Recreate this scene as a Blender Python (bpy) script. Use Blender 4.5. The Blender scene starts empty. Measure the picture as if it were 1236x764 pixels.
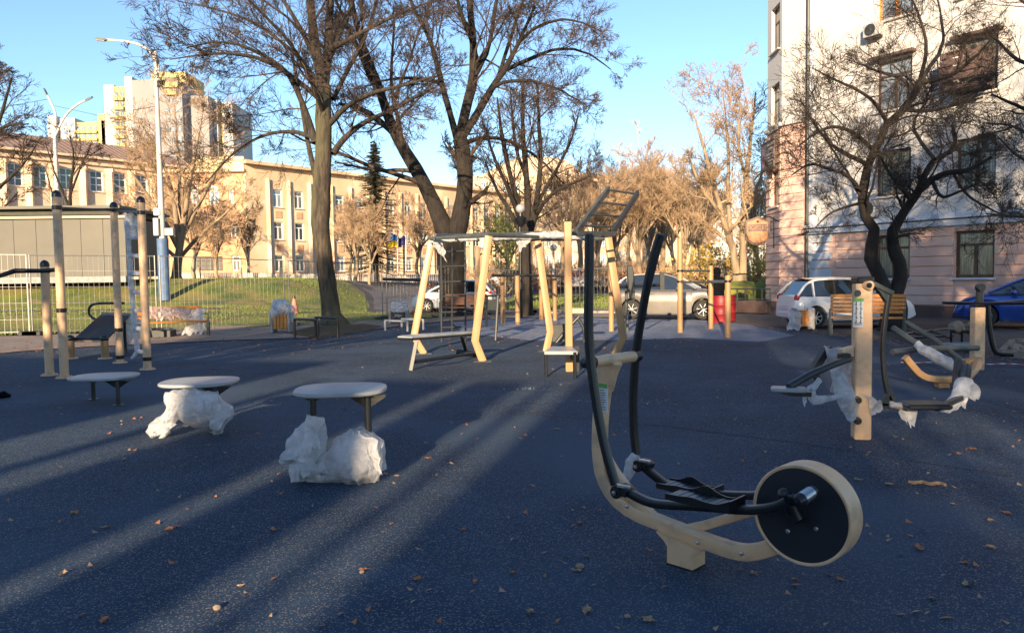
import bpy, math, random
import numpy as np
from mathutils import Vector, Matrix, noise
R=math.radians
sc=bpy.context.scene
# ---------------------------------------------------------------- camera
H=1.6; FPX=900.0; CX,CY=618.0,382.0
pitch=math.atan(47/900); roll=0.014
cF=Vector((0,math.cos(pitch),-math.sin(pitch)))
u0=Vector((0,math.sin(pitch),math.cos(pitch))); r0=Vector((1,0,0))
cR=r0*math.cos(roll)-u0*math.sin(roll); cU=u0*math.cos(roll)+r0*math.sin(roll)
cam=bpy.data.cameras.new('camera'); camo=bpy.data.objects.new('camera',cam); sc.collection.objects.link(camo)
m=Matrix((cR,cU,-cF)).transposed().to_4x4(); m.translation=Vector((0,0,H)); camo.matrix_world=m
cam.lens=FPX/1236*36; cam.sensor_width=36; cam.clip_end=3000; cam.clip_start=0.05
sc.camera=camo
# ---------------------------------------------------------------- sky and sun
SUN_EL=14.5; SUN_AZ=14.0        # light travels towards azimuth 14 deg right of the view
w=bpy.data.worlds.new("World"); sc.world=w; w.use_nodes=True
nt=w.node_tree; bg=nt.nodes['Background']; sky=nt.nodes.new('ShaderNodeTexSky'); sky.sky_type='NISHITA'; sky.sun_disc=False
sky.sun_elevation=R(SUN_EL); sky.sun_rotation=R(180+SUN_AZ); sky.air_density=1.0; sky.dust_density=0.3; sky.ozone_density=3.0; sky.altitude=200
nt.links.new(sky.outputs[0],bg.inputs[0]); bg.inputs[1].default_value=0.115
sl=bpy.data.lights.new('sun','SUN'); sl.energy=5.0; sl.angle=R(0.5); sl.color=(1.0,0.76,0.48)
so=bpy.data.objects.new('sun',sl); sc.collection.objects.link(so)
sd=Vector((math.sin(R(SUN_AZ))*math.cos(R(SUN_EL)),math.cos(R(SUN_AZ))*math.cos(R(SUN_EL)),-math.sin(R(SUN_EL))))
so.rotation_euler=sd.to_track_quat('-Z','Y').to_euler(); so.location=(0,-30,40)
sc.view_settings.view_transform='Standard'; sc.view_settings.look='None'; sc.view_settings.exposure=1.33; sc.view_settings.gamma=1

# ---------------------------------------------------------------- placing helpers (photo pixel -> place in the world)
def ray(px,py):
    v=cF*FPX+cR*(px-CX)+cU*(CY-py); return v/v.y
def D(px,py,Y): return Vector((0,0,H))+ray(px,py)*Y
def G(px,py,z=0.0):
    r=ray(px,py); return Vector((0,0,H))+r*((z-H)/r.z)
def ZA(p,py):            # height above (p.x,p.y) that is seen at row py
    k=(CY-py)/FPX
    a=p[0]*cU.x+p[1]*cU.y-k*(p[0]*cF.x+p[1]*cF.y)
    return H-a/(cU.z-k*cF.z)
def VP(pb,py): return Vector((pb[0],pb[1],ZA(pb,py)))
class Plane:             # vertical plane through o along a
    def __init__(s,o,a):
        s.o=Vector((o[0],o[1],0)); s.a=Vector((a[0],a[1],0)).normalized(); s.n=Vector((-s.a.y,s.a.x,0))
        if s.n.y<0: s.n=-s.n              # n points away from the camera
    def P(s,px,py,w=0.0):
        r=ray(px,py); o=s.o+s.n*w
        t=(o-Vector((0,0,H))).dot(s.n)/r.dot(s.n)
        return Vector((0,0,H))+r*t
    def uz(s,px,py):
        p=s.P(px,py); return (p-s.o).dot(s.a),p.z
    def W(s,u,z,w=0.0): return s.o+s.a*u+s.n*w+Vector((0,0,z))
def S01(x,a,b):
    t=min(1,max(0,(x-a)/(b-a))); return t*t*(3-2*t)
def terr(x,y):
    ml=1-S01(x,-13+0.0*y,-6.5)
    a=S01(y,25.3,28.6)*0.5+S01(y,34.5,40)*1.25
    b=S01(y,36,80)*1.25
    return ml*max(a,b*0)+ (1-ml)*b - 0.35*S01(y,45,70)*ml

# ---------------------------------------------------------------- materials
def mat(name,c1,c2=None,scale=5.0,rough=0.6,metal=0.0,bump=0.0,bscale=None,detail=4.0,lo=0.35,hi=0.65,spec=None,coat=0.0,trans=0.0,voro=None,stretch=None,c3=None,s3=0.5):
    m=bpy.data.materials.new(name); m.use_nodes=True; t=m.node_tree; n=t.nodes; p=n['Principled BSDF']; L=t.links.new
    p.inputs['Roughness'].default_value=rough; p.inputs['Metallic'].default_value=metal
    if spec is not None: p.inputs['Specular IOR Level'].default_value=spec
    if coat: p.inputs['Coat Weight'].default_value=coat; p.inputs['Coat Roughness'].default_value=0.08
    co=n.new('ShaderNodeTexCoord'); src=co.outputs['Object']
    if stretch:
        mp=n.new('ShaderNodeMapping'); mp.inputs['Scale'].default_value=stretch; L(src,mp.inputs[0]); src=mp.outputs[0]
    col=None
    if c2 is None: c2=tuple(x*0.86 for x in c1)
    nz=n.new('ShaderNodeTexNoise'); nz.inputs['Scale'].default_value=scale; nz.inputs['Detail'].default_value=detail; L(src,nz.inputs['Vector'])
    mr=n.new('ShaderNodeMapRange'); mr.inputs[1].default_value=lo; mr.inputs[2].default_value=hi; L(nz.outputs[0],mr.inputs[0])
    mx=n.new('ShaderNodeMix'); mx.data_type='RGBA'; mx.inputs[6].default_value=(*c1,1); mx.inputs[7].default_value=(*c2,1); L(mr.outputs[0],mx.inputs[0]); col=mx.outputs[2]
    if c3:
        n3=n.new('ShaderNodeTexNoise'); n3.inputs['Scale'].default_value=s3; n3.inputs['Detail'].default_value=5; L(src,n3.inputs['Vector'])
        m3=n.new('ShaderNodeMapRange'); m3.inputs[1].default_value=0.48; m3.inputs[2].default_value=0.66; L(n3.outputs[0],m3.inputs[0])
        x3=n.new('ShaderNodeMix'); x3.data_type='RGBA'; x3.inputs[7].default_value=(*c3,1); L(m3.outputs[0],x3.inputs[0]); L(col,x3.inputs[6]); col=x3.outputs[2]
    L(col,p.inputs['Base Color'])
    if bump:
        nb=n.new('ShaderNodeTexNoise'); nb.inputs['Scale'].default_value=bscale or scale*4; nb.inputs['Detail'].default_value=3; L(src,nb.inputs['Vector'])
        b=n.new('ShaderNodeBump'); b.inputs['Strength'].default_value=min(1,bump); b.inputs['Distance'].default_value=0.02; L(nb.outputs[0],b.inputs['Height']); L(b.outputs[0],p.inputs['Normal'])
    return m
def film_mat():
    m=bpy.data.materials.new('plastic_film'); m.use_nodes=True; t=m.node_tree; n=t.nodes; p=n['Principled BSDF']; L=t.links.new
    p.inputs['Base Color'].default_value=(0.74,0.745,0.76,1); p.inputs['Roughness'].default_value=0.32
    tr=n.new('ShaderNodeBsdfTranslucent'); tr.inputs[0].default_value=(0.75,0.77,0.8,1)
    tp=n.new('ShaderNodeBsdfTransparent')
    mx=n.new('ShaderNodeMixShader'); mx.inputs[0].default_value=0.32; L(p.outputs[0],mx.inputs[1]); L(tr.outputs[0],mx.inputs[2])
    co=n.new('ShaderNodeTexCoord'); nz=n.new('ShaderNodeTexNoise'); nz.inputs['Scale'].default_value=9; nz.inputs['Detail'].default_value=6; L(co.outputs['Object'],nz.inputs['Vector'])
    mr=n.new('ShaderNodeMapRange'); mr.inputs[1].default_value=0.3; mr.inputs[2].default_value=0.7; mr.inputs[3].default_value=0.12; mr.inputs[4].default_value=0.6; L(nz.outputs[0],mr.inputs[0])
    m2=n.new('ShaderNodeMixShader'); L(mr.outputs[0],m2.inputs[0]); L(mx.outputs[0],m2.inputs[1]); L(tp.outputs[0],m2.inputs[2]); L(m2.outputs[0],n['Material Output'].inputs[0])
    vz=n.new('ShaderNodeTexNoise'); vz.inputs['Scale'].default_value=7; vz.inputs['Detail'].default_value=5; vz.inputs['Distortion'].default_value=2.5; L(co.outputs['Object'],vz.inputs['Vector'])
    b=n.new('ShaderNodeBump'); b.inputs['Strength'].default_value=0.9; b.inputs['Distance'].default_value=0.05; L(vz.outputs[0],b.inputs['Height']); L(b.outputs[0],p.inputs['Normal'])
    return m
def speckle_mat(name,base,dark,fleck,scale,amount=0.5,rough=0.75,patch=None):
    m=bpy.data.materials.new(name); m.use_nodes=True; t=m.node_tree; n=t.nodes; p=n['Principled BSDF']; L=t.links.new
    co=n.new('ShaderNodeTexCoord'); src=co.outputs['Object']
    def noi(s,d,lo,hi):
        a=n.new('ShaderNodeTexNoise'); a.inputs['Scale'].default_value=s; a.inputs['Detail'].default_value=d; L(src,a.inputs['Vector'])
        b=n.new('ShaderNodeMapRange'); b.inputs[1].default_value=lo; b.inputs[2].default_value=hi; L(a.outputs[0],b.inputs[0]); return a.outputs[0],b.outputs[0]
    def mix(f,a,b):
        x=n.new('ShaderNodeMix'); x.data_type='RGBA'; L(f,x.inputs[0])
        for i,v in ((6,a),(7,b)):
            if isinstance(v,tuple): x.inputs[i].default_value=(*v,1)
            else: L(v,x.inputs[i])
        return x.outputs[2]
    _,f1=noi(0.55,5,0.35,0.7); c=mix(f1,base,dark)
    _,f0=noi(2.3,6,0.45,0.75); c=mix(f0,c,tuple((a+b)/2*0.75 for a,b in zip(base,dark)))
    vo=n.new('ShaderNodeTexVoronoi'); vo.inputs['Scale'].default_value=scale; L(src,vo.inputs['Vector'])
    sp=n.new('ShaderNodeSeparateColor'); L(vo.outputs['Color'],sp.inputs[0])
    mr=n.new('ShaderNodeMapRange'); mr.inputs[1].default_value=1-amount*0.5; mr.inputs[2].default_value=1.0; L(sp.outputs[0],mr.inputs[0])
    c=mix(mr.outputs[0],c,fleck)
    if patch:
        _,f2=noi(0.23,3,0.5,0.62); c=mix(f2,c,patch)
    L(c,p.inputs['Base Color']); p.inputs['Roughness'].default_value=rough; p.inputs['Specular IOR Level'].default_value=0.12
    b=n.new('ShaderNodeBump'); b.inputs['Strength'].default_value=0.9; b.inputs['Distance'].default_value=0.012; L(sp.outputs[1],b.inputs['Height']); L(b.outputs[0],p.inputs['Normal'])
    return m
MT=dict(
 rubber=speckle_mat('dark_blue_rubber',(0.040,0.072,0.120),(0.015,0.034,0.066),(0.26,0.235,0.21),150,0.42,0.75,patch=(0.062,0.092,0.135)),
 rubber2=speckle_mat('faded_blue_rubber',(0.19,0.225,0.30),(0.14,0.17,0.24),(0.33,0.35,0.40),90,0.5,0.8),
 asphalt=speckle_mat('worn_asphalt',(0.11,0.10,0.10),(0.075,0.07,0.072),(0.22,0.20,0.18),70,0.5,0.85),
 asphalt2=speckle_mat('pale_asphalt',(0.17,0.16,0.16),(0.12,0.115,0.12),(0.26,0.25,0.24),50,0.5,0.85),
 pave=speckle_mat('sandy_path',(0.30,0.24,0.20),(0.20,0.165,0.14),(0.4,0.33,0.27),40,0.4,0.9),
 soil=speckle_mat('soil',(0.10,0.075,0.05),(0.07,0.06,0.03),(0.22,0.12,0.06),30,0.5,0.95),
 kerb=mat('kerb_concrete',(0.30,0.28,0.26),(0.2,0.19,0.18),8,0.85,bump=0.3),
 grassbase=mat('turf',(0.17,0.18,0.03),(0.05,0.085,0.018),0.6,0.95,bump=0.8,bscale=30,c3=(0.22,0.16,0.06),s3=0.7),
 blade=mat('grass_blades',(0.21,0.25,0.035),(0.12,0.17,0.03),2,0.8),
 beige=mat('beige_paint',(0.73,0.48,0.285),(0.65,0.42,0.245),3,0.42,bump=0.08,bscale=60,c3=(0.50,0.345,0.22),s3=9),
 yellow=mat('yellow_beige_paint',(0.37,0.215,0.098),(0.33,0.19,0.086),4,0.38,bump=0.05,bscale=60),
 black=mat('black_paint',(0.006,0.007,0.010),(0.010,0.011,0.014),12,0.36,bump=0.06,bscale=90),
 disc=mat('black_disc',(0.010,0.012,0.018),(0.014,0.016,0.022),5,0.5,bump=0.04,bscale=200),
 dgrey=mat('dark_grey_paint',(0.022,0.025,0.027),(0.032,0.035,0.036),6,0.4),
 mgrey=mat('grey_paint',(0.050,0.058,0.056),(0.07,0.078,0.076),6,0.42),
 steel=mat('steel',(0.55,0.56,0.58),(0.45,0.46,0.48),20,0.3,metal=0.9),
 board=mat('grey_board',(0.29,0.31,0.32),(0.23,0.25,0.26),5,0.38,c3=(0.35,0.36,0.36),s3=3,bump=0.1,bscale=50),
 film=film_mat(),
 wood=mat('orange_wood',(0.66,0.27,0.06),(0.48,0.17,0.035),3,0.45,stretch=(1,14,14),bump=0.15,bscale=12),
 darkwood=mat('dark_ply',(0.06,0.035,0.022),(0.035,0.022,0.016),4,0.5,stretch=(2,8,8)),
 conc=mat('concrete',(0.32,0.32,0.31),(0.22,0.22,0.22),6,0.85,bump=0.3),
 bark=mat('bark_dark',(0.026,0.019,0.015),(0.010,0.008,0.007),9,0.92,bump=1.0,bscale=22,stretch=(1,1,0.25)),
 barkg=mat('bark_green_grey',(0.085,0.066,0.046),(0.025,0.020,0.015),11,0.92,bump=1.0,bscale=26,stretch=(1,1,0.2),c3=(0.085,0.08,0.04),s3=1.5),
 twig=mat('twig_dark',(0.040,0.028,0.022),(0.024,0.018,0.015),3,0.85),
 twigb=mat('twig_brown',(0.072,0.046,0.034),(0.045,0.031,0.024),1.2,0.85),
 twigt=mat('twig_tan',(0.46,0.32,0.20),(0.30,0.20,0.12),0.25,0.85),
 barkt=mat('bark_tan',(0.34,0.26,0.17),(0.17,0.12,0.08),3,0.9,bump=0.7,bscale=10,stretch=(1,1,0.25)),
 spruce=mat('spruce_needles',(0.055,0.065,0.042),(0.085,0.08,0.05),2,0.8),
 pink=mat('pink_plaster',(0.64,0.42,0.35),(0.58,0.375,0.31),1.2,0.85,bump=0.15,bscale=14,c3=(0.66,0.47,0.40),s3=0.9),
 white=mat('white_plaster',(0.56,0.545,0.535),(0.49,0.475,0.47),0.8,0.85,bump=0.15,bscale=12,c3=(0.52,0.49,0.47),s3=0.35),
 bwhite=mat('pale_blue_plaster',(0.52,0.56,0.64),(0.45,0.49,0.57),0.9,0.85,bump=0.12,bscale=14),
 plinth=mat('brown_plinth',(0.11,0.065,0.055),(0.075,0.048,0.042),2,0.8,bump=0.4),
 brown=mat('brown_frame',(0.085,0.045,0.028),(0.06,0.032,0.02),8,0.5),
 oframe=mat('orange_frame',(0.55,0.24,0.07),(0.45,0.19,0.05),8,0.5),
 wframe=mat('white_frame',(0.75,0.75,0.73),(0.65,0.65,0.63),8,0.5),
 glass=mat('window_glass',(0.030,0.038,0.045),(0.045,0.05,0.05),1.5,0.06,spec=0.9),
 glassc=mat('curtained_glass',(0.20,0.20,0.17),(0.045,0.05,0.04),2.2,0.12,stretch=(7,7,0.5),spec=0.8),
 glassg=mat('green_glass',(0.04,0.11,0.075),(0.06,0.15,0.10),1.5,0.1,spec=0.9),
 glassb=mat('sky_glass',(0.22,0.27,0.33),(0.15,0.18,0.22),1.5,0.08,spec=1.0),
 cream=mat('cream_plaster',(0.66,0.50,0.36),(0.56,0.42,0.30),0.5,0.85,c3=(0.60,0.40,0.27),s3=0.3),
 orange=mat('orange_plaster',(0.66,0.46,0.29),(0.56,0.375,0.23),0.4,0.85,c3=(0.72,0.55,0.37),s3=0.25),
 obrick=mat('orange_brick',(0.54,0.30,0.17),(0.47,0.255,0.14),1.5,0.9,c3=(0.58,0.36,0.22),s3=0.5),
 lemon=mat('yellow_plaster',(0.74,0.61,0.36),(0.68,0.55,0.32),0.4,0.85),
 roof=mat('brown_roof',(0.24,0.165,0.13),(0.18,0.12,0.10),2,0.8,stretch=(1,1,6)),
 tower=mat('tower_white',(0.50,0.48,0.45),(0.45,0.43,0.40),0.1,0.8),
 towerg=mat('tower_grey',(0.27,0.25,0.25),(0.23,0.215,0.22),0.1,0.8),
 towery=mat('tower_yellow',(0.52,0.41,0.18),(0.47,0.37,0.16),0.1,0.8),
 olive=mat('olive_sheet',(0.115,0.105,0.085),(0.08,0.074,0.06),0.35,0.6,c3=(0.1,0.095,0.08),s3=0.45),
 dgreen=mat('dark_green',(0.035,0.04,0.028),(0.05,0.05,0.035),3,0.7),
 galv=mat('galvanised',(0.22,0.22,0.21),(0.16,0.16,0.16),15,0.42,metal=0.5),
 wfence=mat('white_fence_bar',(0.5,0.49,0.45),(0.42,0.41,0.38),8,0.5),
 pole=mat('lamp_pole',(0.56,0.54,0.50),(0.46,0.44,0.41),3,0.6),
 bluep=mat('blue_paint',(0.06,0.12,0.24),(0.10,0.16,0.28),4,0.6),
 globe=mat('white_globe',(0.30,0.30,0.33),(0.27,0.27,0.30),3,0.3),
 carwhite=mat('white_car_paint',(0.74,0.73,0.72),(0.70,0.69,0.68),2,0.28,coat=0.8),
 carblue=mat('blue_car_paint',(0.010,0.055,0.30),(0.009,0.047,0.26),2,0.25,metal=0.3,coat=1.0),
 carsilver=mat('silver_car_paint',(0.17,0.155,0.14),(0.14,0.13,0.12),2,0.33,metal=0.5,coat=0.8),
 cardark=mat('black_plastic',(0.02,0.02,0.022),(0.03,0.03,0.03),10,0.5),
 carglass=mat('car_glass',(0.012,0.016,0.022),(0.02,0.025,0.03),2,0.04,spec=1.0),
 lampglass=mat('headlamp',(0.55,0.58,0.6),(0.4,0.42,0.45),30,0.1,spec=1.0,metal=0.3),
 redlamp=mat('tail_lamp',(0.45,0.02,0.02),(0.3,0.01,0.01),20,0.15),
 rim=mat('alloy',(0.55,0.55,0.56),(0.45,0.45,0.46),10,0.35,metal=0.7),
 tyre=mat('tyre',(0.016,0.016,0.016),(0.026,0.025,0.024),20,0.85),
 red=mat('red_drum_paint',(0.24,0.010,0.016),(0.17,0.008,0.012),5,0.5),
 cloth=mat('black_cloth',(0.0035,0.004,0.006),(0.006,0.006,0.009),8,0.9,bump=0.4,spec=0.05),
 jeans=mat('dark_trousers',(0.02,0.024,0.035),(0.03,0.033,0.04),8,0.9),
 skin=mat('skin',(0.5,0.3,0.21),(0.45,0.26,0.18),6,0.55),
 acw=mat('ac_shell',(0.38,0.37,0.36),(0.3,0.3,0.29),6,0.5),
 wscreen=mat('windscreen_painted_sky',(0.05,0.17,0.36),(0.07,0.22,0.42),2,0.08,spec=1.0),  # blue base colour stands in for the sky reflected in the glass
 bwood=mat('brown_bench_wood',(0.15,0.065,0.035),(0.10,0.045,0.025),3,0.6,stretch=(1,14,14)),
 barkm=mat('bark_brown_grey_shaded',(0.055,0.042,0.032),(0.018,0.014,0.011),11,0.92,bump=1.0,bscale=26,stretch=(1,1,0.25)),  # darker bark for the upper limbs, their shade put into the colour
 leafg=mat('golden_leaf',(0.50,0.33,0.06),(0.36,0.25,0.05),3,0.8),
 leafo=mat('dry_leaf_orange',(0.42,0.17,0.06),(0.3,0.11,0.04),12,0.7),
 leafp=mat('dry_leaf_pale',(0.38,0.25,0.14),(0.26,0.17,0.10),12,0.7),
 signo=mat('amber_sign',(0.34,0.105,0.004),(0.26,0.075,0.003),7,0.4),
 signd=mat('sign_brown',(0.09,0.03,0.018),(0.06,0.02,0.012),7,0.5),
 signb=mat('sign_board',(0.13,0.095,0.09),(0.10,0.075,0.075),4,0.5),
 sticker=mat('sticker_white',(0.66,0.68,0.70),(0.6,0.62,0.65),30,0.3),
 stickg=mat('sticker_green',(0.15,0.42,0.10),(0.12,0.36,0.08),30,0.3),
 ink=mat('ink',(0.05,0.06,0.08),(0.08,0.09,0.1),30,0.5),
 flagb=mat('flag_blue',(0.02,0.17,0.50),(0.02,0.14,0.44),4,0.8), flagy=mat('flag_yellow',(0.80,0.58,0.02),(0.7,0.5,0.02),4,0.8),
 flagv=mat('flag_violet',(0.12,0.11,0.38),(0.1,0.09,0.3),4,0.8),
 cone=mat('faded_red',(0.55,0.20,0.15),(0.45,0.15,0.11),6,0.6),
 rubble=mat('rubble',(0.34,0.25,0.18),(0.22,0.16,0.12),9,0.95,bump=0.8),
 tapered=mat('tape_red',(0.6,0.05,0.04),(0.5,0.04,0.03),6,0.4), tapewhite=mat('tape_white',(0.75,0.74,0.72),(0.68,0.67,0.65),6,0.4),
)

# ---------------------------------------------------------------- mesh builders
class MB:
    def __init__(s): s.v=[]; s.f=[]
    def add(s,vs,fs):
        k=len(s.v); s.v+= [tuple(v) for v in vs]; s.f+=[tuple(i+k for i in f) for f in fs]; return s
    def box(s,c,size,ax=None,ay=None,bev=0.0):
        c=Vector(c); ax=Vector(ax).normalized() if ax is not None else Vector((1,0,0))
        if ay is None: az=Vector((0,0,1)); ay=az.cross(ax).normalized()
        else: ay=Vector(ay).normalized()
        az=ax.cross(ay).normalized(); hx,hy,hz=[q/2 for q in size]
        if bev<=0:
            vs=[c+ax*i*hx+ay*j*hy+az*k*hz for k in(-1,1) for j in(-1,1) for i in(-1,1)]
            s.add(vs,[(0,2,3,1),(4,5,7,6),(0,1,5,4),(2,6,7,3),(0,4,6,2),(1,3,7,5)]); return s
        prof=[(-hx+bev,-hy),(hx-bev,-hy),(hx,-hy+bev),(hx,hy-bev),(hx-bev,hy),(-hx+bev,hy),(-hx,hy-bev),(-hx,-hy+bev)]
        vs=[];sh=bev/max(hx,hy)
        for z,k in((-hz,1-bev/min(hx,hy)),(-hz+bev,1),(hz-bev,1),(hz,1-bev/min(hx,hy))):
            vs+=[c+ax*p[0]*k+ay*p[1]*k+az*z for p in prof]
        fs=[tuple(range(7,-1,-1)),tuple(range(24,32))]
        for r in range(3): fs+=[(r*8+i,r*8+(i+1)%8,r*8+8+(i+1)%8,r*8+8+i) for i in range(8)]
        s.add(vs,fs); return s
    def bar(s,p0,p1,w,h,up=(0,0,1),bev=0.0):
        p0=Vector(p0);p1=Vector(p1); ax=(p1-p0); L=ax.length; ax/=L; up=Vector(up)
        if abs(ax.dot(up))>0.98: up=Vector((0,1,0)) if abs(ax.y)<0.9 else Vector((1,0,0))
        ay=up.cross(ax).normalized()
        s.box((p0+p1)/2,(L,w,h),ax,ay,bev); return s
    def sweep(s,pts,prof,up=(0,0,1),scales=None,caps=True):
        pts=[Vector(p) for p in pts]; n=len(prof); vs=[]; up=Vector(up)
        for i,p in enumerate(pts):
            t=(pts[min(i+1,len(pts)-1)]-pts[max(i-1,0)]).normalized()
            a=up.cross(t)
            if a.length<1e-3: a=Vector((1,0,0)).cross(t)
            a.normalize(); b=t.cross(a)
            k=1.0
            if 0<i<len(pts)-1:
                t1=(pts[i]-pts[i-1]).normalized(); t2=(pts[i+1]-pts[i]).normalized(); k=1/max(0.6,math.sqrt((1+t1.dot(t2))/2))
            q=scales[i] if scales else 1
            vs+=[p+a*x*q+b*y*q*k for x,y in prof]
        fs=[]
        for i in range(len(pts)-1):
            fs+=[(i*n+j,i*n+(j+1)%n,(i+1)*n+(j+1)%n,(i+1)*n+j) for j in range(n)]
        if caps: fs+=[tuple(range(n-1,-1,-1)),tuple(range((len(pts)-1)*n,len(pts)*n))]
        s.add(vs,fs); return s
    def tube(s,pts,r,n=10,caps=True,up=(0.13,0.07,1)):
        rs=r if isinstance(r,(list,tuple)) else [r]*len(pts)
        prof=[(math.cos(2*math.pi*j/n),math.sin(2*math.pi*j/n)) for j in range(n)]
        return s.sweep(pts,prof,up,scales=rs,caps=caps)
    def lathe(s,c,axis,prof,n=24,cap=True):       # prof: (radius, along axis)
        c=Vector(c); ax=Vector(axis).normalized(); a=ax.orthogonal().normalized(); b=ax.cross(a); vs=[];fs=[]
        for r,h in prof: vs+=[c+ax*h+(a*math.cos(2*math.pi*j/n)+b*math.sin(2*math.pi*j/n))*r for j in range(n)]
        for i in range(len(prof)-1): fs+=[(i*n+j,i*n+(j+1)%n,(i+1)*n+(j+1)%n,(i+1)*n+j) for j in range(n)]
        if cap and prof[0][0]>1e-6: fs.append(tuple(range(n-1,-1,-1)))
        if cap and prof[-1][0]>1e-6: fs.append(tuple(range((len(prof)-1)*n,len(prof)*n)))
        s.add(vs,fs); return s
    def prism(s,poly,o,ax,ay,th):        # poly in (ax,ay) plane, extruded +-th/2 along normal
        o=Vector(o); ax=Vector(ax).normalized(); ay=Vector(ay).normalized(); nn=ax.cross(ay).normalized(); n=len(poly)
        vs=[o+ax*x+ay*y+nn*k*th/2 for k in(-1,1) for x,y in poly]
        fs=[tuple(range(n-1,-1,-1)),tuple(range(n,2*n))]+[(i,(i+1)%n,n+(i+1)%n,n+i) for i in range(n)]
        s.add(vs,fs); return s
    def sphere(s,c,r,n=14,m=9,sq=(1,1,1)):
        c=Vector(c); vs=[c+Vector((0,0,-r*sq[2]))];fs=[]
        for i in range(1,m):
            th=math.pi*i/m-math.pi/2
            vs+=[c+Vector((math.cos(th)*math.cos(2*math.pi*j/n)*r*sq[0],math.cos(th)*math.sin(2*math.pi*j/n)*r*sq[1],math.sin(th)*r*sq[2])) for j in range(n)]
        vs.append(c+Vector((0,0,r*sq[2])))
        for j in range(n): fs.append((0,1+(j+1)%n,1+j))
        for i in range(m-2): fs+=[(1+i*n+j,1+i*n+(j+1)%n,1+(i+1)*n+(j+1)%n,1+(i+1)*n+j) for j in range(n)]
        k=len(vs)-1; o=1+(m-2)*n
        for j in range(n): fs.append((o+j,o+(j+1)%n,k))
        s.add(vs,fs); return s
def rr(w,h,r=0.012,k=2):                 # rounded rectangle profile
    out=[]
    for cx,cy,a0 in((w/2-r,h/2-r,0),(-w/2+r,h/2-r,90),(-w/2+r,-h/2+r,180),(w/2-r,-h/2+r,270)):
        for i in range(k+1):
            a=R(a0+90*i/k); out.append((cx+r*math.cos(a),cy+r*math.sin(a)))
    return out
def smooth_path(pts,it=2):
    pts=[Vector(p) for p in pts]
    for _ in range(it):
        q=[pts[0]]
        for a,b in zip(pts,pts[1:]): q+=[a*0.75+b*0.25,a*0.25+b*0.75]
        q.append(pts[-1]); pts=q
    return pts
def np_mesh(name,V,F):
    me=bpy.data.meshes.new(name); V=np.asarray(V,dtype=np.float32); F=np.asarray(F,dtype=np.int32); k=F.shape[1]
    me.vertices.add(len(V)); me.vertices.foreach_set('co',V.ravel()); me.loops.add(F.size); me.loops.foreach_set('vertex_index',F.ravel())
    me.polygons.add(len(F)); me.polygons.foreach_set('loop_start',np.arange(0,F.size,k,dtype=np.int32)); me.polygons.foreach_set('use_smooth',np.ones(len(F),dtype=bool))
    me.update(calc_edges=True); return me
def mkmesh(mb,name,mt,off=Vector((0,0,0)),smooth=True,ang=38):
    me=bpy.data.meshes.new(name); me.from_pydata([(v[0]-off.x,v[1]-off.y,v[2]-off.z) for v in mb.v],[],mb.f)
    if smooth and mb.f:
        me.polygons.foreach_set('use_smooth',[True]*len(me.polygons)); me.set_sharp_from_angle(angle=R(ang))
    me.update()
    me.materials.append(MT[mt] if isinstance(mt,str) else mt); return me
def link(o,parent=None):
    sc.collection.objects.link(o)
    if parent: o.parent=parent
    return o
class Thing:
    def __init__(s,name,label,cat,loc,group=None,rz=0.0):
        s.o=bpy.data.objects.new(name,None); s.o.empty_display_size=0.1; s.loc=Vector(loc); s.o.location=s.loc; s.o.rotation_euler=(0,0,rz)
        s.o['label']=label; s.o['category']=cat
        if group: s.o['group']=group
        link(s.o)
    def part(s,name,mb,mt,parent=None,label=None,stuff=False,smooth=True,ang=38,local=False):
        me=mkmesh(mb,name,mt,Vector((0,0,0)) if local else s.loc,smooth,ang); o=link(bpy.data.objects.new(name,me),parent or s.o)
        if label: o['label']=label
        if stuff: o['kind']='stuff'
        return o
    def inst(s,name,me,M,parent=None,label=None):    # part from shared mesh; M in world space (unrotated root)
        o=link(bpy.data.objects.new(name,me),parent or s.o)
        o.matrix_local=Matrix.Translation(-s.loc)@M if parent is None else M
        if label: o['label']=label
        return o
def single(name,mb,mt,label,cat,loc,group=None,smooth=True,ang=38):
    loc=Vector(loc); me=mkmesh(mb,name,mt,loc,smooth,ang); o=link(bpy.data.objects.new(name,me)); o.location=loc; o['label']=label; o['category']=cat
    if group:o['group']=group
    return o
def struct(name,mb,mt,kind='structure',smooth=False):
    me=mkmesh(mb,name,mt,smooth=smooth); o=link(bpy.data.objects.new(name,me)); o['kind']=kind; return o
def copy_tree(o,parent=None,loc=None,rz=None,scale=None,label=None,group=None):
    c=o.copy(); sc.collection.objects.link(c)
    if parent is not None: c.parent=parent
    if loc is not None: c.location=loc
    if rz is not None: c.rotation_euler=(0,0,rz)
    if scale is not None: c.scale=(scale,)*3 if not isinstance(scale,tuple) else scale
    if label: c['label']=label
    if group: c['group']=group
    for ch in list(KIDS.get(o.name,())): copy_tree(ch,c)
    return c
KIDS={}
def index_kids():
    KIDS.clear()
    for o in bpy.data.objects:
        if o.parent: KIDS.setdefault(o.parent.name,[]).append(o)
def crumple(mb,amp=0.02,sc1=9,seed=0,fine=0.4):
    vs=[]; amp*=0.55; fine*=0.5
    for v in mb.v:
        p=Vector(v)+Vector((seed*3.1,seed*1.7,seed)); d=noise.noise_vector(p*sc1)*amp
        d2=noise.noise_vector(p*sc1*3.1)*amp*fine
        r=(abs(noise.noise(p*sc1*1.3))**0.5)*amp*1.5
        vs.append(tuple(Vector(v)+d+d2+Vector((0,0,-r*0.5))))
    mb.v=vs; return mb
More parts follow.
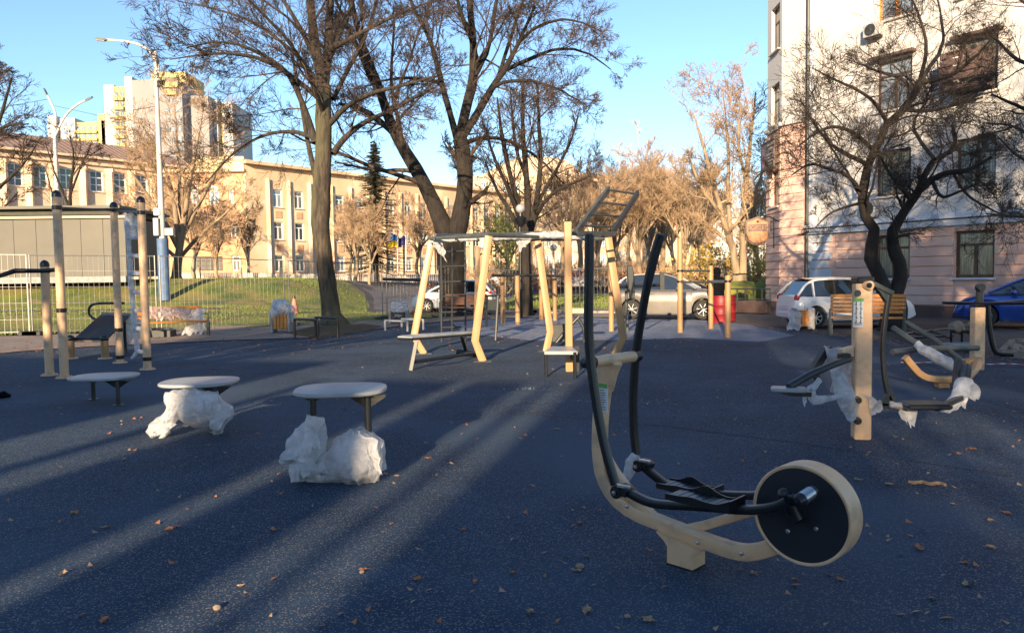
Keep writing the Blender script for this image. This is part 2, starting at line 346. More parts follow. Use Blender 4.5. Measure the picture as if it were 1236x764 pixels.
def resample(pts,rs,n):
    pts=[Vector(p) for p in pts]; L=[0]
    for a,b in zip(pts,pts[1:]): L.append(L[-1]+(b-a).length)
    out=[];ro=[]
    for i in range(n):
        t=L[-1]*i/(n-1); k=0
        while k<len(L)-2 and L[k+1]<t: k+=1
        f=(t-L[k])/max(1e-9,L[k+1]-L[k]); f=min(1,max(0,f)); out.append(pts[k].lerp(pts[k+1],f)); ro.append(rs[k]*(1-f)+rs[k+1]*f)
    return out,ro
def wrapmb(pts,rs,n=34,sides=26,amp=0.03,seed=1,flat=1.0):
    P,Q=resample(smooth_path(pts,0),rs,n); mb=MB()
    Q=[q*(1+0.14*noise.noise(Vector((i*6.0/n,seed*5.0,0)))) for i,q in enumerate(Q)]
    mb.tube(P,Q,sides); crumple(mb,amp,7,seed,0.55); return mb
def sheetmb(P00,P10,P11,P01,n=10,m=10,amp=0.03,seed=2,rag=0.15):
    P00,P10,P11,P01=map(Vector,(P00,P10,P11,P01)); mb=MB(); vs=[]
    for j in range(m+1):
        for i in range(n+1):
            u=i/n; v=j/m; v2=v*(1-rag*abs(noise.noise(Vector((i*0.9,seed*2.3,0))))*2)
            p=(P00*(1-u)+P10*u)*(1-v2)+(P01*(1-u)+P11*u)*v2
            vs.append(p+noise.noise_vector(p*11+Vector((seed,0,0)))*amp)
    mb.add(vs,[(j*(n+1)+i,j*(n+1)+i+1,(j+1)*(n+1)+i+1,(j+1)*(n+1)+i) for j in range(m) for i in range(n)]); return mb
# ================================================================ TREES (vectorised growth)
def norm(a): return a/np.maximum(np.linalg.norm(a,axis=-1,keepdims=True),1e-9)
def np_tubes(P,Rr,sides):
    N,K,_=P.shape; T=np.empty_like(P); T[:,1:-1]=P[:,2:]-P[:,:-2]; T[:,0]=P[:,1]-P[:,0]; T[:,-1]=P[:,-1]-P[:,-2]; T=norm(T)
    ref=np.zeros_like(T); ref[...,0]=0.31; ref[...,1]=0.87; ref[...,2]=0.12
    A=norm(np.cross(T,ref)); B=np.cross(T,A); ang=np.arange(sides)*2*np.pi/sides
    V=P[:,:,None,:]+Rr[:,:,None,None]*(A[:,:,None,:]*np.cos(ang)[None,None,:,None]+B[:,:,None,:]*np.sin(ang)[None,None,:,None])
    idx=np.arange(N*K*sides).reshape(N,K,sides); nx=np.roll(idx,-1,axis=2)
    F=np.stack([idx[:,:-1],nx[:,:-1],nx[:,1:],idx[:,1:]],axis=-1).reshape(-1,4)
    return V.reshape(-1,3),F
def grow(rng,P,Rr,n,ratio,ang,up,K,wig,tmin=0.15,rk=0.46,rmin=0.004,lens=None,droop=0.0,lmin=0.0,outc=None):
    N,Kp,_=P.shape; L=np.linalg.norm(P[:,1:]-P[:,:-1],axis=-1).sum(1) if lens is None else lens
    par=np.repeat(np.arange(N),n); M=len(par); t=tmin+(1-tmin)*rng.random(M)**0.8; f=t*(Kp-1); k=np.minimum(f.astype(int),Kp-2); fr=(f-k)[:,None]
    p0=P[par,k]*(1-fr)+P[par,k+1]*fr; r0=(Rr[par,k]*(1-fr[:,0])+Rr[par,k+1]*fr[:,0])
    tan=norm(P[par,k+1]-P[par,k]); rv=norm(rng.normal(size=(M,3))); perp=norm(rv-(rv*tan).sum(-1,keepdims=True)*tan)
    a=np.radians(np.clip(rng.normal(ang,ang*0.3,M),12,110))[:,None]; d=norm(tan*np.cos(a)+perp*np.sin(a)+np.array([0,0,up]))
    ln=np.maximum(L[par]*ratio*(1.15-0.65*t)*rng.uniform(0.6,1.25,M),lmin); C=np.empty((M,K,3)); C[:,0]=p0; step=(ln/(K-1))[:,None]
    for i in range(1,K):
        d=norm(d+rng.normal(size=(M,3))*wig+np.array([0,0,up*0.35-droop*i/K])); C[:,i]=C[:,i-1]+d*step
    rs=np.maximum(r0*rk*rng.uniform(0.55,1.0,M),rmin); tp=np.linspace(1,0.3,K)[None,:]
    return C,np.maximum(rs[:,None]*tp,rmin*0.75),ln
def limbs_from(Y,limbs,K=14):       # limbs: list of [(px,py,dY,width_px),...]
    Ps=[];Rs=[]
    for lb in limbs:
        pts=[D(a[0],a[1],Y+a[2]) for a in lb]; rs=[a[3]/2*(Y+a[2])/FPX for a in lb]
        pts=smooth_path(pts,1); r2=[rs[0]]
        for a,b in zip(rs,rs[1:]): r2+=[a*0.75+b*0.25,a*0.25+b*0.75]
        r2.append(rs[-1]); P,Q=resample(pts,r2,K); Ps.append([tuple(p) for p in P]); Rs.append(Q)
    return np.array(Ps),np.array(Rs)
def build_tree(name,label,base,trunk_lv,crown_lv,mtrunk,mcrown,group=None,cat='tree'):
    T=Thing(name,label,cat,base,group); off=np.array(base)
    for nm,lvs,mt in((('trunk',trunk_lv[:1],mtrunk),('limb',trunk_lv[1:],'barkm'),('crown',crown_lv,mcrown)) if mtrunk=='barkg' else (('trunk',trunk_lv,mtrunk),('crown',crown_lv,mcrown))):
        Vs=[];Fs=[];k=0
        for P,Q,sd in lvs:
            V,F=np_tubes(P,Q,sd); Vs.append(V-off); Fs.append(F+k); k+=len(V)
        if not Vs: continue
        V=np.concatenate(Vs)
        if nm=='trunk':
            V=V+np.array([tuple(noise.noise_vector(Vector(v)*2.2)*0.035+noise.noise_vector(Vector((v[0]*7,v[1]*7,v[2]*1.6)))*0.018) for v in V])
        me=np_mesh(nm,V,np.concatenate(Fs)); me.materials.append(MT[mt]); o=link(bpy.data.objects.new(nm,me),T.o)
    return T
def levels(rng,P,Q,spec,rmin):
    out=[]
    cur=(P,Q,None)
    for s in spec:
        C=grow(rng,cur[0],cur[1],rmin=rmin,lens=None,**{k:v for k,v in s.items() if k!='sides'}); out.append((C[0],C[1],s.get('sides',3))); cur=C
    return out
# ================================================================ GROUND
def ground_sheet():
    xs=np.concatenate([np.linspace(-900,-60,12)[:-1],np.arange(-60,60,1.5),np.linspace(60,900,12)]); ys=np.concatenate([np.linspace(-200,-4,8)[:-1],np.arange(-4,110,1.5),np.linspace(110,1800,14)])
    V=[(x,y,terr(x,y)-0.03) for y in ys for x in xs]; n=len(xs)
    F=[(j*n+i,j*n+i+1,(j+1)*n+i+1,(j+1)*n+i) for j in range(len(ys)-1) for i in range(n-1)]
    me=np_mesh('ground',V,F); me.materials.append(MT['asphalt']); o=link(bpy.data.objects.new('ground',me)); o['kind']='structure'
ground_sheet()
def drape(name,poly,lift,mt,step=1.0,thick=0.0):    # sheet following the terrain inside a polygon (x,y)
    import bmesh
    bm=bmesh.new(); vs=[bm.verts.new((p[0],p[1],0)) for p in poly]; bm.faces.new(vs)
    xs=[p[0] for p in poly]; ys=[p[1] for p in poly]
    x=min(xs)+step
    while x<max(xs): bmesh.ops.bisect_plane(bm,geom=bm.verts[:]+bm.edges[:]+bm.faces[:],plane_co=(x,0,0),plane_no=(1,0,0)); x+=step
    y=min(ys)+step
    while y<max(ys): bmesh.ops.bisect_plane(bm,geom=bm.verts[:]+bm.edges[:]+bm.faces[:],plane_co=(0,y,0),plane_no=(0,1,0)); y+=step
    for v in bm.verts: v.co.z=terr(v.co.x,v.co.y)+lift
    bmesh.ops.recalc_face_normals(bm,faces=bm.faces)
    if bm.faces and sum(f.normal.z for f in bm.faces)<0: bmesh.ops.reverse_faces(bm,faces=bm.faces)
    me=bpy.data.meshes.new(name); bm.to_mesh(me); bm.free(); me.polygons.foreach_set('use_smooth',[True]*len(me.polygons)); me.materials.append(MT[mt])
    o=link(bpy.data.objects.new(name,me)); o['kind']='structure'; return o
def gp(*pts): return [(G(a,b).x,G(a,b).y) for a,b in pts]
# dark rubber court: edges read from the photograph, out beyond the frame on both sides
court=[(-30,-8),(30,-8),(22,6.0)]+gp((1200,432),(1075,410),(905,392),(860,386.5),(700,383),(600,384),(505,391),(470,396),(380,408),(260,412),(130,418),(60,422),(0,427))+[(-30,15.0)]
drape('playground_surface',court,0.0,'rubber',6)
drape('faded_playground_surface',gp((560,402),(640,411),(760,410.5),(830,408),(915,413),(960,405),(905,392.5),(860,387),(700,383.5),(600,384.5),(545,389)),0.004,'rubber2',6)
# sandy path along the court, kerb and lawn
drape('path',[(-40,22.5),(-40,16.2)]+gp((0,426),(60,421),(130,417),(260,411),(380,407),(470,395),(505,390),(600,383.5),(700,382.6),(740,383))+[(4.5,33.5),(-3,31.5),(-9,26.6),(-20,23.6)],0.012-0.012,'pave',3)
drape('lawn',[(-70,20.2),(-24,21.6),(-16,23.2),(-9.5,25.6),(-4.5,29),(-2.6,31.2),(-2.8,33.2),(-7,36),(-9,46),(-16,62),(-75,62)],0.0,'grassbase',1.2)
drape('road',[(-6.6,36),(-2.4,34.6),(30,34.6),(60,44),(60,52),(8,50),(-6,62),(-20,76),(-40,86),(-45,80),(-16,62.5),(-8.8,47)],-0.012,'asphalt2',3)
drape('far_lawn',[(3,36.5),(9.5,35.5),(26,36.5),(40,44),(40,54),(0.5,52),(-1.5,38)],0.02,'grassbase',2)
drape('trodden_path',[(-34,29.2),(-20,30),(-12,30.8),(-12,31.7),(-20,31.2),(-34,30.6)],0.02,'pave',1.2)
drape('soil_patch',gp((500,371),(560,371),(575,378),(530,383),(495,380)),0.02,'soil',2)
drape('tree_pit_soil',gp((345,402),(380,394),(440,391),(462,394),(440,401),(380,408)),0.012,'soil',2)
# street on the right between court and pink house
def kerb(name,pts,h=0.12,wd=0.15):
    T=None; mb=MB()
    for a,b in zip(pts,pts[1:]):
        a=Vector((a[0],a[1],terr(*a)+h/2-0.02)); b=Vector((b[0],b[1],terr(*b)+h/2-0.02)); n=max(1,int((b-a).length/1.0))
        for i in range(n):
            p=a.lerp(b,i/n); q=a.lerp(b,(i+1)/n-0.012/ max(0.5,(b-a).length)*1.0); mb.bar(p,q,wd,h,bev=0.015)
    struct(name,mb,'kerb')
kerb('kerb',[(1.2,32.6),(5.0,32.4),(9.5,33)])
# leaf and grass litter
rng=np.random.default_rng(5)
def tri_scatter(name,N,region,size,mt,tall,seed,kind='stuff'):
    rg=np.random.default_rng(seed); V=[];F=[];k=0;c=0
    while c<N:
        x,y=region(rg)
        if x is None: continue
        z=terr(x,y); a=rg.uniform(0,6.28); s=size*rg.uniform(0.6,1.4)
        if tall: V+=[(x-math.cos(a)*s*0.14,y-math.sin(a)*s*0.14,z-0.01),(x+math.cos(a)*s*0.14,y+math.sin(a)*s*0.14,z-0.01),(x+rg.normal()*s*0.3,y+rg.normal()*s*0.3,z+s)]
        else: V+=[(x,y,z+0.006),(x+math.cos(a)*s,y+math.sin(a)*s,z+0.012+0.2*s),(x+math.cos(a+0.9)*s*0.8,y+math.sin(a+0.9)*s*0.8,z+0.008)]
        F.append((k,k+1,k+2)); k+=3;c+=1
    me=np_mesh(name,V,F); me.materials.append(MT[mt]); o=link(bpy.data.objects.new(name,me)); o['kind']=kind; return o
def inpoly(x,y,poly):
    c=False;j=len(poly)-1
    for i in range(len(poly)):
        if (poly[i][1]>y)!=(poly[j][1]>y) and x<(poly[j][0]-poly[i][0])*(y-poly[i][1])/(poly[j][1]-poly[i][1])+poly[i][0]: c=not c
        j=i
    return c
LAWN=[(-40,20.9),(-24,21.7),(-16,23.3),(-9.5,25.7),(-4.5,29.1),(-2.7,31.2),(-2.8,33.1),(-7,36),(-8,42),(-12,52),(-40,52)]
def lawn_r(rg):
    y=rg.uniform(20.5,44) if rg.random()<0.85 else rg.uniform(40,52); x=rg.uniform(-36,-2.5)
    if inpoly(x,y,LAWN) and not (x<-12 and 29.4<y<31.4): return x,y
    return None,None
tri_scatter('grass',70000,lawn_r,0.055,'blade',True,3)
FL=[(3,36.5),(9.5,35.5),(26,36.5),(30,50),(0.5,51),(-1.5,38)]
def fl_r(rg):
    x=rg.uniform(-2,28); y=rg.uniform(35.5,50); return (x,y) if inpoly(x,y,FL) else (None,None)
tri_scatter('far_grass',14000,fl_r,0.13,'blade',True,4)
def litter_r(rg):
    y=3+22*rg.random()**1.2; x=rg.uniform(-0.75,0.85)*y; 
    if x<0 and rg.random()<0.35: return None,None
    return x,y
tri_scatter('leaf_litter',620,litter_r,0.035,'leafp',False,6)
tri_scatter('leaf_litter',420,litter_r,0.045,'leafo',False,7)
def lawn_leaf(rg):
    x,y=lawn_r(rg); return x,y
tri_scatter('leaf_litter',1500,lawn_leaf,0.11,'leafo',False,8)
def path_leaf(rg):
    y=rg.uniform(16,34); x=rg.uniform(-22,5); return (x,y) if not inpoly(x,y,LAWN) and y>-0.55*x+11 else (None,None)
def drift_r(rg):
    a,b=((G(0,424),G(130,416)),(G(130,416),G(380,407)),(G(380,407),G(505,391)),(G(905,394),G(1075,412)),(G(1075,412),G(1236,436)))[rg.integers(5)]; t=rg.random(); p=a.lerp(b,t); k=0.10*p.y if p.y>9 else 0.35; return p.x+rg.normal()*0.25,p.y+rg.normal()*k*0.4
tri_scatter('leaf_litter',850,drift_r,0.042,'leafo',False,19)
tri_scatter('leaf_litter',500,drift_r,0.03,'leafp',False,20)
tri_scatter('leaf_litter',900,path_leaf,0.06,'leafo',False,9)

# ================================================================ FACADES
def facade_mesh(W,L,z0,z1,wins,depth,reveal=0.22,holes=True):
    mb=MB(); us=sorted({0.0,L}|{a for w_ in wins for a in w_[:2]}); zs=sorted({z0,z1}|{a for w_ in wins for a in w_[2:4]})
    for i in range(len(us)-1):
        for j in range(len(zs)-1):
            uc=(us[i]+us[i+1])/2; zc=(zs[j]+zs[j+1])/2
            if any(a<uc<b and c<zc<d for a,b,c,d in wins): continue
            mb.add([W.W(us[i],zs[j]),W.W(us[i+1],zs[j]),W.W(us[i+1],zs[j+1]),W.W(us[i],zs[j+1])],[(0,1,2,3)])
    for a,b,c,d in wins:
        q=[(a,c),(b,c),(b,d),(a,d)]
        for k in range(4):
            p,r_=q[k],q[(k+1)%4]
            mb.add([W.W(p[0],p[1]),W.W(r_[0],r_[1]),W.W(r_[0],r_[1],reveal),W.W(p[0],p[1],reveal)],[(0,3,2,1)])
    mb.add([W.W(0,z0),W.W(0,z0,depth),W.W(0,z1,depth),W.W(0,z1)],[(0,1,2,3)])
    mb.add([W.W(L,z0),W.W(L,z0,depth),W.W(L,z1,depth),W.W(L,z1)],[(3,2,1,0)])
    mb.add([W.W(0,z0,depth),W.W(L,z0,depth),W.W(L,z1,depth),W.W(0,z1,depth)],[(3,2,1,0)])
    mb.add([W.W(0,z1),W.W(L,z1),W.W(L,z1,depth),W.W(0,z1,depth)],[(0,1,2,3)])
    return mb
WCACHE={}
def window(T,W,u0,u1,z0,z1,frame='wframe',glass='glass',fw=0.07,rev=0.22,mull=1,trans=0.3,sill=None,cross=False):
    w_=round(u1-u0,2); h=round(z1-z0,2); key=(w_,h,frame,glass,fw,mull,trans,sill,cross)
    if key not in WCACHE:
        f=MB(); X=(1,0,0); e=fw
        f.box((0,0,h/2-e/2),(w_,0.06,e)); f.box((0,0,-h/2+e/2),(w_,0.06,e)); f.box((-w_/2+e/2,0,0),(e,0.06,h-2*e)); f.box((w_/2-e/2,0,0),(e,0.06,h-2*e))
        zt=h/2-h*trans
        if trans: f.box((0,0,zt),(w_-2*e,0.055,e*0.9))
        for i in range(mull):
            x=-w_/2+w_*(i+1)/(mull+1)
            if trans: f.box((x,0,(zt-e*0.45-h/2+e)/2),(e*1.1,0.05,(zt-e*0.45+h/2-e)))
            else: f.box((x,0,0),(e*1.1,0.05,h-2*e))
            if cross and trans: f.box((x,0,(h/2-e+zt+e*.45)/2),(e*0.7,0.045,h/2-e-zt-e*.45))
        if cross: f.box((0,0,-h/2+(h*(1-trans))/2),(w_-2*e,0.04,e*0.5))
        g=MB(); g.box((0,0.012,0),(w_-0.02,0.012,h-0.02))
        s_=MB()
        if sill: s_.box((0,-0.16,-h/2-0.05),(w_+0.2,0.28,0.07),bev=0.01)
        WCACHE[key]=(mkmesh(f,'window',frame,smooth=False),mkmesh(g,'pane',glass,smooth=False),mkmesh(s_,'sill',sill,smooth=False) if sill else None)
    a,b,c=WCACHE[key]
    M=Matrix((( W.a.x,W.n.x,0,0),(W.a.y,W.n.y,0,0),(0,0,1,0),(0,0,0,1))); 
    M.translation=W.W((u0+u1)/2,(z0+z1)/2,rev-0.05)
    o=T.inst('window',a,M); T.inst('pane',b,Matrix.Identity(4),o)
    if c: T.inst('sill',c,Matrix.Identity(4),o)
    return o
def wpx(W,x0,x1,y0,y1,ref=None):
    xm=(x0+x1)/2; ym=(y0+y1)/2
    return (W.uz(x0,ym)[0],W.uz(x1,ym)[0],W.uz(xm,y1)[1],W.uz(xm,y0)[1])

# ---------------------------------------------------------------- pink house at the right
PW=Plane((14.9,27.2),(0.559,-0.829)); uL=PW.uz(945,330)[0]; PW.o=PW.W(uL,0)
base=PW.W(4,0); TP=Thing('apartment_house','tall pink and white plastered house at the street corner behind the white and blue cars','house',base)
def pz(px,py): return PW.uz(px,py)[1]
zc0,zc1=pz(1110,275),pz(1110,265)    # cornice over the ground floor
LW=16.0; ZT=16.5
uP=PW.uz(975,330)[0]
winA=[wpx(PW,1056,1098,279,337),wpx(PW,1152,1200,278,335)]
zb0,zb1=winA[1][2],winA[1][3]; winA=[(a,b,zb0,zb1) for a,b,_,_ in winA]; du=winA[1][0]-winA[0][0]
winA.append((winA[1][0]+du,winA[1][1]+du,zb0,zb1)); winA.append((winA[1][0]+2*du,winA[1][1]+2*du,zb0,zb1))
rows=[]
rA=[wpx(PW,1056,1098,181,236),wpx(PW,1057,1098,72,132),wpx(PW,1058,1099,-42,22)]
ups=[]
for r_ in rA:
    for k in range(4): ups.append((winA[k][0],winA[k][1],r_[2],r_[3]))
z_split=zc1
low=facade_mesh(PW,LW,-0.05,zc0,[w_ for w_ in winA],9.0)
TP.part('wall',low,'pink',smooth=False)
zq=zc0+0.30
up=facade_mesh(PW,LW,zq,ZT,ups,9.0); TP.part('wall',up,'white',smooth=False)
mb=MB(); mb.bar(PW.W(uP,zc0+0.10,-0.10),PW.W(LW,zc0+0.10,-0.10),0.24,0.2); mb.bar(PW.W(uP,zq+0.0,-0.16),PW.W(LW,zq+0.0,-0.16),0.36,0.10); mb.bar(PW.W(uP,zq+0.10,-0.06),PW.W(LW,zq+0.10,-0.06),0.16,0.09)
mb.bar(PW.W(uP,(zc0+zq)/2,0.1),PW.W(LW,(zc0+zq)/2,0.1),0.22,0.5)
TP.part('cornice',mb,'bwhite',smooth=False)
# ground-floor courses between the windows, recessed joints
NC=8; ztop=zc0-0.02; zpl=pz(1110,368.5); ch=(ztop-zpl)/NC
blk=[(PW.uz(1009,320)[0],winA[0][0]-0.03)]+[(winA[k][1]+0.03,winA[k+1][0]-0.03) for k in range(3)]
for i in range(NC):
    za=zpl+i*ch+0.022; zb=zpl+(i+1)*ch-0.022
    for (a,b) in blk: TP.part('course_block',MB().bar(PW.W(a,(za+zb)/2,-0.02),PW.W(b,(za+zb)/2,-0.02),0.07,zb-za,bev=0.012),'pink',smooth=False)
    if zb<zb0-0.2:
        for wv in winA[:3]: TP.part('course_block',MB().bar(PW.W(wv[0]-0.028,(za+zb)/2,-0.021),PW.W(wv[1]+0.028,(za+zb)/2,-0.021),0.07,zb-za,bev=0.012),'pink',smooth=False)
    qe=PW.uz(1004 if i%2 else 1000,320)[0]
    TP.part('quoin',MB().bar(PW.W(uP+0.16,(za+zb)/2,-0.035),PW.W(qe,(za+zb)/2,-0.035),0.10,zb-za,bev=0.012),'bwhite',smooth=False)
TP.part('plinth',MB().bar(PW.W(uP,zpl/2-0.03,-0.04),PW.W(LW,zpl/2-0.03,-0.04),0.2,zpl+0.05),'plinth',smooth=False)
for k,wv in enumerate(winA[:3]): window(TP,PW,*wv,frame='brown',glass='glassc',fw=0.10,sill='bwhite',trans=0.3)
for k,wv in enumerate(ups[:11]):
    fr='oframe' if k in(8,9,10) else 'brown'
    window(TP,PW,*wv,frame=fr,glass='glassb' if k in(4,8,9) else 'glassc',fw=0.09,sill='white',trans=0.3)
# hood slabs and balcony at second floor
for k in (4,5): TP.part('hood',MB().bar(PW.W(ups[k][0]-0.15,ups[k][3]+0.12,-0.15),PW.W(ups[k][1]+0.15,ups[k][3]+0.12,-0.15),0.32,0.10),'plinth',smooth=False)
bu0,bu1,bz0,bz1=wpx(PW,1150,1201,44,108)
mb=MB(); mb.bar(PW.W(bu0,bz0,-0.45),PW.W(bu1,bz0,-0.45),0.9,0.12); TP.part('balcony_floor',mb,'plinth',smooth=False)
mb=MB()
for z in (bz0+0.35,bz0+0.6,bz0+0.85,bz0+1.1): mb.bar(PW.W(bu0,z,-0.88),PW.W(bu1,z,-0.88),0.03,0.2); mb.bar(PW.W(bu0+.02,z,-0.87),PW.W(bu0+.02,z,-0.02),0.03,0.2); mb.bar(PW.W(bu1-.02,z,-0.87),PW.W(bu1-.02,z,-0.02),0.03,0.2)
TP.part('balcony_panel',mb,'plinth',smooth=False)
# facade strip: projecting corner block with chamfer
uC0,uC1=-0.0,PW.uz(973,330)[0]
zk=PW.uz(950,150)[1]
CB=Plane(PW.W(0,0,-0.14),PW.a)
cn=(math.sin(R(1.5)),math.cos(R(1.5)))
CH=Plane(CB.o,cn); CHL=1.9
CH.n=Vector((CH.a.y,-CH.a.x,0))       # inward (to the right)
def chz(px,py): return CH.uz(px,py)
def chw(x0,x1,y0,y1): 
    a=CH.uz(x0,(y0+y1)/2)[0]; b=CH.uz(x1,(y0+y1)/2)[0]; xm=(x0+x1)/2; return (min(a,b),max(a,b),CH.uz(xm,y1)[1],CH.uz(xm,y0)[1])
cw=[chw(931,943.5,205,249),chw(931,943.5,101,156),chw(930,943,8,62)]
cw=[(0.28,1.35,c_[2],c_[3]) for c_ in cw]
def face(pl,L,z0,z1,wins,mt,nm='wall',flip=False,depth=0.3):
    mb=MB(); us=sorted({0.0,L}|{a for w_ in wins for a in w_[:2]}); zs=sorted({z0,z1}|{a for w_ in wins for a in w_[2:4]})
    for i in range(len(us)-1):
        for j in range(len(zs)-1):
            uc=(us[i]+us[i+1])/2; zc=(zs[j]+zs[j+1])/2
            if any(a<uc<b and c<zc<d for a,b,c,d in wins): continue
            mb.add([pl.W(us[i],zs[j]),pl.W(us[i+1],zs[j]),pl.W(us[i+1],zs[j+1]),pl.W(us[i],zs[j+1])],[(0,1,2,3)])
    for a,b,c,d in wins:
        q=[(a,c),(b,c),(b,d),(a,d)]
        for k in range(4):
            p,r_=q[k],q[(k+1)%4]; mb.add([pl.W(*p),pl.W(*r_),pl.W(*r_,0.22),pl.W(*p,0.22)],[(0,3,2,1)])
    return TP.part(nm,mb,mt,smooth=False)
wl=[w_ for w_ in cw if w_[3]<zk]; wh=[w_ for w_ in cw if w_[2]>zk-0.5]
face(CH,CHL,-0.05,zk,wl,'pink'); face(CH,CHL,zk,ZT,wh,'white')
face(CB,uC1,-0.05,zk,[],'pink'); face(CB,uC1,zk,ZT,[],'white')
mb=MB(); e=CH.W(CHL,0); b_=PW.a; nn=PW.n
q=[e,e+nn*8+b_*(-0.0),]; mb.add([e,e+nn*8,e+nn*8+Vector((0,0,ZT)),e+Vector((0,0,ZT))],[(0,1,2,3)]); TP.part('side_wall',mb,'white',smooth=False)
for wv in cw: window(TP,CH,*wv,frame='brown',glass='glassc',fw=0.07,sill='white',trans=0.33,mull=1)
mb=MB(); mb.bar(CB.W(-0.06,zk,-0.03),CB.W(uC1,zk,-0.03),0.2,0.16); mb.bar(CH.W(-0.06,zk+0.002,-0.03),CH.W(CHL+.1,zk+0.002,-0.03),0.2,0.16); TP.part('cornice',mb,'white',smooth=False)
NC2=int((zk-zpl)/ch); 
for i in range(NC2):
    za=zpl+i*ch+0.022; zb=zpl+(i+1)*ch-0.022; zc=(za+zb)/2
    TP.part('course_block',MB().bar(CB.W(0.02,zc,-0.02),CB.W(uC1-0.04,zc,-0.02),0.07,zb-za,bev=0.012),'pink',smooth=False)
    hit=[w_ for w_ in cw if w_[2]-0.1<zc<w_[3]+0.1]
    segs=[(0.02,CHL)] if not hit else [(0.02,hit[0][0]-0.03),(hit[0][1]+0.03,CHL)]
    for a,b in segs: TP.part('course_block',MB().bar(CH.W(a,zc,-0.02),CH.W(b,zc,-0.02),0.07,zb-za,bev=0.012),'pink',smooth=False)
mb=MB(); mb.bar(CB.W(0,zpl/2-0.03,-0.05),CB.W(uC1,zpl/2-0.03,-0.05),0.22,zpl+0.05); mb.bar(CH.W(-0.1,zpl/2-0.031,-0.05),CH.W(CHL+.35,zpl/2-0.031,-0.05),0.22,zpl+0.04); TP.part('plinth',mb,'plinth',smooth=False)
# downpipe, roof edge
mb=MB(); x=PW.uz(977,300)[0]; mb.tube([PW.W(x,0.3,-0.18),PW.W(x,6,-0.18),PW.W(x,ZT,-0.18)],0.06,10); TP.part('downpipe',mb,'mgrey')
mb=MB(); mb.bar(PW.W(uC1+0.0,ZT/2,-0.02),PW.W(x+0.16,ZT/2,-0.02),0.12,ZT); TP.part('pilaster',mb,'bwhite',smooth=False)
ez=CH.uz(930,1)[1]+0.5
mb=MB(); mb.bar(PW.W(-0.5,ZT+0.1,-0.2),PW.W(LW,ZT+0.1,-0.2),1.4,0.3); TP.part('eaves',mb,'white',smooth=False)
# air conditioners
for (x0,x1,y0,y1) in ((1046,1062,243,263),(1048,1068,30,46)):
    a,b,c,d=wpx(PW,x0,x1,y0,y1); mb=MB().box(PW.W((a+b)/2,(c+d)/2,-0.22),(b-a,0.3,d-c),PW.a,bev=0.015); o=TP.part('air_conditioner',mb,'acw',smooth=False)
    g=MB(); cc=PW.W((a+b)/2-0.05,(c+d)/2,-0.375); g.lathe(cc,-PW.n,[(0.0,0.012),(0.05,0.012),(0.06,0.004),((d-c)*0.4,0.004),((d-c)*0.42,0.016),((d-c)*0.44,0.0)],20); TP.part('grille',g,'dgrey',o)
    g=MB(); g.bar(PW.W(a+.05,c-0.03,-0.2),PW.W(b-.05,c-0.03,-0.2),0.3,0.03); TP.part('bracket',g,'black',o,smooth=False)
# window box rug: curtain of dry ivy under first floor window left as plain wall
# board sign on the chamfer
su=(0.12,1.9); sz0=CH.uz(934,205)[1]; sz1=CH.uz(934,172)[1]
SG=Thing('sign_board','grey brown board sign with a ring mark high on the house corner','sign',CH.W(0.9,sz0,-0.22))
SG.part('panel',MB().bar(CH.W(su[0],(sz0+sz1)/2,-0.26),CH.W(su[1],(sz0+sz1)/2,-0.26),0.08,sz1-sz0,bev=0.01),'signb',smooth=False)
mb=MB(); 
for z in (sz0,sz1): mb.bar(CH.W(su[0]-.03,z,-0.27),CH.W(su[1]+.03,z,-0.27),0.12,0.06)
SG.part('frame',mb,'brown',smooth=False)
mb=MB(); hh=sz1-sz0
el=[(0.17*math.cos(t)*(1-0.35*math.sin(t)) ,0.36*hh*math.sin(t)) for t in np.linspace(0,2*math.pi,20,endpoint=False)]
# ring shaped emblem
inn=[(x*0.62,y*0.68) for x,y in el]; o_=CH.W(1.45,(sz0+sz1)/2-0.05,-0.31)
mb.add([o_+CH.a*x+Vector((0,0,y)) for x,y in el+inn],[(i,(i+1)%20,20+(i+1)%20,20+i) for i in range(20)]); SG.part('emblem',mb,'redlamp',smooth=False)
mb=MB()
for i,(l,z) in enumerate(((0.75,0.36),(0.55,0.2),(0.7,0.02),(0.6,-0.1),(0.7,-0.22),(0.5,-0.34))): mb.bar(CH.W(0.25,(sz0+sz1)/2+z*hh,-0.308),CH.W(0.25+l,(sz0+sz1)/2+z*hh,-0.308),0.01,0.05 if i>1 else 0.09)
SG.part('lettering',mb,'white',smooth=False)
# amber pub sign on a bracket
def font_obj(txt,size,M,mt,name,parent,extr=0.003,align='CENTER',sx=1.0):
    cu=bpy.data.curves.new(name,'FONT'); cu.body=txt; cu.size=size; cu.extrude=extr; cu.align_x=align; cu.align_y='CENTER'; cu.space_character=1.0
    tmp=bpy.data.objects.new('t',cu); sc.collection.objects.link(tmp); bpy.context.view_layer.update()
    me=bpy.data.meshes.new_from_object(tmp); bpy.data.objects.remove(tmp); me.materials.clear(); me.materials.append(MT[mt])
    o=link(bpy.data.objects.new(name,me),parent); o.matrix_local=M; o.scale=(sx,1,1) if sx!=1 else o.scale; return o
ys=28.2; c0=D(914,279,ys); wsg=24.5/FPX*ys; hsg=31/FPX*ys
SN=Thing('hanging_sign','amber shield shaped pub sign with dark lettering hanging from the house corner','sign',c0)
poly=[(-0.5,-0.25),(-0.42,-0.36),(-0.2,-0.47),(0,-0.5),(0.2,-0.47),(0.42,-0.36),(0.5,-0.25),(0.5,0.36),(0.25,0.42),(0,0.5),(-0.25,0.42),(-0.5,0.36)]
ax=Vector((math.cos(R(-12)),math.sin(R(-12)),0)); zz=Vector((0,0,1)); nn_=ax.cross(zz)
if nn_.y>0: nn_=-nn_
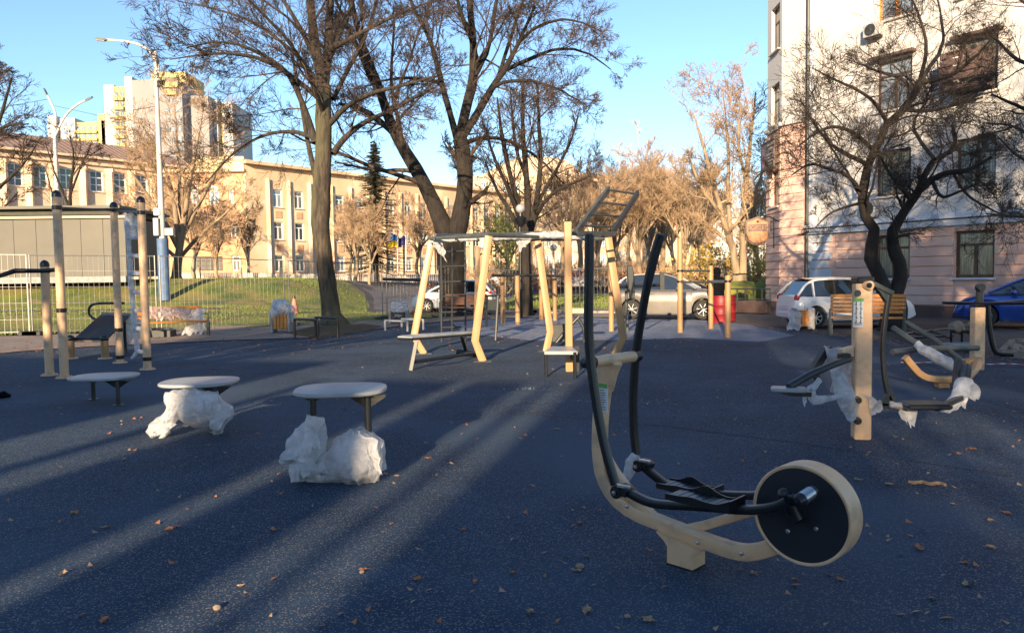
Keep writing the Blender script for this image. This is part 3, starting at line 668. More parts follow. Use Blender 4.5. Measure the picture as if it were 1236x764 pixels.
SN.part('casing',MB().prism([(x*wsg*1.14,y*hsg*1.12) for x,y in poly],c0,ax,zz,0.22),'signd',smooth=False)
SN.part('face',MB().prism([(x*wsg*0.95,y*hsg*0.95) for x,y in poly],c0+nn_*0.112,ax,zz,0.02),'signo',smooth=False)
SN.part('band',MB().prism([(-0.44*wsg,-0.02*hsg),(0.44*wsg,-0.02*hsg),(0.44*wsg,0.25*hsg),(-0.44*wsg,0.25*hsg)],c0+nn_*0.126,ax,zz,0.012),'signd',smooth=False)
def TM(p,x,z):
    y=z; n=x.cross(y); M=Matrix((x,y,n)).transposed().to_4x4(); M.translation=p; return M
font_obj('ПОРТЕР',0.19,TM(c0+nn_*0.137+zz*0.115*hsg-SN.loc,ax,zz),'signo','lettering',SN.o)
font_obj('ПАБ',0.13,TM(c0+nn_*0.127-zz*0.14*hsg-SN.loc,ax,zz),'signd','lettering',SN.o)
mb=MB(); mb.sphere(c0+nn_*0.125+zz*0.36*hsg,0.045,8,6); SN.part('emblem',mb,'signd')
mb=MB(); pe=D(938,273,ys-0.4); mb.tube([c0+ax*0.3*wsg+zz*0.5*hsg,c0+ax*0.55*wsg+zz*0.55*hsg,D(941,268,ys-0.4)],0.022,8); mb.tube([D(934,262,ys-.3),D(934,300,ys-.3)],0.02,8); SN.part('bracket',mb,'black')

# ---------------------------------------------------------------- left classical building
def wall_from_px(px0,px1,Y0,az):
    r=ray(px0,330); o=(r.x*Y0,Y0); return Plane(o,(math.sin(R(az)),math.cos(R(az))))
LB=wall_from_px(-60,0,66,40); Lb=LB.uz(236,250)[0]
TL=Thing('public_building','long pale plastered building with pilasters and a brown roof, behind the olive pavilion','building',LB.W(5,1.0))
zE=LB.uz(108,191)[1]; wins=[]
for cx_ in (-11,19,49,81,117,145,171): 
    u=LB.uz(cx_,225)[0]; wins.append((u-0.62,u+0.62,LB.uz(81,229)[1],LB.uz(81,203)[1]))
lw=[(a,b,2.1,4.6) for a,b,_,_ in wins]
TL.part('wall',facade_mesh(LB,Lb,0.5,zE,wins+lw,14),'cream',smooth=False)
for i,wv in enumerate(wins): window(TL,LB,*wv,glass='glassg' if i in(2,3) else 'glass',fw=0.10,trans=0.33,mull=1,cross=True,sill='cream')
for wv in lw: window(TL,LB,*wv,fw=0.10,trans=0.3,cross=True)
for cx_ in (3,34,64,99,131,158,184,205,225):
    u=LB.uz(cx_,215)[0]; TL.part('pilaster',MB().bar(LB.W(u,0.6,-0.12),LB.W(u,zE-0.9,-0.12),0.75,0.3).bar(LB.W(u,zE-1.25,-0.16),LB.W(u,zE-0.9,-0.16),0.95,0.34),'cream',smooth=False)
mb=MB(); mb.bar(LB.W(-.5,zE-0.45,-0.12),LB.W(Lb+.2,zE-0.45,-0.12),0.3,0.5); mb.bar(LB.W(-.5,zE+0.0,-0.35),LB.W(Lb+.4,zE+0.0,-0.35),0.9,0.22); TL.part('cornice',mb,'cream',smooth=False)
zR=LB.uz(150,183)[1]+1.0
mb=MB(); mb.add([LB.W(-.5,zE+0.12,-0.8),LB.W(Lb+.4,zE+0.12,-0.8),LB.W(Lb-2,zE+2.6,6),LB.W(-.5,zE+2.6,6),LB.W(Lb+.4,zE+.12,14.5),LB.W(-.5,zE+.12,14.5)],[(0,1,2,3),(3,2,4,5),(1,4,2)]); TL.part('roof',mb,'roof',smooth=False)
mb=MB()
for i in range(40):
    u=-0.5+i*(Lb)/40; mb.bar(LB.W(u,zE+0.16,-0.8),LB.W(u,zE+2.63,6),0.05,0.06)
TL.part('roof_seam',mb,'roof',smooth=False)
# ---------------------------------------------------------------- orange buildings
def orange_block(px0,px1,Y,az,roof_ref,label,mt,wincols,winrows,fr,name='building',par=None,glass='glassb',z0=0.6,depth=12,extra=0.6,arch=False,loff=0):
    W=wall_from_px(px0,px1,Y,az); L=W.uz(px1,260)[0]; z1=W.uz(*roof_ref)[1]
    T=Thing(name,label,'building',W.W(L/2,terr(0,80)-0.3)); ws=[]
    for cx_,wd in wincols:
        u=W.uz(cx_,280)[0]; half=wd/2
        for (rx,y0,y1) in winrows: ws.append((u-half,u+half,W.uz(rx,y1)[1],W.uz(rx,y0)[1]))
    T.part('wall',facade_mesh(W,L,z0,z1,ws,depth),mt,smooth=False)
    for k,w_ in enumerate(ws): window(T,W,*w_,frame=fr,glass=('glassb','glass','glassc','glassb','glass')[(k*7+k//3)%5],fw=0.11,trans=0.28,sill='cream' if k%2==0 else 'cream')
    mb=MB(); mb.bar(W.W(-.3,z1-0.1,-0.3),W.W(L+.3,z1-0.1,-0.3),0.8,0.35); T.part('cornice',mb,par or mt,smooth=False)
    return T,W,L,z1,ws
TO,WO,LO,zO,wsO=orange_block(300,640,80.5,40,(330,199),'long three storey orange plastered building with rows of windows behind the big trunks','orange',
    [(336.6,1.15),(361.7,1.15),(387,1.15),(411,1.15),(434,1.15),(453,1.15),(472,1.15),(493,1.15),(512,1.15),(530,1.15),(546,1.15),(561,1.15),(575,1.15),(588,1.15),(601,1.15),(613,1.15),(625,1.15)],[(336,229,250.5),(336,268,289.5),(336,308,328)],'wframe')
for px in (324,349,374,400,423,444,463,483,503,521,538,554,568,582,595,607,619,631):
    u=WO.uz(px,280)[0]; TO.part('pilaster',MB().bar(WO.W(u,1.0,-0.07),WO.W(u,zO-1.6,-0.07),0.5,0.16),'orange',smooth=False)
for r_ in (259,299):
    z=WO.uz(336,r_)[1]
    for px in (336.6,361.7,387,411,434,453,472,493,512): u=WO.uz(px,280)[0]; TO.part('panel',MB().bar(WO.W(u-.4,z,-0.03),WO.W(u+.4,z,-0.03),0.07,0.75),'obrick',smooth=False)
mb=MB(); mb.bar(WO.W(0,1.6,-0.1),WO.W(LO,1.6,-0.1),0.25,1.3); TO.part('plinth',mb,'cream',smooth=False)
# entrance canopy and flags
fp=WO.uz(478,300); 
# brick wing
WB=wall_from_px(205,302,79,64); 
WB=Plane(WO.W(0,0,0.4),(-math.cos(R(10)),-0.02)); WB.a=Vector((-1,0.02,0)).normalized(); WB.n=Vector((0.02,1,0)).normalized()
LBk=abs((WB.P(196,300)-WB.o).dot(WB.a))
TBk=Thing('brick_wing','orange brick wing with two round topped upper windows and a dark glazed ground floor','building',WB.W(LBk/2,1.2))
def bw(x0,x1,y0,y1): 
    a=(WB.P(x0,(y0+y1)/2)-WB.o).dot(WB.a); b=(WB.P(x1,(y0+y1)/2)-WB.o).dot(WB.a); return (min(a,b),max(a,b),WB.P(x0,y1).z,WB.P(x0,y0).z)
bws=[bw(230,241,229,246),bw(252,264,230,248),bw(276,282,229,246),bw(278,289,269,287),bw(256,268,268,288),bw(234,269,310,327),bw(280,290,309,327)]
zB=WB.P(270,207).z
mbf=facade_mesh(WB,LBk,0.5,zB,bws,10); TBk.part('wall',mbf,'obrick',smooth=False)
for i,w_ in enumerate(bws): window(TBk,WB,*w_,frame='wframe' if i in (0,1,2,3,6) else 'plinth',glass='glassb' if i<3 else 'glass',fw=0.12,trans=0.3,mull=4 if i==5 else 1,cross=(i==5))
# arches over the two round topped windows
for w_ in bws[:2]:
    um=(w_[0]+w_[1])/2; hw=(w_[1]-w_[0])/2; mb=MB(); n=12
    pts=[WB.W(um+hw*1.08*math.cos(math.pi*i/n),w_[3]+hw*0.75*math.sin(math.pi*i/n)-0.05,-0.05) for i in range(n+1)]; mb.tube(pts,0.12,6); TBk.part('arch',mb,'wframe')
mb=MB(); pz1=WB.P(270,190).z; mb.bar(WB.W(-.2,(zB+pz1)/2,-0.12),WB.W(LBk*0.55,(zB+pz1)/2,-0.12),0.5,pz1-zB); mb.bar(WB.W(-.3,zB+0.05,-0.3),WB.W(LBk,zB+0.05,-0.3),0.6,0.3); TBk.part('parapet',mb,'lemon',smooth=False)
# end bay, brighter
# ---------------------------------------------------------------- cream block in the middle distance
WC=Plane((-6.5,118),(1,0.12)); c0_=WC.uz(572,260)[0]; WC.o=WC.W(c0_,0); LC=WC.uz(742,260)[0]
TC=Thing('apartment_block','cream apartment block with yellow stripes and a domed roof edge, behind the central trees','building',WC.W(LC/2,1.2))
zC=WC.uz(650,213)[1]; cwn=[]
for cx_ in range(584,738,13):
    for y in (226,248,270,292,314): u=WC.uz(cx_,260)[0]; z=WC.uz(650,y)[1]; cwn.append((u-0.45,u+0.45,z-0.8,z+0.8))
TC.part('wall',facade_mesh(WC,LC,0.6,zC,cwn,12),'cream',smooth=False)
for w_ in cwn: window(TC,WC,*w_,glass='glassb',fw=0.12,trans=0.0)
for x0,x1 in ((627,637),(645,664)):
    a=WC.uz(x0,240)[0]; b=WC.uz(x1,240)[0]
    for (ya,yb) in ((212,221),(233,243),(255,265),(277,287)):
        z1=WC.uz(650,ya)[1]; z0=WC.uz(650,yb)[1]; TC.part('panel',MB().bar(WC.W(a,(z0+z1)/2,-0.1),WC.W(b,(z0+z1)/2,-0.1),0.2,abs(z1-z0)),'lemon',smooth=False)
mb=MB(); prof=[(580,213),(592,206),(606,198),(620,192),(640,188.5),(665,190),(684,194),(694,202),(700,209),(738,212),(738,216),(580,216)]
vs=[WC.P(x,y,0.0) for x,y in prof]; k=len(vs); vs2=[v+WC.n*6 for v in vs]; mb.add(vs+vs2,[tuple(range(k)),tuple(range(2*k-1,k-1,-1))]+[(i,k+i,k+(i+1)%k,(i+1)%k) for i in range(k)]); TC.part('roof',mb,'cream',smooth=False)
# ---------------------------------------------------------------- tower blocks
def tower(name,label,Y,slabs,cat='tower block'):
    T=Thing(name,label,cat,D((slabs[0][0]+slabs[-1][1])/2,200,Y).xy.to_3d())
    for i,(x0,x1,ytop,mt,dy,wn) in enumerate(slabs):
        y_=Y+dy; a=D(x0,ytop,y_); b=D(x1,ytop,y_); zt=a.z; mb=MB(); c=(a+b)/2
        mb.box((c.x,c.y+9,zt/2),(b.x-a.x,18,zt)); T.part('wall',mb,mt,smooth=False)
        if wn:
            cols=max(1,int((x1-x0)/wn)); nfl=int((zt-18)/3.0); per=b.x-a.x
            wm=MB(); wm.box((0,0,0),(min(1.7,per/cols*0.6),0.3,1.5)); wme=mkmesh(wm,'window','glassb',smooth=False)
            bm_=MB(); bm_.box((0,-0.5,0),(min(3.2,per/cols*0.9),1.0,1.0)); bme=mkmesh(bm_,'balcony',mt if mt!='towerg' else 'tower',smooth=False)
            for cx_ in range(cols):
                for f_ in range(nfl):
                    X=a.x+per*(cx_+0.5)/cols; Z=zt-2.4-3.0*f_
                    T.inst('window',wme,Matrix.Translation((X,c.y-0.05,Z)))
                    if mt=='towery' or (mt=='tower' and wn>8): T.inst('balcony',bme,Matrix.Translation((X,c.y-0.1,Z-1.6)))
    return T
tower('tower_block','white and grey tower block topped by a yellow stepped storey, behind the tall street lamp',235,
  [(125,137,103,'tower',10,0),(137,150,105,'towery',8,6),(150,159,93,'tower',0,0),(159,198,97,'towerg',0,0),(198,219,99,'towerg',-2,6),(219,251,116,'towerg',2,0),(251,262,121,'tower',6,4),(262,268,130,'towery',8,0),(268,280,124,'tower',8,6)])
t_=[o for o in bpy.data.objects if o.name=='tower_block'][0]
a=D(177,102,236); b=D(219,102,236); z1=D(200,86,236).z
tt=Thing('rooftop_storey','pale yellow stepped top storey with loggias crowning the tall tower block','rooftop storey',((a.x+b.x)/2,a.y,a.z))
tt.part('wall',MB().box(((a.x+b.x)/2+1.0,a.y+8,(a.z+z1)/2-1),(b.x-a.x,14,z1-a.z+2)),'towery',smooth=False)
for (x0,x1,y) in ((198,216,97),(200,214,106)):
    p=D(x0,y,233); q=D(x1,y,233); tt.part('loggia',MB().bar(p,q,1.2,1.5),'brown',smooth=False); tt.part('parapet',MB().bar(p-Vector((0,0.4,1.6)),q-Vector((0,0.4,1.6)),1.6,1.6),'towery',smooth=False)
tower('tower_block','lower white and yellow tower block peeping over the roof of the pale building',300,
  [(57,67,140,'tower',0,0),(67,90,143,'tower',2,6),(90,118,148,'towery',3,6),(118,126,138,'towery',0,0),(122,127,146,'towerg',0,0)])

# ---------------------------------------------------------------- olive pavilion, left
PV=Plane((D(-90,330,37.0).x,37.0),(1,0.035)); Lp=PV.uz(152,300)[0]
TV=Thing('pavilion','long low olive sheet metal pavilion with a dark roof band behind the mesh fence','pavilion',PV.W(Lp/2,1.7))
zp0=PV.uz(100,334)[1]; zp1=PV.uz(100,263)[1]; zp2=PV.uz(100,255)[1]
npan=9
for i in range(npan):
    a=Lp*i/npan+0.01; b=Lp*(i+1)/npan-0.01; TV.part('wall_panel',MB().box(PV.W((a+b)/2,(zp0+zp1)/2,2.5),(b-a,5,zp1-zp0),PV.a,bev=0.0),'olive',smooth=False)
TV.part('trim',MB().bar(PV.W(-.1,zp1+0.03,-0.05),PV.W(Lp+.1,zp1+0.03,-0.05),0.25,0.12),'cream',smooth=False)
TV.part('roof_band',MB().box(PV.W(Lp/2,(zp1+zp2)/2+0.12,2.3),(Lp-0.3,5.2,zp2-zp1-0.0),PV.a),'dgreen',smooth=False)
TV.part('roof',MB().box(PV.W(Lp/2,zp2+0.14,2.2),(Lp+0.2,5.8,0.14),PV.a),'olive',smooth=False)
TV.part('base_course',MB().bar(PV.W(0,zp0-0.15,0.0),PV.W(Lp,zp0-0.15,0.0),0.3,0.3),'conc',smooth=False)

# ---------------------------------------------------------------- unseen slabs added behind the camera to shade court and house, gaps for sun streaks
def xs(u,y): return (u+y*math.sin(R(SUN_AZ)))/math.cos(R(SUN_AZ))
GBY=-20.0
mb=MB()
for u0_,u1_,h in ((-46,-6.9,8.5),(-5.95,-5.7,7.8),(-5.2,-3.6,7.9),(-3.35,-2.5,7.9),(-2.2,-2.07,7.9),(-1.75,1.5,10.0),(4.6,8.4,15.4)):
    pd=Vector((math.cos(R(SUN_AZ)),-math.sin(R(SUN_AZ)),0)); fd_=Vector((math.sin(R(SUN_AZ)),math.cos(R(SUN_AZ)),0)); cc_=pd*((u0_+u1_)/2)-fd_*22.5; cc_.z=h/2; mb.box(cc_,(u1_-u0_,6,h),pd)
struct('sun_blockers_behind_viewer',mb,'white')
# ================================================================ ELLIPTICAL TRAINER (foreground)
F0=G(828,681); aE=Vector((math.cos(R(45)),-math.sin(R(45)),0)); PE=Plane(F0,aE)
def E(px,py,w=0.0): return PE.P(px,py,w)
nE=PE.n
T=Thing('elliptical_trainer','beige and black outdoor elliptical trainer with a big black disc wheel in the foreground','exercise machine',F0)
up=nE
beam=rr(0.105,0.062,0.012)       # (vertical size, across)
def path(pts,w=0.0,it=2): return smooth_path([E(p[0],p[1],p[2] if len(p)>2 else w) for p in pts],it)
mb=MB()
prof=[(y,x) for x,y in rr(0.085,0.10,0.014)]
main=[(741,437),(733,455),(727,480),(724,520),(724,548),(728,575),(742,600),(765,618),(798,631),(828,643),(860,656),(888,665),(908,667),(935,660),(965,648)]
mb.sweep(path(main,0.0,1),[(x,y) for x,y in rr(0.082,0.075,0.014)],up=nE)
mb.sweep(path([(724,536),(738,566),(758,592),(785,622),(800,632)],0.0,1),[(x,y) for x,y in rr(0.06,0.06,0.012)],up=nE)
mb.sweep([E(822,640,0.0),E(850,634,0.05),E(885,624,0.10),E(925,612,0.14),E(945,606,0.16)],rr(0.05,0.055,0.012),up=nE)
fr=T.part('frame',mb,'beige')
mb=MB(); mb.prism([(-0.155,0.165),(0.14,0.12),(0.10,0.09),(0.08,0.075),(0.08,-0.0),(-0.08,-0.0),(-0.08,0.10),(-0.10,0.125)],F0+Vector((0,0,0.0)),aE,(0,0,1),0.13); T.part('foot',mb,'beige',smooth=False)
mb=MB(); mb.box(F0+Vector((0,0,0.004)),(0.168,0.138,0.008),aE)
T.part('foot_shadow_gap',mb,'black')  # black slab standing in for the shadow gap under the foot
# head plate and sticker
mb=MB(); mb.sweep([E(728,468,0),E(733,448,0),E(739,434,0)],rr(0.12,0.075,0.012),up=nE); T.part('neck',mb,'beige')
p=E(727.5,480,-0.052)
mb=MB(); mb.prism([(-0.036,-0.085),(0.036,-0.085),(0.036,0.085),(-0.036,0.085)],p-nE*0.0,aE,(0,0,1),0.004); st=T.part('sticker',mb,'sticker',smooth=False)
mb=MB(); mb.prism([(-0.036,0.06),(0.036,0.06),(0.036,0.085),(-0.036,0.085)],p-nE*0.003,aE,(0,0,1),0.004); T.part('sticker_band',mb,'stickg',st,smooth=False)
mb=MB()
for i in range(9): mb.box(p-nE*0.004+aE*(-0.004)+Vector((0,0,0.045-0.014*i)),(0.05 if i%3 else 0.03,0.004,0.004),aE)
T.part('print',mb,'ink',st,smooth=False)
# cross axle
A0=E(709,438,-0.0); 
pl=E(738,434,-0.21); pr=E(738,434,0.27); c_=E(738,434,0.0)
mb=MB(); mb.tube([c_-nE*0.17,c_+nE*0.22],0.034,20); T.part('cross_axle',mb,'beige')
mb=MB(); mb.lathe(c_-nE*0.17,-nE,[(0.036,0),(0.036,0.05),(0.028,0.055),(0.028,0.085),(0.0,0.09)],16); T.part('hub',mb,'black'); T.part('hub',MB().lathe(c_+nE*0.22,nE,[(0.036,0),(0.036,0.05),(0.028,0.055),(0.0,0.09)],16),'black')
# handles, w fixed plane
hp=rr(0.036,0.052,0.008)
wn,wf=-0.235,0.265
near=[(711.5,284),(711,320),(711,345),(710,390),(712,430),(720,490),(731,545),(743,585)]
far=[(797,284),(788,312),(781,345),(772,395),(767,430),(764,480),(765,520),(768,548)]
for pts,w_ in((near,wn),(far,wf)):
    P_=[E(a,b,w_) for a,b in pts]
    mb=MB(); mb.sweep(smooth_path(P_,1),hp,up=nE); h=T.part('handle',mb,'black')
    mb=MB(); k=P_[0]; q=P_[2]; mb.tube([k,k.lerp(q,0.5),q],0.0265,12); mb.tube([k+(k-q).normalized()*0.008,k],[0.02,0.027],12); T.part('grip',mb,'cardark',h)
jn=E(749,592,wn); jf=E(774,561,wf)
for j_,w_ in((jn,wn),(jf,wf)):
    mb=MB(); mb.lathe(j_-nE*0.05,nE,[(0.0,0),(0.036,0.002),(0.036,0.1),(0.0,0.102)],18); mb.bar(j_+aE*0.02+Vector((0,0,0.02)),j_+aE*0.07+Vector((0,0,0.0)),0.09,0.05,bev=0.006)
    jo=T.part('joint',mb,'black')
    mb=MB(); mb.bar(j_+aE*0.015-nE*0.052+Vector((0,0,0.045)),j_+aE*0.065-nE*0.0+Vector((0,0,0.03)),0.035,0.012); mb.lathe(j_-nE*0.056,-nE,[(0.012,0),(0.012,0.01),(0.0,0.012)],8); T.part('buckle',mb,'steel',jo)
# pedal arms
arm1=[E(752,590,wn),E(766,598,wn),E(783,606,wn),E(800,609,wn),E(850,611,wn),(E(905,616,wn)),E(935,612,wn),E(951,604,wn)]
arm2=[E(776,562,wf),E(790,574,wf),E(806,586,wf),E(822,593,wf),E(860,596,wf),E(900,598,wf),E(928,597,wf)]
for P_ in(arm1,arm2): mb=MB(); mb.sweep(smooth_path(P_,1),rr(0.042,0.052,0.008),up=nE); T.part('pedal_arm',mb,'black')
def pedal(c,w_):
    n=14; L=0.36; W2=0.075; mb=MB(); base_=[]
    o=c; zu=Vector((0,0,1))
    # tray: floor plus raised rims, high hump at one side
    mb.box(o+zu*0.006,(L,W2*2,0.012),aE,bev=0.004)
    for sgn in(-1,1):
        top=[]; 
        for i in range(n+1):
            t=i/n; hgt=0.020+0.035*math.exp(-((t-0.42)/0.16)**2)*(1 if sgn>0 else 0.25)+0.028*max(0,(t-0.82)/0.18)
            top.append((-L/2+L*t,hgt))
        poly=[(-L/2,-0.012)]+top+[(L/2,-0.012)]
        mb.prism(poly,o+nE*sgn*W2,aE,zu,0.010)
    mb.prism([(-W2,-0.012),(W2,-0.012),(W2,0.048),(-W2,0.048)],o+aE*L/2,nE,zu,0.010)
    for i in range(7): mb.box(o+aE*(-0.13+0.042*i)+zu*0.0125,(0.02,W2*1.7,0.003),aE)
    T.part('pedal',mb,'black',smooth=False)
pedal(E(850,604,wn),wn); pedal(E(832,590,wf),wf)
# wheel
wc=E(973,618,0.0); wr=0.243
mb=MB(); mb.lathe(wc,nE,[(wr-0.02,-0.062),(wr-0.006,-0.07),(wr,-0.066),(wr+0.001,0.0),(wr,0.066),(wr-0.006,0.07),(wr-0.02,0.062)],72); wh=T.part('wheel',mb,'beige',ang=50)
mb=MB(); mb.lathe(wc,nE,[(0.0,-0.064),(wr-0.009,-0.064),(wr-0.009,-0.058)],72); mb.lathe(wc,nE,[(wr-0.009,0.058),(wr-0.009,0.064),(0.0,0.064)],72); T.part('disc',mb,'disc',wh,ang=50)
mb=MB()
for px,py in((951,641),(985,638)):
    q=E(px,py,-0.066); mb.lathe(q,-nE,[(0.011,0),(0.011,0.003),(0.007,0.006),(0.0,0.006)],10)
q=E(963,622,-0.066); mb.lathe(q,-nE,[(0.026,0),(0.026,0.004),(0.018,0.004),(0.018,0.0)],20)
T.part('bolt',mb,'steel',wh)
q=E(963,622,-0.066)
cr0=E(951,604,wn+0.02); 
mb=MB(); mb.tube([E(945,596,-0.17),E(948,600,-0.15),E(963,626,-0.12)],0.030,14); mb.tube([q,q-nE*0.09],0.03,16); mb.sphere(E(947,597,-0.18),0.033,14,10); T.part('crank',mb,'black')
mb=MB(); mb.tube([E(966,603,-0.235),E(979,594,-0.15),E(982,592,-0.13)],0.0255,18); ax_=T.part('crank_axle',mb,'dgrey')
mb=MB(); s0=E(966,603,-0.235); s1=E(979,594,-0.15); dv=(s1-s0).normalized(); mb.lathe(s0,-dv,[(0.03,-0.02),(0.031,0.01),(0.022,0.028),(0.0,0.034)],16); T.part('end_cap',mb,'black',ax_)
mb=MB(); mb.tube([s0.lerp(s1,0.12),s0.lerp(s1,0.95)],0.031,20); T.part('sleeve',mb,'steel',ax_)
mb=MB(); mb.tube([E(951,604,wn),E(958,603,-0.2),E(966,603,-0.2)],0.024,12); T.part('crank_link',mb,'black')
for px,py in ((727,520),(757,611),(842,655),(895,668)):
    q=E(px,py,-0.041); T.part('bolt',MB().lathe(q,-nE,[(0.011,0),(0.011,0.005),(0.006,0.008),(0,0.008)],6),'steel')
for a_,b_ in(((822,641),(846,650)),((797,629),(806,634)),((724,462),(742,466))):
    mb=MB(); P_=[E(a_[0]+(b_[0]-a_[0])*i/8,a_[1]+(b_[1]-a_[1])*i/8+0.4*(i%2),-0.040) for i in range(9)]; mb.tube(P_,[0.0045+0.0015*(i%2) for i in range(9)],6); T.part('weld',mb,'beige')
# film scrap tied at the far joint
mb=wrapmb([E(768,548,wf),E(762,558,wf-0.02),E(757,572,wf-0.03),E(752,585,wf-.02)],[0.03,0.045,0.035,0.015],18,14,0.03,3); single('plastic_wrap',mb,'film','small scrap of clear film tied at the far joint of the elliptical trainer','plastic film',E(762,572,wf))

# ================================================================ STEP TABLES
def stool(px0,px1,topy,fronty,legs,label,h=None,yawd=0,wrapf=None,group='step tables on the dark court'):
    L0=G(legs[0][0],legs[0][2]); L1=G(legs[1][0],legs[1][2]); c=(L0+L1)/2; Y=c.y
    yt=(topy+fronty)/2; z=ZA(c,yt)-0.01
    T=Thing('step_table',label,'step table',c,group)
    hwid=(px1-px0)/2/FPX*Y
    cx=D((px0+px1)/2,yt,Y).x; k=0.99; hd=hwid*0.86
    a=R(yawd); poly=[]
    for i in range(64):
        t=2*math.pi*i/64; n=2.8; X=hwid*k*math.copysign(abs(math.cos(t))**(2/n),math.cos(t)); Yy=hd*math.copysign(abs(math.sin(t))**(2/n),math.sin(t)); poly.append((X,Yy))
    mb=MB(); cc=Vector((cx,Y,z)); ca,sa=math.cos(a),math.sin(a)
    vs=[]; 
    for zz_,s_ in((-0.022,0.97),(-0.012,1.0),(0.006,1.0),(0.014,0.985),(0.0155,0.95)):
        vs+=[cc+Vector(((x*ca-y*sa)*s_,(x*sa+y*ca)*s_,zz_)) for x,y in poly]
    fs=[tuple(range(63,-1,-1))]+[(r*64+i,r*64+(i+1)%64,(r+1)*64+(i+1)%64,(r+1)*64+i) for r in range(4) for i in range(64)]+[tuple(range(256,320))]
    mb.add(vs,fs); T.part('table_top',mb,'board')
    for j,(lx,ltop,lb) in enumerate(legs):
        g=G(lx,lb); r_=0.028
        mb=MB(); mb.tube([(g.x,g.y,0),(g.x,g.y,z-0.02)],r_,14); o=T.part('leg',mb,'dgrey' )
        mb=MB(); 
        for s_ in(-1,1): mb.prism([(0,0),(0.15*s_,0),(0.15*s_,-0.015),(0.02*s_,-0.10),(0,-0.10)] if s_>0 else [(0,0),(0,-0.10),(0.02*s_,-0.10),(0.15*s_,-0.015),(0.15*s_,0)],(g.x,g.y,z-0.023),(1,0,0),(0,0,1),0.012)
        mb.box((g.x,g.y,z-0.028),(0.30,0.08,0.008)); T.part('bracket',mb,'black',o,smooth=False)
        mb=MB(); mb.lathe((g.x,g.y,0),(0,0,1),[(0.07,0.0),(0.07,0.008),(0.03,0.012)],14); T.part('foot_plate',mb,'dgrey',o)
    return T,z
stool(88,164,446,461,[(113,460,482),(143,458,489)],'lowest grey topped step table, standing bare of any wrapping',yawd=8)
stool(196,286,451,468,[(228,462,513),(262,464,522)],'middle step table with crumpled film bulging under its left half',yawd=6)
stool(356,467,459,478,[(380,475,568),(446,474,579)],'tallest step table, black legs standing in a heap of white film',yawd=6)
# wrap on middle table
Yw=G(245,522).y
def q(px,py,dy=0): return D(px,py,Yw+dy)
mb=wrapmb([q(204,477,-.05),q(218,484,-.1),q(236,491,-.12),q(254,494,-.12),q(266,500,-.1),q(265,512,-.1),q(262,521,-.05)],[0.06,0.15,0.19,0.185,0.13,0.07,0.05],64,44,0.05,11)
w2=wrapmb([q(222,488,-0.1),q(205,502,-.15),q(190,516,-.2),q(181,524,-.22)],[0.13,0.085,0.075,0.055],28,20,0.045,12)
mb.add(w2.v,w2.f); w3=wrapmb([q(203,518,-.2),q(194,528,-.25),q(186,536,-.28)],[0.035,0.02,0.008],12,10,0.02,13); mb.add(w3.v,w3.f)
for i,(a_,b_,c_,d_) in enumerate((((200,474),(226,474),(214,500),(196,512)),((228,470),(262,472),(270,500),(240,506)),((198,508),(212,512),(192,530),(180,524)),((252,500),(272,494),(268,516),(256,522)))):
    s_=sheetmb(q(*a_,-.22),q(*b_,-.24),q(*c_,-.32),q(*d_,-.3),16,14,0.05,150+i,0.35); mb.add(s_.v,s_.f)
single('plastic_wrap',mb,'film','cream film bunched under the middle step table, one tail trailing left','plastic film',(G(245,522).x,G(245,522).y,0))
Yt=G(413,574).y
def q(px,py,dy=0): return D(px,py,Yt+dy)
mb=wrapmb([q(385,502,-.02),q(381,512,-.06),q(372,532,-.1),q(366,552,-.12),q(366,570,-.12)],[0.05,0.11,0.15,0.165,0.11],54,44,0.055,21)
w2=wrapmb([q(362,564,-.1),q(385,566,-.12),q(404,562,-.14),q(420,550,-.16),q(434,544,-.16),q(447,548,-.12),q(452,566,-.1)],[0.08,0.115,0.125,0.175,0.19,0.14,0.09],70,46,0.06,22); mb.add(w2.v,w2.f)
w3=wrapmb([q(398,572,-.15),q(415,562,-.17),q(436,560,-.2),q(454,566,-.16)],[0.06,0.12,0.16,0.11],46,40,0.055,23); mb.add(w3.v,w3.f)
for i,(a_,b_,c_,d_) in enumerate((((372,500),(390,504),(384,545),(356,552)),((404,540),(426,522),(432,562),(404,574)),((428,522),(456,530),(462,575),(430,572)),((352,548),(378,552),(392,580),(350,578)))):
    s_=sheetmb(q(*a_,-.26),q(*b_,-.28),q(*c_,-.34),q(*d_,-.30),18,16,0.045,160+i,0.3); mb.add(s_.v,s_.f)
for i,(xa,xb) in enumerate(((352,380),(380,405),(405,432),(430,460))):
    s_=sheetmb(q(xa,572,-.13),q(xb,574,-.16),q(xb-3,586,-.19),q(xa+4,583,-.17),10,6,0.025,30+i,0.7); mb.add(s_.v,s_.f)
single('plastic_wrap',mb,'film','big heap of crumpled white film around the legs of the tallest step table','plastic film',(G(413,580).x,G(413,580).y,0))

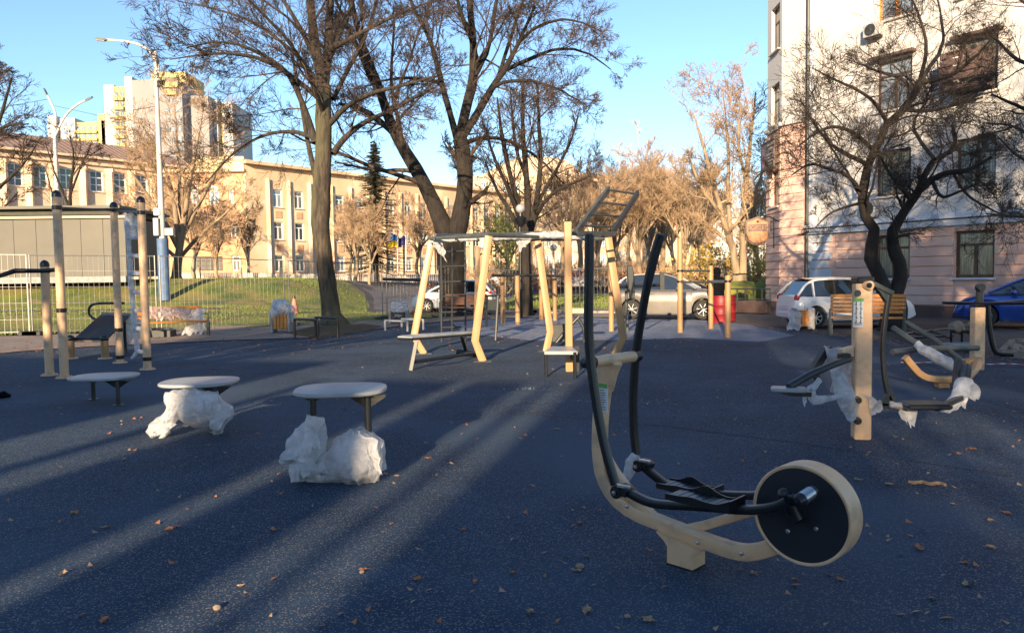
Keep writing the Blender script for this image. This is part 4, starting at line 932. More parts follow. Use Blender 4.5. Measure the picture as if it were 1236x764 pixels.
# ================================================================ LEFT PULL-UP STATION
def post(T,px,pyb,pytop,r=0.07,mt='beige',cap=True,xt=None,collars=()):
    g=G(px,pyb); zt=ZA(g,pytop); top=Vector((g.x,g.y,zt))
    mb=MB(); mb.tube([(g.x,g.y,0.0),(g.x,g.y,zt)],r,20); o=T.part('post',mb,mt)
    if cap: mb=MB(); mb.lathe((g.x,g.y,zt-0.03),(0,0,1),[(r*1.08,0),(r*1.08,0.05),(r*0.8,0.09),(r*0.3,0.115),(0,0.12)],18); T.part('cap',mb,'black',o)
    mb=MB(); mb.lathe((g.x,g.y,0),(0,0,1),[(r*2.0,0),(r*2.0,0.012),(r*1.1,0.02),(r*1.1,0.05)],20)
    for k in range(6):
        a=k*math.pi/3; mb.lathe((g.x+math.cos(a)*r*1.65,g.y+math.sin(a)*r*1.65,0.01),(0,0,1),[(0.016,0),(0.016,0.02),(0,0.024)],6)
    T.part('flange',mb,'beige',o)
    for zc_ in collars:
        mb=MB(); mb.lathe((g.x,g.y,zc_-0.035),(0,0,1),[(r*1.13,0),(r*1.13,0.07)],18); T.part('collar',mb,'black',o)
    return g,zt
T=Thing('pull_up_station','tall pull-up frame of three beige posts with black bars and a side ladder','pull-up frame',G(120,445))
gA=G(78,456);gB=G(145,438);gC=G(178,446)
zA=ZA(gA,251);zB_=ZA(gB,254);zC_=ZA(gC,257)
post(T,78,456,236,collars=(zA,ZA(gA,365)*0+0.001+1.15)); post(T,145,438,249,collars=(zB_,ZA(gB,398),ZA(gB,431))); post(T,178,446,243,collars=(zC_,ZA(gC,433)))
def V3(g,z): return Vector((g.x,g.y,z))
mb=MB(); mb.tube([V3(gA,zA),V3(gB,zB_)],0.022,10); T.part('bar',mb,'black'); mb=MB(); mb.tube([V3(gB,zB_),V3(gC,zC_)],0.022,10); T.part('bar',mb,'black')
T2=Thing('dip_bar_station','lower beige post carrying a long bent black bar at the left edge','exercise bars',G(60,453))
gD,zD=post(T2,60,453,320)
zb_=ZA(gD,327); mb=MB(); mb.tube([D(-60,342,gD.y-1.2),D(0,333,gD.y-0.35),D(18,327,gD.y-0.1),V3(gD,zb_)+Vector((0,-0.06,0)),D(76,325,gD.y+0.05)],0.036,12); T2.part('bar',mb,'black'); 
mb=MB(); mb.lathe(V3(gD,zb_-0.035),(0,0,1),[(0.085,0),(0.085,0.07)],18); T2.part('collar',mb,'black')
# ladder wrapped in film
T3=Thing('wrapped_ladder','ladder entirely wound in white film, hanging between two posts of the pull-up frame','ladder',(gC.x-0.2,gC.y+0.5,0))
lt,lb=D(152,262,14.3),D(166,425,14.3); rt,rb=D(171,262,13.95),D(180,424,13.95)
mb=wrapmb([lt,D(155,290,14.3),D(159,350,14.3),D(163,400,14.3),lb,D(158,432,14.2)],[0.05,0.045,0.055,0.04,0.05,0.02],70,10,0.025,41); T3.part('rail',mb,'film')
mb=wrapmb([rt+Vector((0,0,0.1)),D(173,300,13.95),D(177,380,13.95),rb],[0.06,0.05,0.05,0.03],70,10,0.025,42); T3.part('rail',mb,'film')
for i,y in enumerate((272,286,308,330,352,374,396,424)):
    f=(y-262)/163; a=lt.lerp(lb,f); b=rt.lerp(rb,f); b.z=ZA((b.x,b.y),y+1); a.z=ZA((a.x,a.y),y)
    mb=wrapmb([a,b],[0.045,0.04],18,8,0.02,43+i); T3.part('rung',mb,'film')
mb=sheetmb(D(148,256,14.2),D(176,262,14.0),D(170,284,14.0),D(154,292,14.2),12,10,0.05,51); T3.part('film_flap',mb,'film')
# sit-up bench
T=Thing('sit_up_bench','dark sloping sit-up board on two short beige legs with a looped black handle','sit-up bench',G(107,432))
Ys=G(107,432).y
for px in(86,127): g=G(px,433); zt=ZA(g,410); mb=MB().tube([(g.x,g.y,0),(g.x,g.y,zt)],0.075,16); o=T.part('leg',mb,'yellow'); mb=MB().lathe((g.x,g.y,0),(0,0,1),[(0.14,0),(0.14,0.02),(0.08,0.03)],16); T.part('flange',mb,'beige',o); mb=MB().sphere((g.x,g.y,zt+0.02),0.085,12,8); T.part('cap',mb,'black',o)
mb=MB(); a=D(88,409,Ys);b=D(126,409,Ys); mb.tube([a,b],0.03,10); T.part('cross_bar',mb,'black')
mb=MB(); mb.tube([D(88,411.5,Ys+.0),D(126,411.5,Ys+.0)],0.022,8);T.part('rail',mb,'beige')
mb=MB(); bk=Ys+0.9
P=[D(89,409,Ys),D(130,407,Ys),D(155,381,bk),D(121,380,bk)]; vs=P+[p+Vector((0,0,-0.05)) for p in P]; mb.add(vs,[(0,1,2,3),(7,6,5,4),(0,4,5,1),(1,5,6,2),(2,6,7,3),(3,7,4,0)]); P2=[D(121,380,bk),D(155,381,bk),D(157,378,bk+.4),D(124,377,bk+.4)]; vs=P2+[p+Vector((0,0,-0.05)) for p in P2]; mb.add(vs,[(0,1,2,3),(7,6,5,4),(0,4,5,1),(1,5,6,2),(2,6,7,3),(3,7,4,0)]); T.part('board',mb,'darkwood',smooth=False)
mb=MB(); mb.tube(smooth_path([D(150,366,bk),D(125,366,bk),D(110,367,bk),D(106,376,bk),D(111,384,bk),D(120,387,bk-.1)],2),0.028,10); T.part('handle',mb,'black')
mb=MB(); g=D(150,384,bk); mb.tube([g,(g.x,g.y,0)],0.03,8); T.part('strut',mb,'black')
# ================================================================ BENCHES
def bench(label,pl,pr,seat_z,back_z,depth=0.5,nb=4,ns=4,mt='wood',side='mgrey',face=-1,lean=0.12,extra=0):
    pl=Vector(pl);pr=Vector(pr); pl.z=pr.z=0; ax=(pr-pl).normalized(); L=(pr-pl).length; n=Vector((-ax.y,ax.x,0)); n=n if n.y>0 else -n
    T=Thing('park_bench',label,'bench',(pl+pr)/2)
    for i in range(ns):
        o=n*(depth*(i+0.5)/ns); T.part('slat',MB().bar(pl+o+Vector((0,0,seat_z)),pr+o+Vector((0,0,seat_z)),depth/ns*0.82,0.035,bev=0.006),mt,smooth=False)
    for i in range(nb):
        t=(i+0.6)/nb; z=seat_z+0.08+(back_z-seat_z-0.06)*t; o=n*(depth+lean*t); T.part('slat',MB().bar(pl+o+Vector((0,0,z)),pr+o+Vector((0,0,z)),0.035,(back_z-seat_z)/nb*0.80,bev=0.006),mt,smooth=False)
    for p,s_ in((pl+ax*0.03,1),(pr-ax*0.03,-1)):
        mb=MB(); mb.bar(p+Vector((0,0,0)),p+Vector((0,0,seat_z-0.02)),0.07,0.09); mb.bar(p+n*depth*0.92,p+n*(depth+lean+0.03)+Vector((0,0,back_z)),0.05,0.07,up=ax)
        mb.bar(p+Vector((0,0,seat_z-0.04)),p+n*depth+Vector((0,0,seat_z-0.04)),0.05,0.05); mb.bar(p+Vector((0,0,seat_z+0.2)),p+n*depth+Vector((0,0,seat_z+0.2)),0.05,0.04); mb.bar(p+Vector((0,0,seat_z)),p+Vector((0,0,seat_z+0.2)),0.04,0.04)
        T.part('side_frame',mb,side,smooth=False)
    return T,n,ax
g0=G(172,410);g1=G(253,405)
T,n,ax=bench('orange slatted park bench half draped in white film beside the wrapped ladder',g0,g1,0.45,0.86,nb=4)
mb=sheetmb(g0+n*0.42+Vector((0.15,0,0.95)),g1+n*0.45+Vector((-0.2,0,0.78)),g1+n*0.2+Vector((-0.3,0,0.5)),g0+n*0.1+Vector((0.1,0,0.48)),26,12,0.07,61,0.3)
s_=sheetmb(g1+n*0.3+Vector((-0.28,0,0.8)),g1+n*0.25+Vector((0.0,0,0.8)),g1+Vector((-0.05,-0.35,0.02)),g1+Vector((-0.75,-0.3,0.02)),12,14,0.06,62,0.2); mb.add(s_.v,s_.f)
single('plastic_sheet',mb,'film','pinkish white film draped over the back of the wrapped park bench','plastic film',g1)
mb=wrapmb([D(153,380,17.2),D(157,392,17.2),D(150,410,17.0),D(140,398,17.1)],[0.2,0.24,0.14,0.05],30,20,0.09,63); single('plastic_wrap',mb,'film','white film ball caught behind the ladder at the left end of the bench','plastic film',D(152,410,17.1))
mb=MB().box(D(197,403,22.0),(0.62,0.4,0.26),bev=0.02); single('ballast_block',mb,'dgrey','low dark block under the middle of the film draped park bench','ballast block',D(197,410,22))
g0=G(1000,405);g1=G(1093,407)
bench('brown slatted park bench standing behind the tall ladder',G(530,385),G(579,385.5),0.45,0.95,nb=5,ns=4,mt='bwood')
bench('bare orange slatted park bench in front of the white car',g0,g1,0.46,1.02,nb=5,ns=4)
# ================================================================ BINS
def litter_bin(label,px,py,w,z1,wrapseed=None,mt2='wood'):
    g=G(px,py); T=Thing('litter_bin',label,'litter bin',g)
    for s_ in(-1,1): T.part('side_panel',MB().box((g.x+s_*w*0.5,g.y,z1/2),(w*0.16,w*0.9,z1),bev=0.02),'conc',smooth=False)
    for i in range(4): T.part('slat',MB().box((g.x-w*0.31+w*0.205*i,g.y-w*0.42,z1*0.55),(w*0.18,0.03,z1*0.75),bev=0.005),mt2,smooth=False)
    T.part('bucket',MB().box((g.x,g.y,z1*0.52),(w*0.8,w*0.7,z1*0.7)),'dgrey',smooth=False)
    return g
g=litter_bin('orange slatted litter bin under a puffed white bag, near the leaning trunk',341,401,0.52,0.62)
mb=MB(); Yg=g.y
for i,(a,b,r_) in enumerate(((333,377,.15),(340,370,.18),(348,374,.15),(335,368,.13),(350,383,.1),(343,382,.14))):
    s_=MB().sphere(D(a,b,Yg+0.05*(i%3-1)),r_*1.45,22,14); crumple(s_,0.12,5,i+70); mb.add(s_.v,s_.f)
single('white_bag',mb,'film','puffed white plastic bag stuffed over the orange slatted litter bin','plastic bag',(g.x,g.y,0.62))
g=litter_bin('dark litter bin under a squared white bag, behind the white bent bars',482,390,0.6,0.45,mt2='darkwood')
mb=MB().box(D(483,372,g.y),(0.62,0.55,0.5)); vs=sheetmb(D(471,362,g.y),D(495,362,g.y),D(492,382,g.y),D(473,382,g.y),4,4,0.01,1)
mb=wrapmb([D(482,383,g.y),D(482,374,g.y),D(483,364,g.y)],[0.26,0.30,0.33],20,24,0.09,80); single('white_bag',mb,'film','white bag filling the dark litter bin next to the fence','plastic bag',(g.x,g.y,0.5))
g=litter_bin('small orange slatted litter bin behind thin film, left of the bare park bench',968,398,0.50,0.62)
mb=sheetmb(D(953,372,g.y-.3),D(968,378,g.y-.32),D(966,402,g.y-.4),D(950,400,g.y-.3),8,10,0.06,81); s_=sheetmb(D(976,370,g.y-.3),D(983,372,g.y-.3),D(983,398,g.y-.3),D(975,398,g.y-.3),6,10,0.04,82); mb.add(s_.v,s_.f); single('plastic_sheet',mb,'film','thin torn film clinging to the small orange bin','plastic film',g)
# ================================================================ BENT BARS
def hoops(label,sets,mt,r=0.035):
    g=G(*sets[0][0]); T=Thing('low_hoop_bars',label,'low bars',g)
    for st in sets:
        a=G(*st[0]); b=G(*st[-1]); za=ZA(a,st[1][1]); zb=ZA(b,st[2][1])
        P_=[V3(a,0),V3(a,za*0.8),V3(a,za)+(V3(b,za)-V3(a,za))*0.08,V3(b,zb)+(V3(a,zb)-V3(b,zb))*0.08,V3(b,zb*0.8),V3(b,0)]
        T.part('hoop',MB().tube(smooth_path([P_[0],P_[1],V3(a,za),P_[2],P_[3],V3(b,zb),P_[4],P_[5]],2),r,12),mt)
hoops('pair of low black hoop bars in front of the big trunk',[[(356,408),(357,385),(383,386),(384,411)],[(381,406),(382,383),(407,384),(408,408)]],'black')
hoops('pair of low bars with one white wrapped end beside the dark bin',[[(465,399),(466,387),(489,388),(492,400)],[(485,396),(486,385),(508,386),(511,398)]],'board')
# ================================================================ CENTRAL CLIMBING FRAME
g=G(620,432); T=Thing('climbing_frame','yellow beige climbing frame with bent legs and film wrapped overhead bars','climbing frame',g)
lp=rr(0.15,0.10,0.012)
def bleg(top,kn,ft,Yb=None,w=0.15,sec=(0.15,0.10),mt='yellow',topdy=0.0):
    f=G(*ft); Y=f.y; P_=[V3(f,0),D(kn[0],kn[1],Y),D(top[0],top[1],Y+topdy)]
    mb=MB(); mb.sweep(P_,rr(sec[0],sec[1],0.012),up=(0,1,0.0)); o=T.part('leg',mb,mt,ang=50)
    mb=MB(); mb.box((f.x,f.y,0.006),(0.34,0.26,0.012)); T.part('foot_plate',mb,'dgrey',o,smooth=False); return P_
l1=bleg((521,291),(500,406),(512,427),topdy=0.2); l2=bleg((590,285),(573.5,411),(583,436)); l2b=bleg((577,297),(575,370),(574,396),topdy=0); 
l3=bleg((649,291),(664,400),(659,424)); l4=bleg((734,287),(752,408),(742,428))
vp_=G(687,448); 
def rectpost(T,g,zt,w,d,mt,name='post',yaw=0): 
    return T.part(name,MB().bar(g,V3(g,zt),w,d,up=(math.sin(yaw),math.cos(yaw),0),bev=0.012),mt,smooth=False)
rectpost(T,vp_,ZA(vp_,268),0.12,0.14,'yellow')
mb=MB(); mb.lathe(V3(vp_,0.25)+Vector((0.06,-.06,0)),(0,-1,0),[(0.05,0),(0.05,0.03),(0,0.03)],12); mb.bar(V3(vp_,0.0)+Vector((0.13,0,0)),V3(vp_,0.42)+Vector((0.13,0,0)),0.08,0.1); T.part('foot_bracket',mb,'black',smooth=False)
Yf=l1[0].y; 
ra=[D(519,288,Yf-.1),D(590,283.5,l2[0].y),D(650,286,l3[0].y-0.5)]; 
rb_=[D(526,284,Yf+1.2),D(577,284,l2b[0].y),D(650,281,l3[0].y+1.2),D(735,285,l4[0].y+.3)]
mb=MB(); mb.tube(ra,0.035,10); T.part('rail',mb,'mgrey'); mb=MB(); mb.tube([D(521,290,Yf),D(590,288,15.9),D(650,289,16.2),D(736,288,16.7)],0.045,10); T.part('rail',mb,'mgrey')
mb=MB(); mb.tube(rb_,0.035,10); T.part('rail',mb,'mgrey')
for i in range(9):
    t=i/8; x=524+208*t; T.part('rung',MB().tube([D(x,289.0,15.3+1.3*t),D(x+3,283.5,17.2+.4*t)],0.02,8),'mgrey')
TT=Thing('wrapped_bar','film wound along the overhead rail of the central climbing frame','plastic film',V3(g,2.4))
mb=wrapmb([D(586,288,15.6),D(610,286,15.8),D(635,285,16),D(660,283,16),D(682,284,16.2),D(705,287,16.4)],[0.05,0.055,0.07,0.075,0.08,0.04],110,14,0.05,90)
mb2=wrapmb([D(519,290,Yf),D(545,289,Yf),D(570,288.5,Yf),D(588,287,Yf)],[0.06,0.045,0.04,0.055],60,12,0.035,91); mb.add(mb2.v,mb2.f); TT.part('film_roll',mb,'film')
mb=sheetmb(D(519,291,Yf-.1),D(533,291,Yf-.1),D(540,318,Yf-.1),D(529,306,Yf-.1),8,12,0.06,92,0.3); TT.part('film_shred',mb,'film'); TT.part('film_shred',sheetmb(D(624,288,16),D(643,288,16),D(634,300,16),D(624,306,16),8,8,0.06,93,.4),'film'); TT.part('film_shred',sheetmb(D(578,286,15.7),D(595,286,15.7),D(592,300,15.7),D(577,302,15.7),8,8,0.05,94,.3),'film')
# wall ladder
TL_=Thing('ladder','tall dark ladder with thin rungs standing behind the bench of the climbing frame','ladder',G(547,414))
Yl=G(547,414).y
for (xt,xb,yt,yb) in((532,533,291,413),(546,545.5,296,408),(561,562,289,412)):
    g=G(xb,yb); TL_.part('rail',MB().tube([V3(g,0),D(xt,yt,g.y)],0.024,8),'dgrey')
for y in (304,322,340.5,358,377,395.5): TL_.part('rung',MB().tube([D(533,y,Yl),D(562,y-1,Yl)],0.02,8),'dgrey')
# bench beneath
Tb=Thing('exercise_bench','grey topped training bench with splayed legs at the left foot of the climbing frame','exercise bench',G(520,440))
Yb0=G(496,447).y; Yb1=G(565,430).y
tp=[D(488,407,Yb0),D(568,401,Yb1-.6)]
mb=MB(); d_=(tp[1]-tp[0]).normalized(); mb.bar(tp[0],tp[1],0.34,0.05,bev=0.015); Tb.part('bench_top',mb,'board',smooth=False)
mb=MB(); mb.bar(tp[0]-Vector((0,0,.03)),tp[1]-Vector((0,0,.03)),0.3,0.05); Tb.part('bench_rim',mb,'black',smooth=False)
Tb.part('leg',MB().bar(G(496,447),D(503,411,Yb0+.05),0.06,0.09,up=(0,1,0)),'mgrey',smooth=False); Tb.part('leg',MB().bar(G(564,428),D(557,405,Yb1-.4),0.06,0.08,up=(0,1,0)),'dgrey',smooth=False)
Tb.part('cross_bar',MB().tube([D(499,437,Yb0+.05),D(540,431,Yb0+.5),D(577,425,Yb1)],0.03,8),'black'); Tb.part('foot_roller',MB().tube([D(552,425,Yb1),D(582,428,Yb1-.2)],0.06,12),'black')
# seat at the vertical post
Ts=Thing('corner_stool','small grey corner seat on thin black legs before the single upright post','exercise seat',G(676,453))
Yq=G(676,454).y; P_=[D(657,424,Yq-.3),D(697,424,Yq-.3),D(690,418,Yq+.5),D(666,418,Yq+.5)]
mb=MB(); vs=P_+[p-Vector((0,0,0.05)) for p in P_]; mb.add(vs,[(0,1,2,3),(7,6,5,4),(0,4,5,1),(1,5,6,2),(2,6,7,3),(3,7,4,0)]); Ts.part('seat',mb,'board',smooth=False)
for px,py in((659,455),(694,457)): gg=G(px,py); Ts.part('leg',MB().tube([gg,V3(gg,ZA(gg,425))],0.026,8),'black')
# tilted monkey ladder
Tm=Thing('tilted_ladder','dark grey tilted overhead ladder rising to the right above the climbing frame','overhead ladder',D(716,285,14))
BL,BR,TR,TLf=D(696,280,13.2),D(739,281,13.6),D(770,233,15.0),D(735,228,15.0)
Tm.part('rail',MB().bar(BL,TLf,0.05,0.15,up=(0,-.3,1),bev=0.01),'mgrey',smooth=False); Tm.part('rail',MB().bar(BR,TR,0.05,0.15,up=(0,-.3,1),bev=0.01),'dgrey',smooth=False)
for t in(0.13,0.38,0.66,0.97): Tm.part('rung',MB().tube([BL.lerp(TLf,t),BR.lerp(TR,t)],0.022,8),'dgrey')
Tm.part('cross_beam',MB().bar(BL+Vector((-.1,0,-.02)),BR+Vector((.05,0,-.02)),0.08,0.08),'dgrey',smooth=False)
# machine behind the seat
Tx=Thing('leg_press_machine','grey tubed seat machine with a pale board, behind the corner seat','exercise machine',G(690,430))
Yx=18.2
Tx.part('board',MB().box(D(696,375,Yx),(0.62,0.5,0.12),bev=0.02),'beige',smooth=False)
for P_ in([(699,382),(684,398),(668,418)],[(697,384),(703,392),(706,402),(705,415)],[(664,420),(685,417),(706,416),(722,417)]): Tx.part('tube',MB().tube(smooth_path([D(a,b,Yx) for a,b in P_],1),0.045,10),'dgrey')
Tx.part('backrest',MB().box(D(678,402,Yx+.2),(0.5,0.08,0.45),bev=0.02),'dgrey',smooth=False)
Tx.part('tube',MB().tube([D(706,415,Yx),D(706,424,Yx)],0.04,8),'dgrey'); Tx.part('tube',MB().tube([D(668,416,Yx),D(668,424,Yx)],0.04,8),'dgrey')
# dark stand
Td=Thing('step_stand','thin dark stand with short side rungs between the climbing frame legs','exercise stand',G(596,406))
Yd=G(598,410).y
Td.part('post',MB().tube([G(598,411),D(601,357,Yd)],0.035,8),'dgrey'); Td.part('post',MB().tube([G(587,395),D(588,357,G(587,395).y)],0.035,8),'dgrey')
Td.part('cross_bar',MB().bar(D(588,357,Yd+1),D(602,357,Yd),0.12,0.05),'black',smooth=False); Td.part('panel',MB().bar(D(589,368,Yd+1),D(601,368,Yd+.1),0.03,0.28),'mgrey',smooth=False)
for y in(384,396): Td.part('rung',MB().tube([D(592,y,Yd),D(601,y,Yd)],0.035,8),'dgrey')
# long far bars
Tp=Thing('parallel_bars','far long grey rail carried on five yellow posts beyond the climbing frame','parallel bars',G(640,390))
for px,yb in((607,390),(625,391.5),(653.5,386),(670,387)):
    g=G(px,yb); zt=ZA(g,333); Tp.part('post',MB().tube([g,V3(g,zt)],0.085,14),'yellow'); 
Tp.part('rail',MB().tube([D(594,332.5,25),D(650,332.5,26.5),D(683,333.5,27)],0.05,8),'dgrey')
# right far bars
Tr=Thing('low_pull_up_bars','three slim beige posts of stepped height in front of the silver car','pull-up bars',G(850,400))
pr_=[(821,401.5,288),(858,397,321),(878.5,408,333)]
gs=[]
for px,yb,yt in pr_:
    g=G(px,yb); zt=ZA(g,yt); gs.append(g); o=Tr.part('post',MB().tube([g,V3(g,zt)],0.075,14),'yellow')
    for yc in((340,327) if px<850 else (339.5,)): Tr.part('collar',MB().lathe(V3(g,ZA(g,yc)-.03),(0,0,1),[(0.088,0),(0.088,0.06)],14),'black',o)
for a,b,y in((0,2,340.5),(0,1,327),(1,2,339.5)): Tr.part('bar',MB().tube([V3(gs[a],ZA(gs[a],y)),V3(gs[b],ZA(gs[b],y))],0.03,8),'mgrey')
g=G(738,400); single('stub_post',MB().tube([g,V3(g,ZA(g,320))],0.075,14),'yellow','single yellow post close behind the right leg of the climbing frame','post',g)
# upright pads machine before the silver car
g=G(768,400); Tq=Thing('press_machine','dark frame with upright arm pads in front of the silver car','exercise machine',g); Yq=21.5
Tq.part('arm',MB().bar(D(760,320,Yq),D(763,361,Yq),0.12,0.2,up=(1,0,0),bev=0.03),'dgrey',smooth=False); Tq.part('arm',MB().bar(D(799,328,Yq),D(799,350,Yq),0.1,0.12,up=(1,0,0)),'cardark',smooth=False)
Tq.part('cross_bar',MB().tube([D(746,346,Yq),D(800,344,Yq)],0.05,8),'black'); Tq.part('post',MB().tube([D(756,340,Yq+.1),D(756,362,Yq+.1),V3(D(757,362,Yq+.1),0)],0.045,8),'mgrey')

# ================================================================ RIGHT MACHINES
gP=G(1039,529); Yr=gP.y
T=Thing('walking_machine','beige post exercise machine with hanging footboards wrapped in torn film, right foreground','exercise machine',gP)
zt=ZA(gP,342); wpost=19.5/FPX*Yr
T.part('post',MB().bar(gP,V3(gP,zt),wpost,wpost*0.9,up=(0.15,1,0),bev=0.012),'beige',smooth=False)
T.part('cap',MB().box(V3(gP,zt+0.03),(wpost*1.06,wpost*0.95,0.06),bev=0.01),'black',smooth=False)
def Dr(px,py,dy=0.0): return D(px,py,Yr+dy)
fd=-wpost*0.46
mb=MB().lathe(Dr(1035,354,fd-.0),(0.1,-1,0),[(0.0,0.012),(0.03,0.012),(0.032,0.0)],16); T.part('badge',mb,'mgrey')
c=Dr(1036,378,fd-.006); mb=MB().box(c,(0.095,0.005,0.27),(1,-0.15*0,0)); st=T.part('sticker',mb,'sticker',smooth=False)
T.part('sticker_band',MB().box(c+Vector((0,-.003,.125)),(0.095,0.005,0.03)),'stickg',st,smooth=False)
mb=MB()
for i in range(5):
    for s_ in(-1,1):
        o=c+Vector((0.022*s_,-0.004,0.085-0.042*i)); mb.box(o,(0.008,0.004,0.028)); mb.box(o+Vector((0.009*(1 if i%2 else -1),0,-0.004)),(0.014,0.004,0.006)); mb.box(o+Vector((0,0,0.019)),(0.009,0.004,0.008))
for i in range(4): mb.box(c+Vector((0,-.004,-0.112-0.0*i+0.006*i)),(0.075,0.004,0.002))
T.part('print',mb,'ink',st,smooth=False)
T.part('pivot',MB().tube([Dr(1044,344),Dr(1050,344,-.05)],0.035,14).lathe(Dr(1049,344.5,-.1),(0.2,-1,0),[(0.042,-0.05),(0.042,0.02),(0.02,0.024),(0,0.024)],18),'beige')
T.part('pivot_cap',MB().lathe(Dr(1048.7,344.5,-.125),(0.2,-1,0),[(0.026,0),(0.026,0.012),(0,0.014)],16),'black')
mb=MB(); P_=[Dr(1053,343,-.05),Dr(1076,353.5,-.05),Dr(1071,366,-.05),Dr(1062,352,-.05)]; vs=P_+[p+Vector((0,0.06,0)) for p in P_]; mb.add(vs,[(0,1,2,3),(7,6,5,4),(0,4,5,1),(1,5,6,2),(2,6,7,3),(3,7,4,0)]); mb.bar(Dr(1052,342,-.03),Dr(1076,354,-.03),0.09,0.04); T.part('gusset',mb,'mgrey',smooth=False)
T.part('swing_arm',MB().sweep(smooth_path([Dr(1073,356,-.03),Dr(1069,380,-.03),Dr(1065.5,410,-.03),Dr(1066,440,-.03),Dr(1069,465,-.03),Dr(1075,486,-.03)],2),rr(0.045,0.05,0.012),up=(0,1,0)),'dgrey')
mb=MB(); mb.prism([(-.09,0),(.07,0),(.02,.16),(-.01,.16)],Dr(1073,489,-.03),(1,0,0),(0,0,1),0.05); T.part('gusset',mb,'dgrey',smooth=False)
T.part('foot_bar',MB().bar(Dr(1050,488,-.03),Dr(1094,492,-.03),0.05,0.045),'dgrey',smooth=False)
mb=MB(); mb.box(Dr(1116,489,-.12),(0.40,0.26,0.05),(0.99,-0.08,0),bev=0.012); T.part('footboard',mb,'black',smooth=False); mb=MB(); mb.box(Dr(1116,486,-.12),(0.36,0.22,0.012),(0.99,-0.08,0)); T.part('tread',mb,'dgrey',smooth=False)
T.part('foot_bar',MB().bar(Dr(1130,493,-.12),Dr(1160,480,.1),0.05,0.045),'dgrey',smooth=False)
for y in(482,507): T.part('bolt',MB().lathe(Dr(1034.5,y,fd),(-0.25,-1,0),[(0.034,-0.01),(0.034,0.05),(0.024,0.052),(0.024,0.07),(0,0.07)],14),'black')
T.part('stub',MB().bar(Dr(1014,427,-.0),Dr(1034,422,0.02),0.09,0.09,up=(0,1,0)),'beige',smooth=False)
mb=MB(); mb.tube([Dr(1025,433,-.1),Dr(1008,439,-.25),Dr(978,452,-.4),Dr(952,467,-.5)],0.034,10); T.part('pedal_arm',mb,'dgrey'); T.part('joint',MB().box(Dr(1019,432,-.1),(0.10,0.09,0.09),bev=0.01),'black',smooth=False)
mb=MB(); mb.box(Dr(952,470,-.5),(0.30,0.2,0.035),(0.94,-0.30,0),bev=0.01); T.part('footboard',mb,'board',smooth=False); T.part('foot_frame',MB().bar(Dr(948,474,-.5),Dr(974,475,-.45),0.14,0.04),'black',smooth=False)
mb=MB(); mb.bar(Dr(1003,421,.2),Dr(994,422,.2),0.05,0.06,up=(0,1,0)); mb.bar(Dr(997,422,.2),Dr(978,453,.15),0.06,0.10,up=(0,1,0)); mb.bar(Dr(984,452,.1),Dr(988,459,.1),0.05,0.05); T.part('handle',mb,'black',smooth=False)
W_=Thing('plastic_wrap','long torn white film hanging off the left side of the beige walking machine','plastic film',gP+Vector((-.2,0,0)))
mb=sheetmb(Dr(998,418,.12),Dr(1028,428,.1),Dr(1034,470,.05),Dr(1006,474,.05),14,16,0.06,101,.1); s_=wrapmb([Dr(1012,450,.05),Dr(1018,470,.0),Dr(1026,490,-.06),Dr(1031,506,-.1)],[0.05,0.10,0.085,0.03],50,24,0.05,111); mb.add(s_.v,s_.f)
W_.part('film_bunch',mb,'film')
mb=wrapmb([Dr(990,458,-.1),Dr(978,470,-.15),Dr(983,482,-.15),Dr(1000,480,-.1),Dr(1016,478,-.05),Dr(1026,482,0)],[0.025,0.042,0.045,0.034,0.03,0.035],60,18,0.03,102); W_.part('film_strip',mb,'film')
W_.part('film_shred',sheetmb(Dr(967,470,-.18),Dr(976,468,-.18),Dr(974,486,-.18),Dr(970,492,-.18),6,10,0.02,103),'film'); W_.part('film_shred',sheetmb(Dr(1046,478,-.15),Dr(1062,484,-.1),Dr(1069,494,-.1),Dr(1057,505,-.1),8,8,0.04,104,.4),'film')
W_=Thing('plastic_wrap','white film tied on the right footboard of the walking machine with two hanging ends','plastic film',Dr(1110,520))
mb=wrapmb([Dr(1072,488,-.05),Dr(1085,489,-.06),Dr(1100,490,-.05)],[0.03,0.04,0.03],20,14,0.03,105); W_.part('film_strip',mb,'film')
mb=sheetmb(Dr(1086,492,-.08),Dr(1108,492,-.08),Dr(1106,517,-.08),Dr(1092,520,-.08),10,12,0.05,106,.4); W_.part('film_shred',mb,'film')
mb=wrapmb([Dr(1138,492,0),Dr(1150,486,.1),Dr(1160,474,.2),Dr(1164,460,.3)],[0.03,0.06,0.065,0.07],30,18,0.05,107); s_=sheetmb(Dr(1160,466,.3),Dr(1172,462,.3),Dr(1188,484,.3),Dr(1180,487,.3),8,10,0.04,108,.3); mb.add(s_.v,s_.f); s_=sheetmb(Dr(1152,480,.2),Dr(1168,478,.2),Dr(1164,496,.1),Dr(1156,496,.1),8,8,.04,109,.3); mb.add(s_.v,s_.f); W_.part('film_knot',mb,'film')
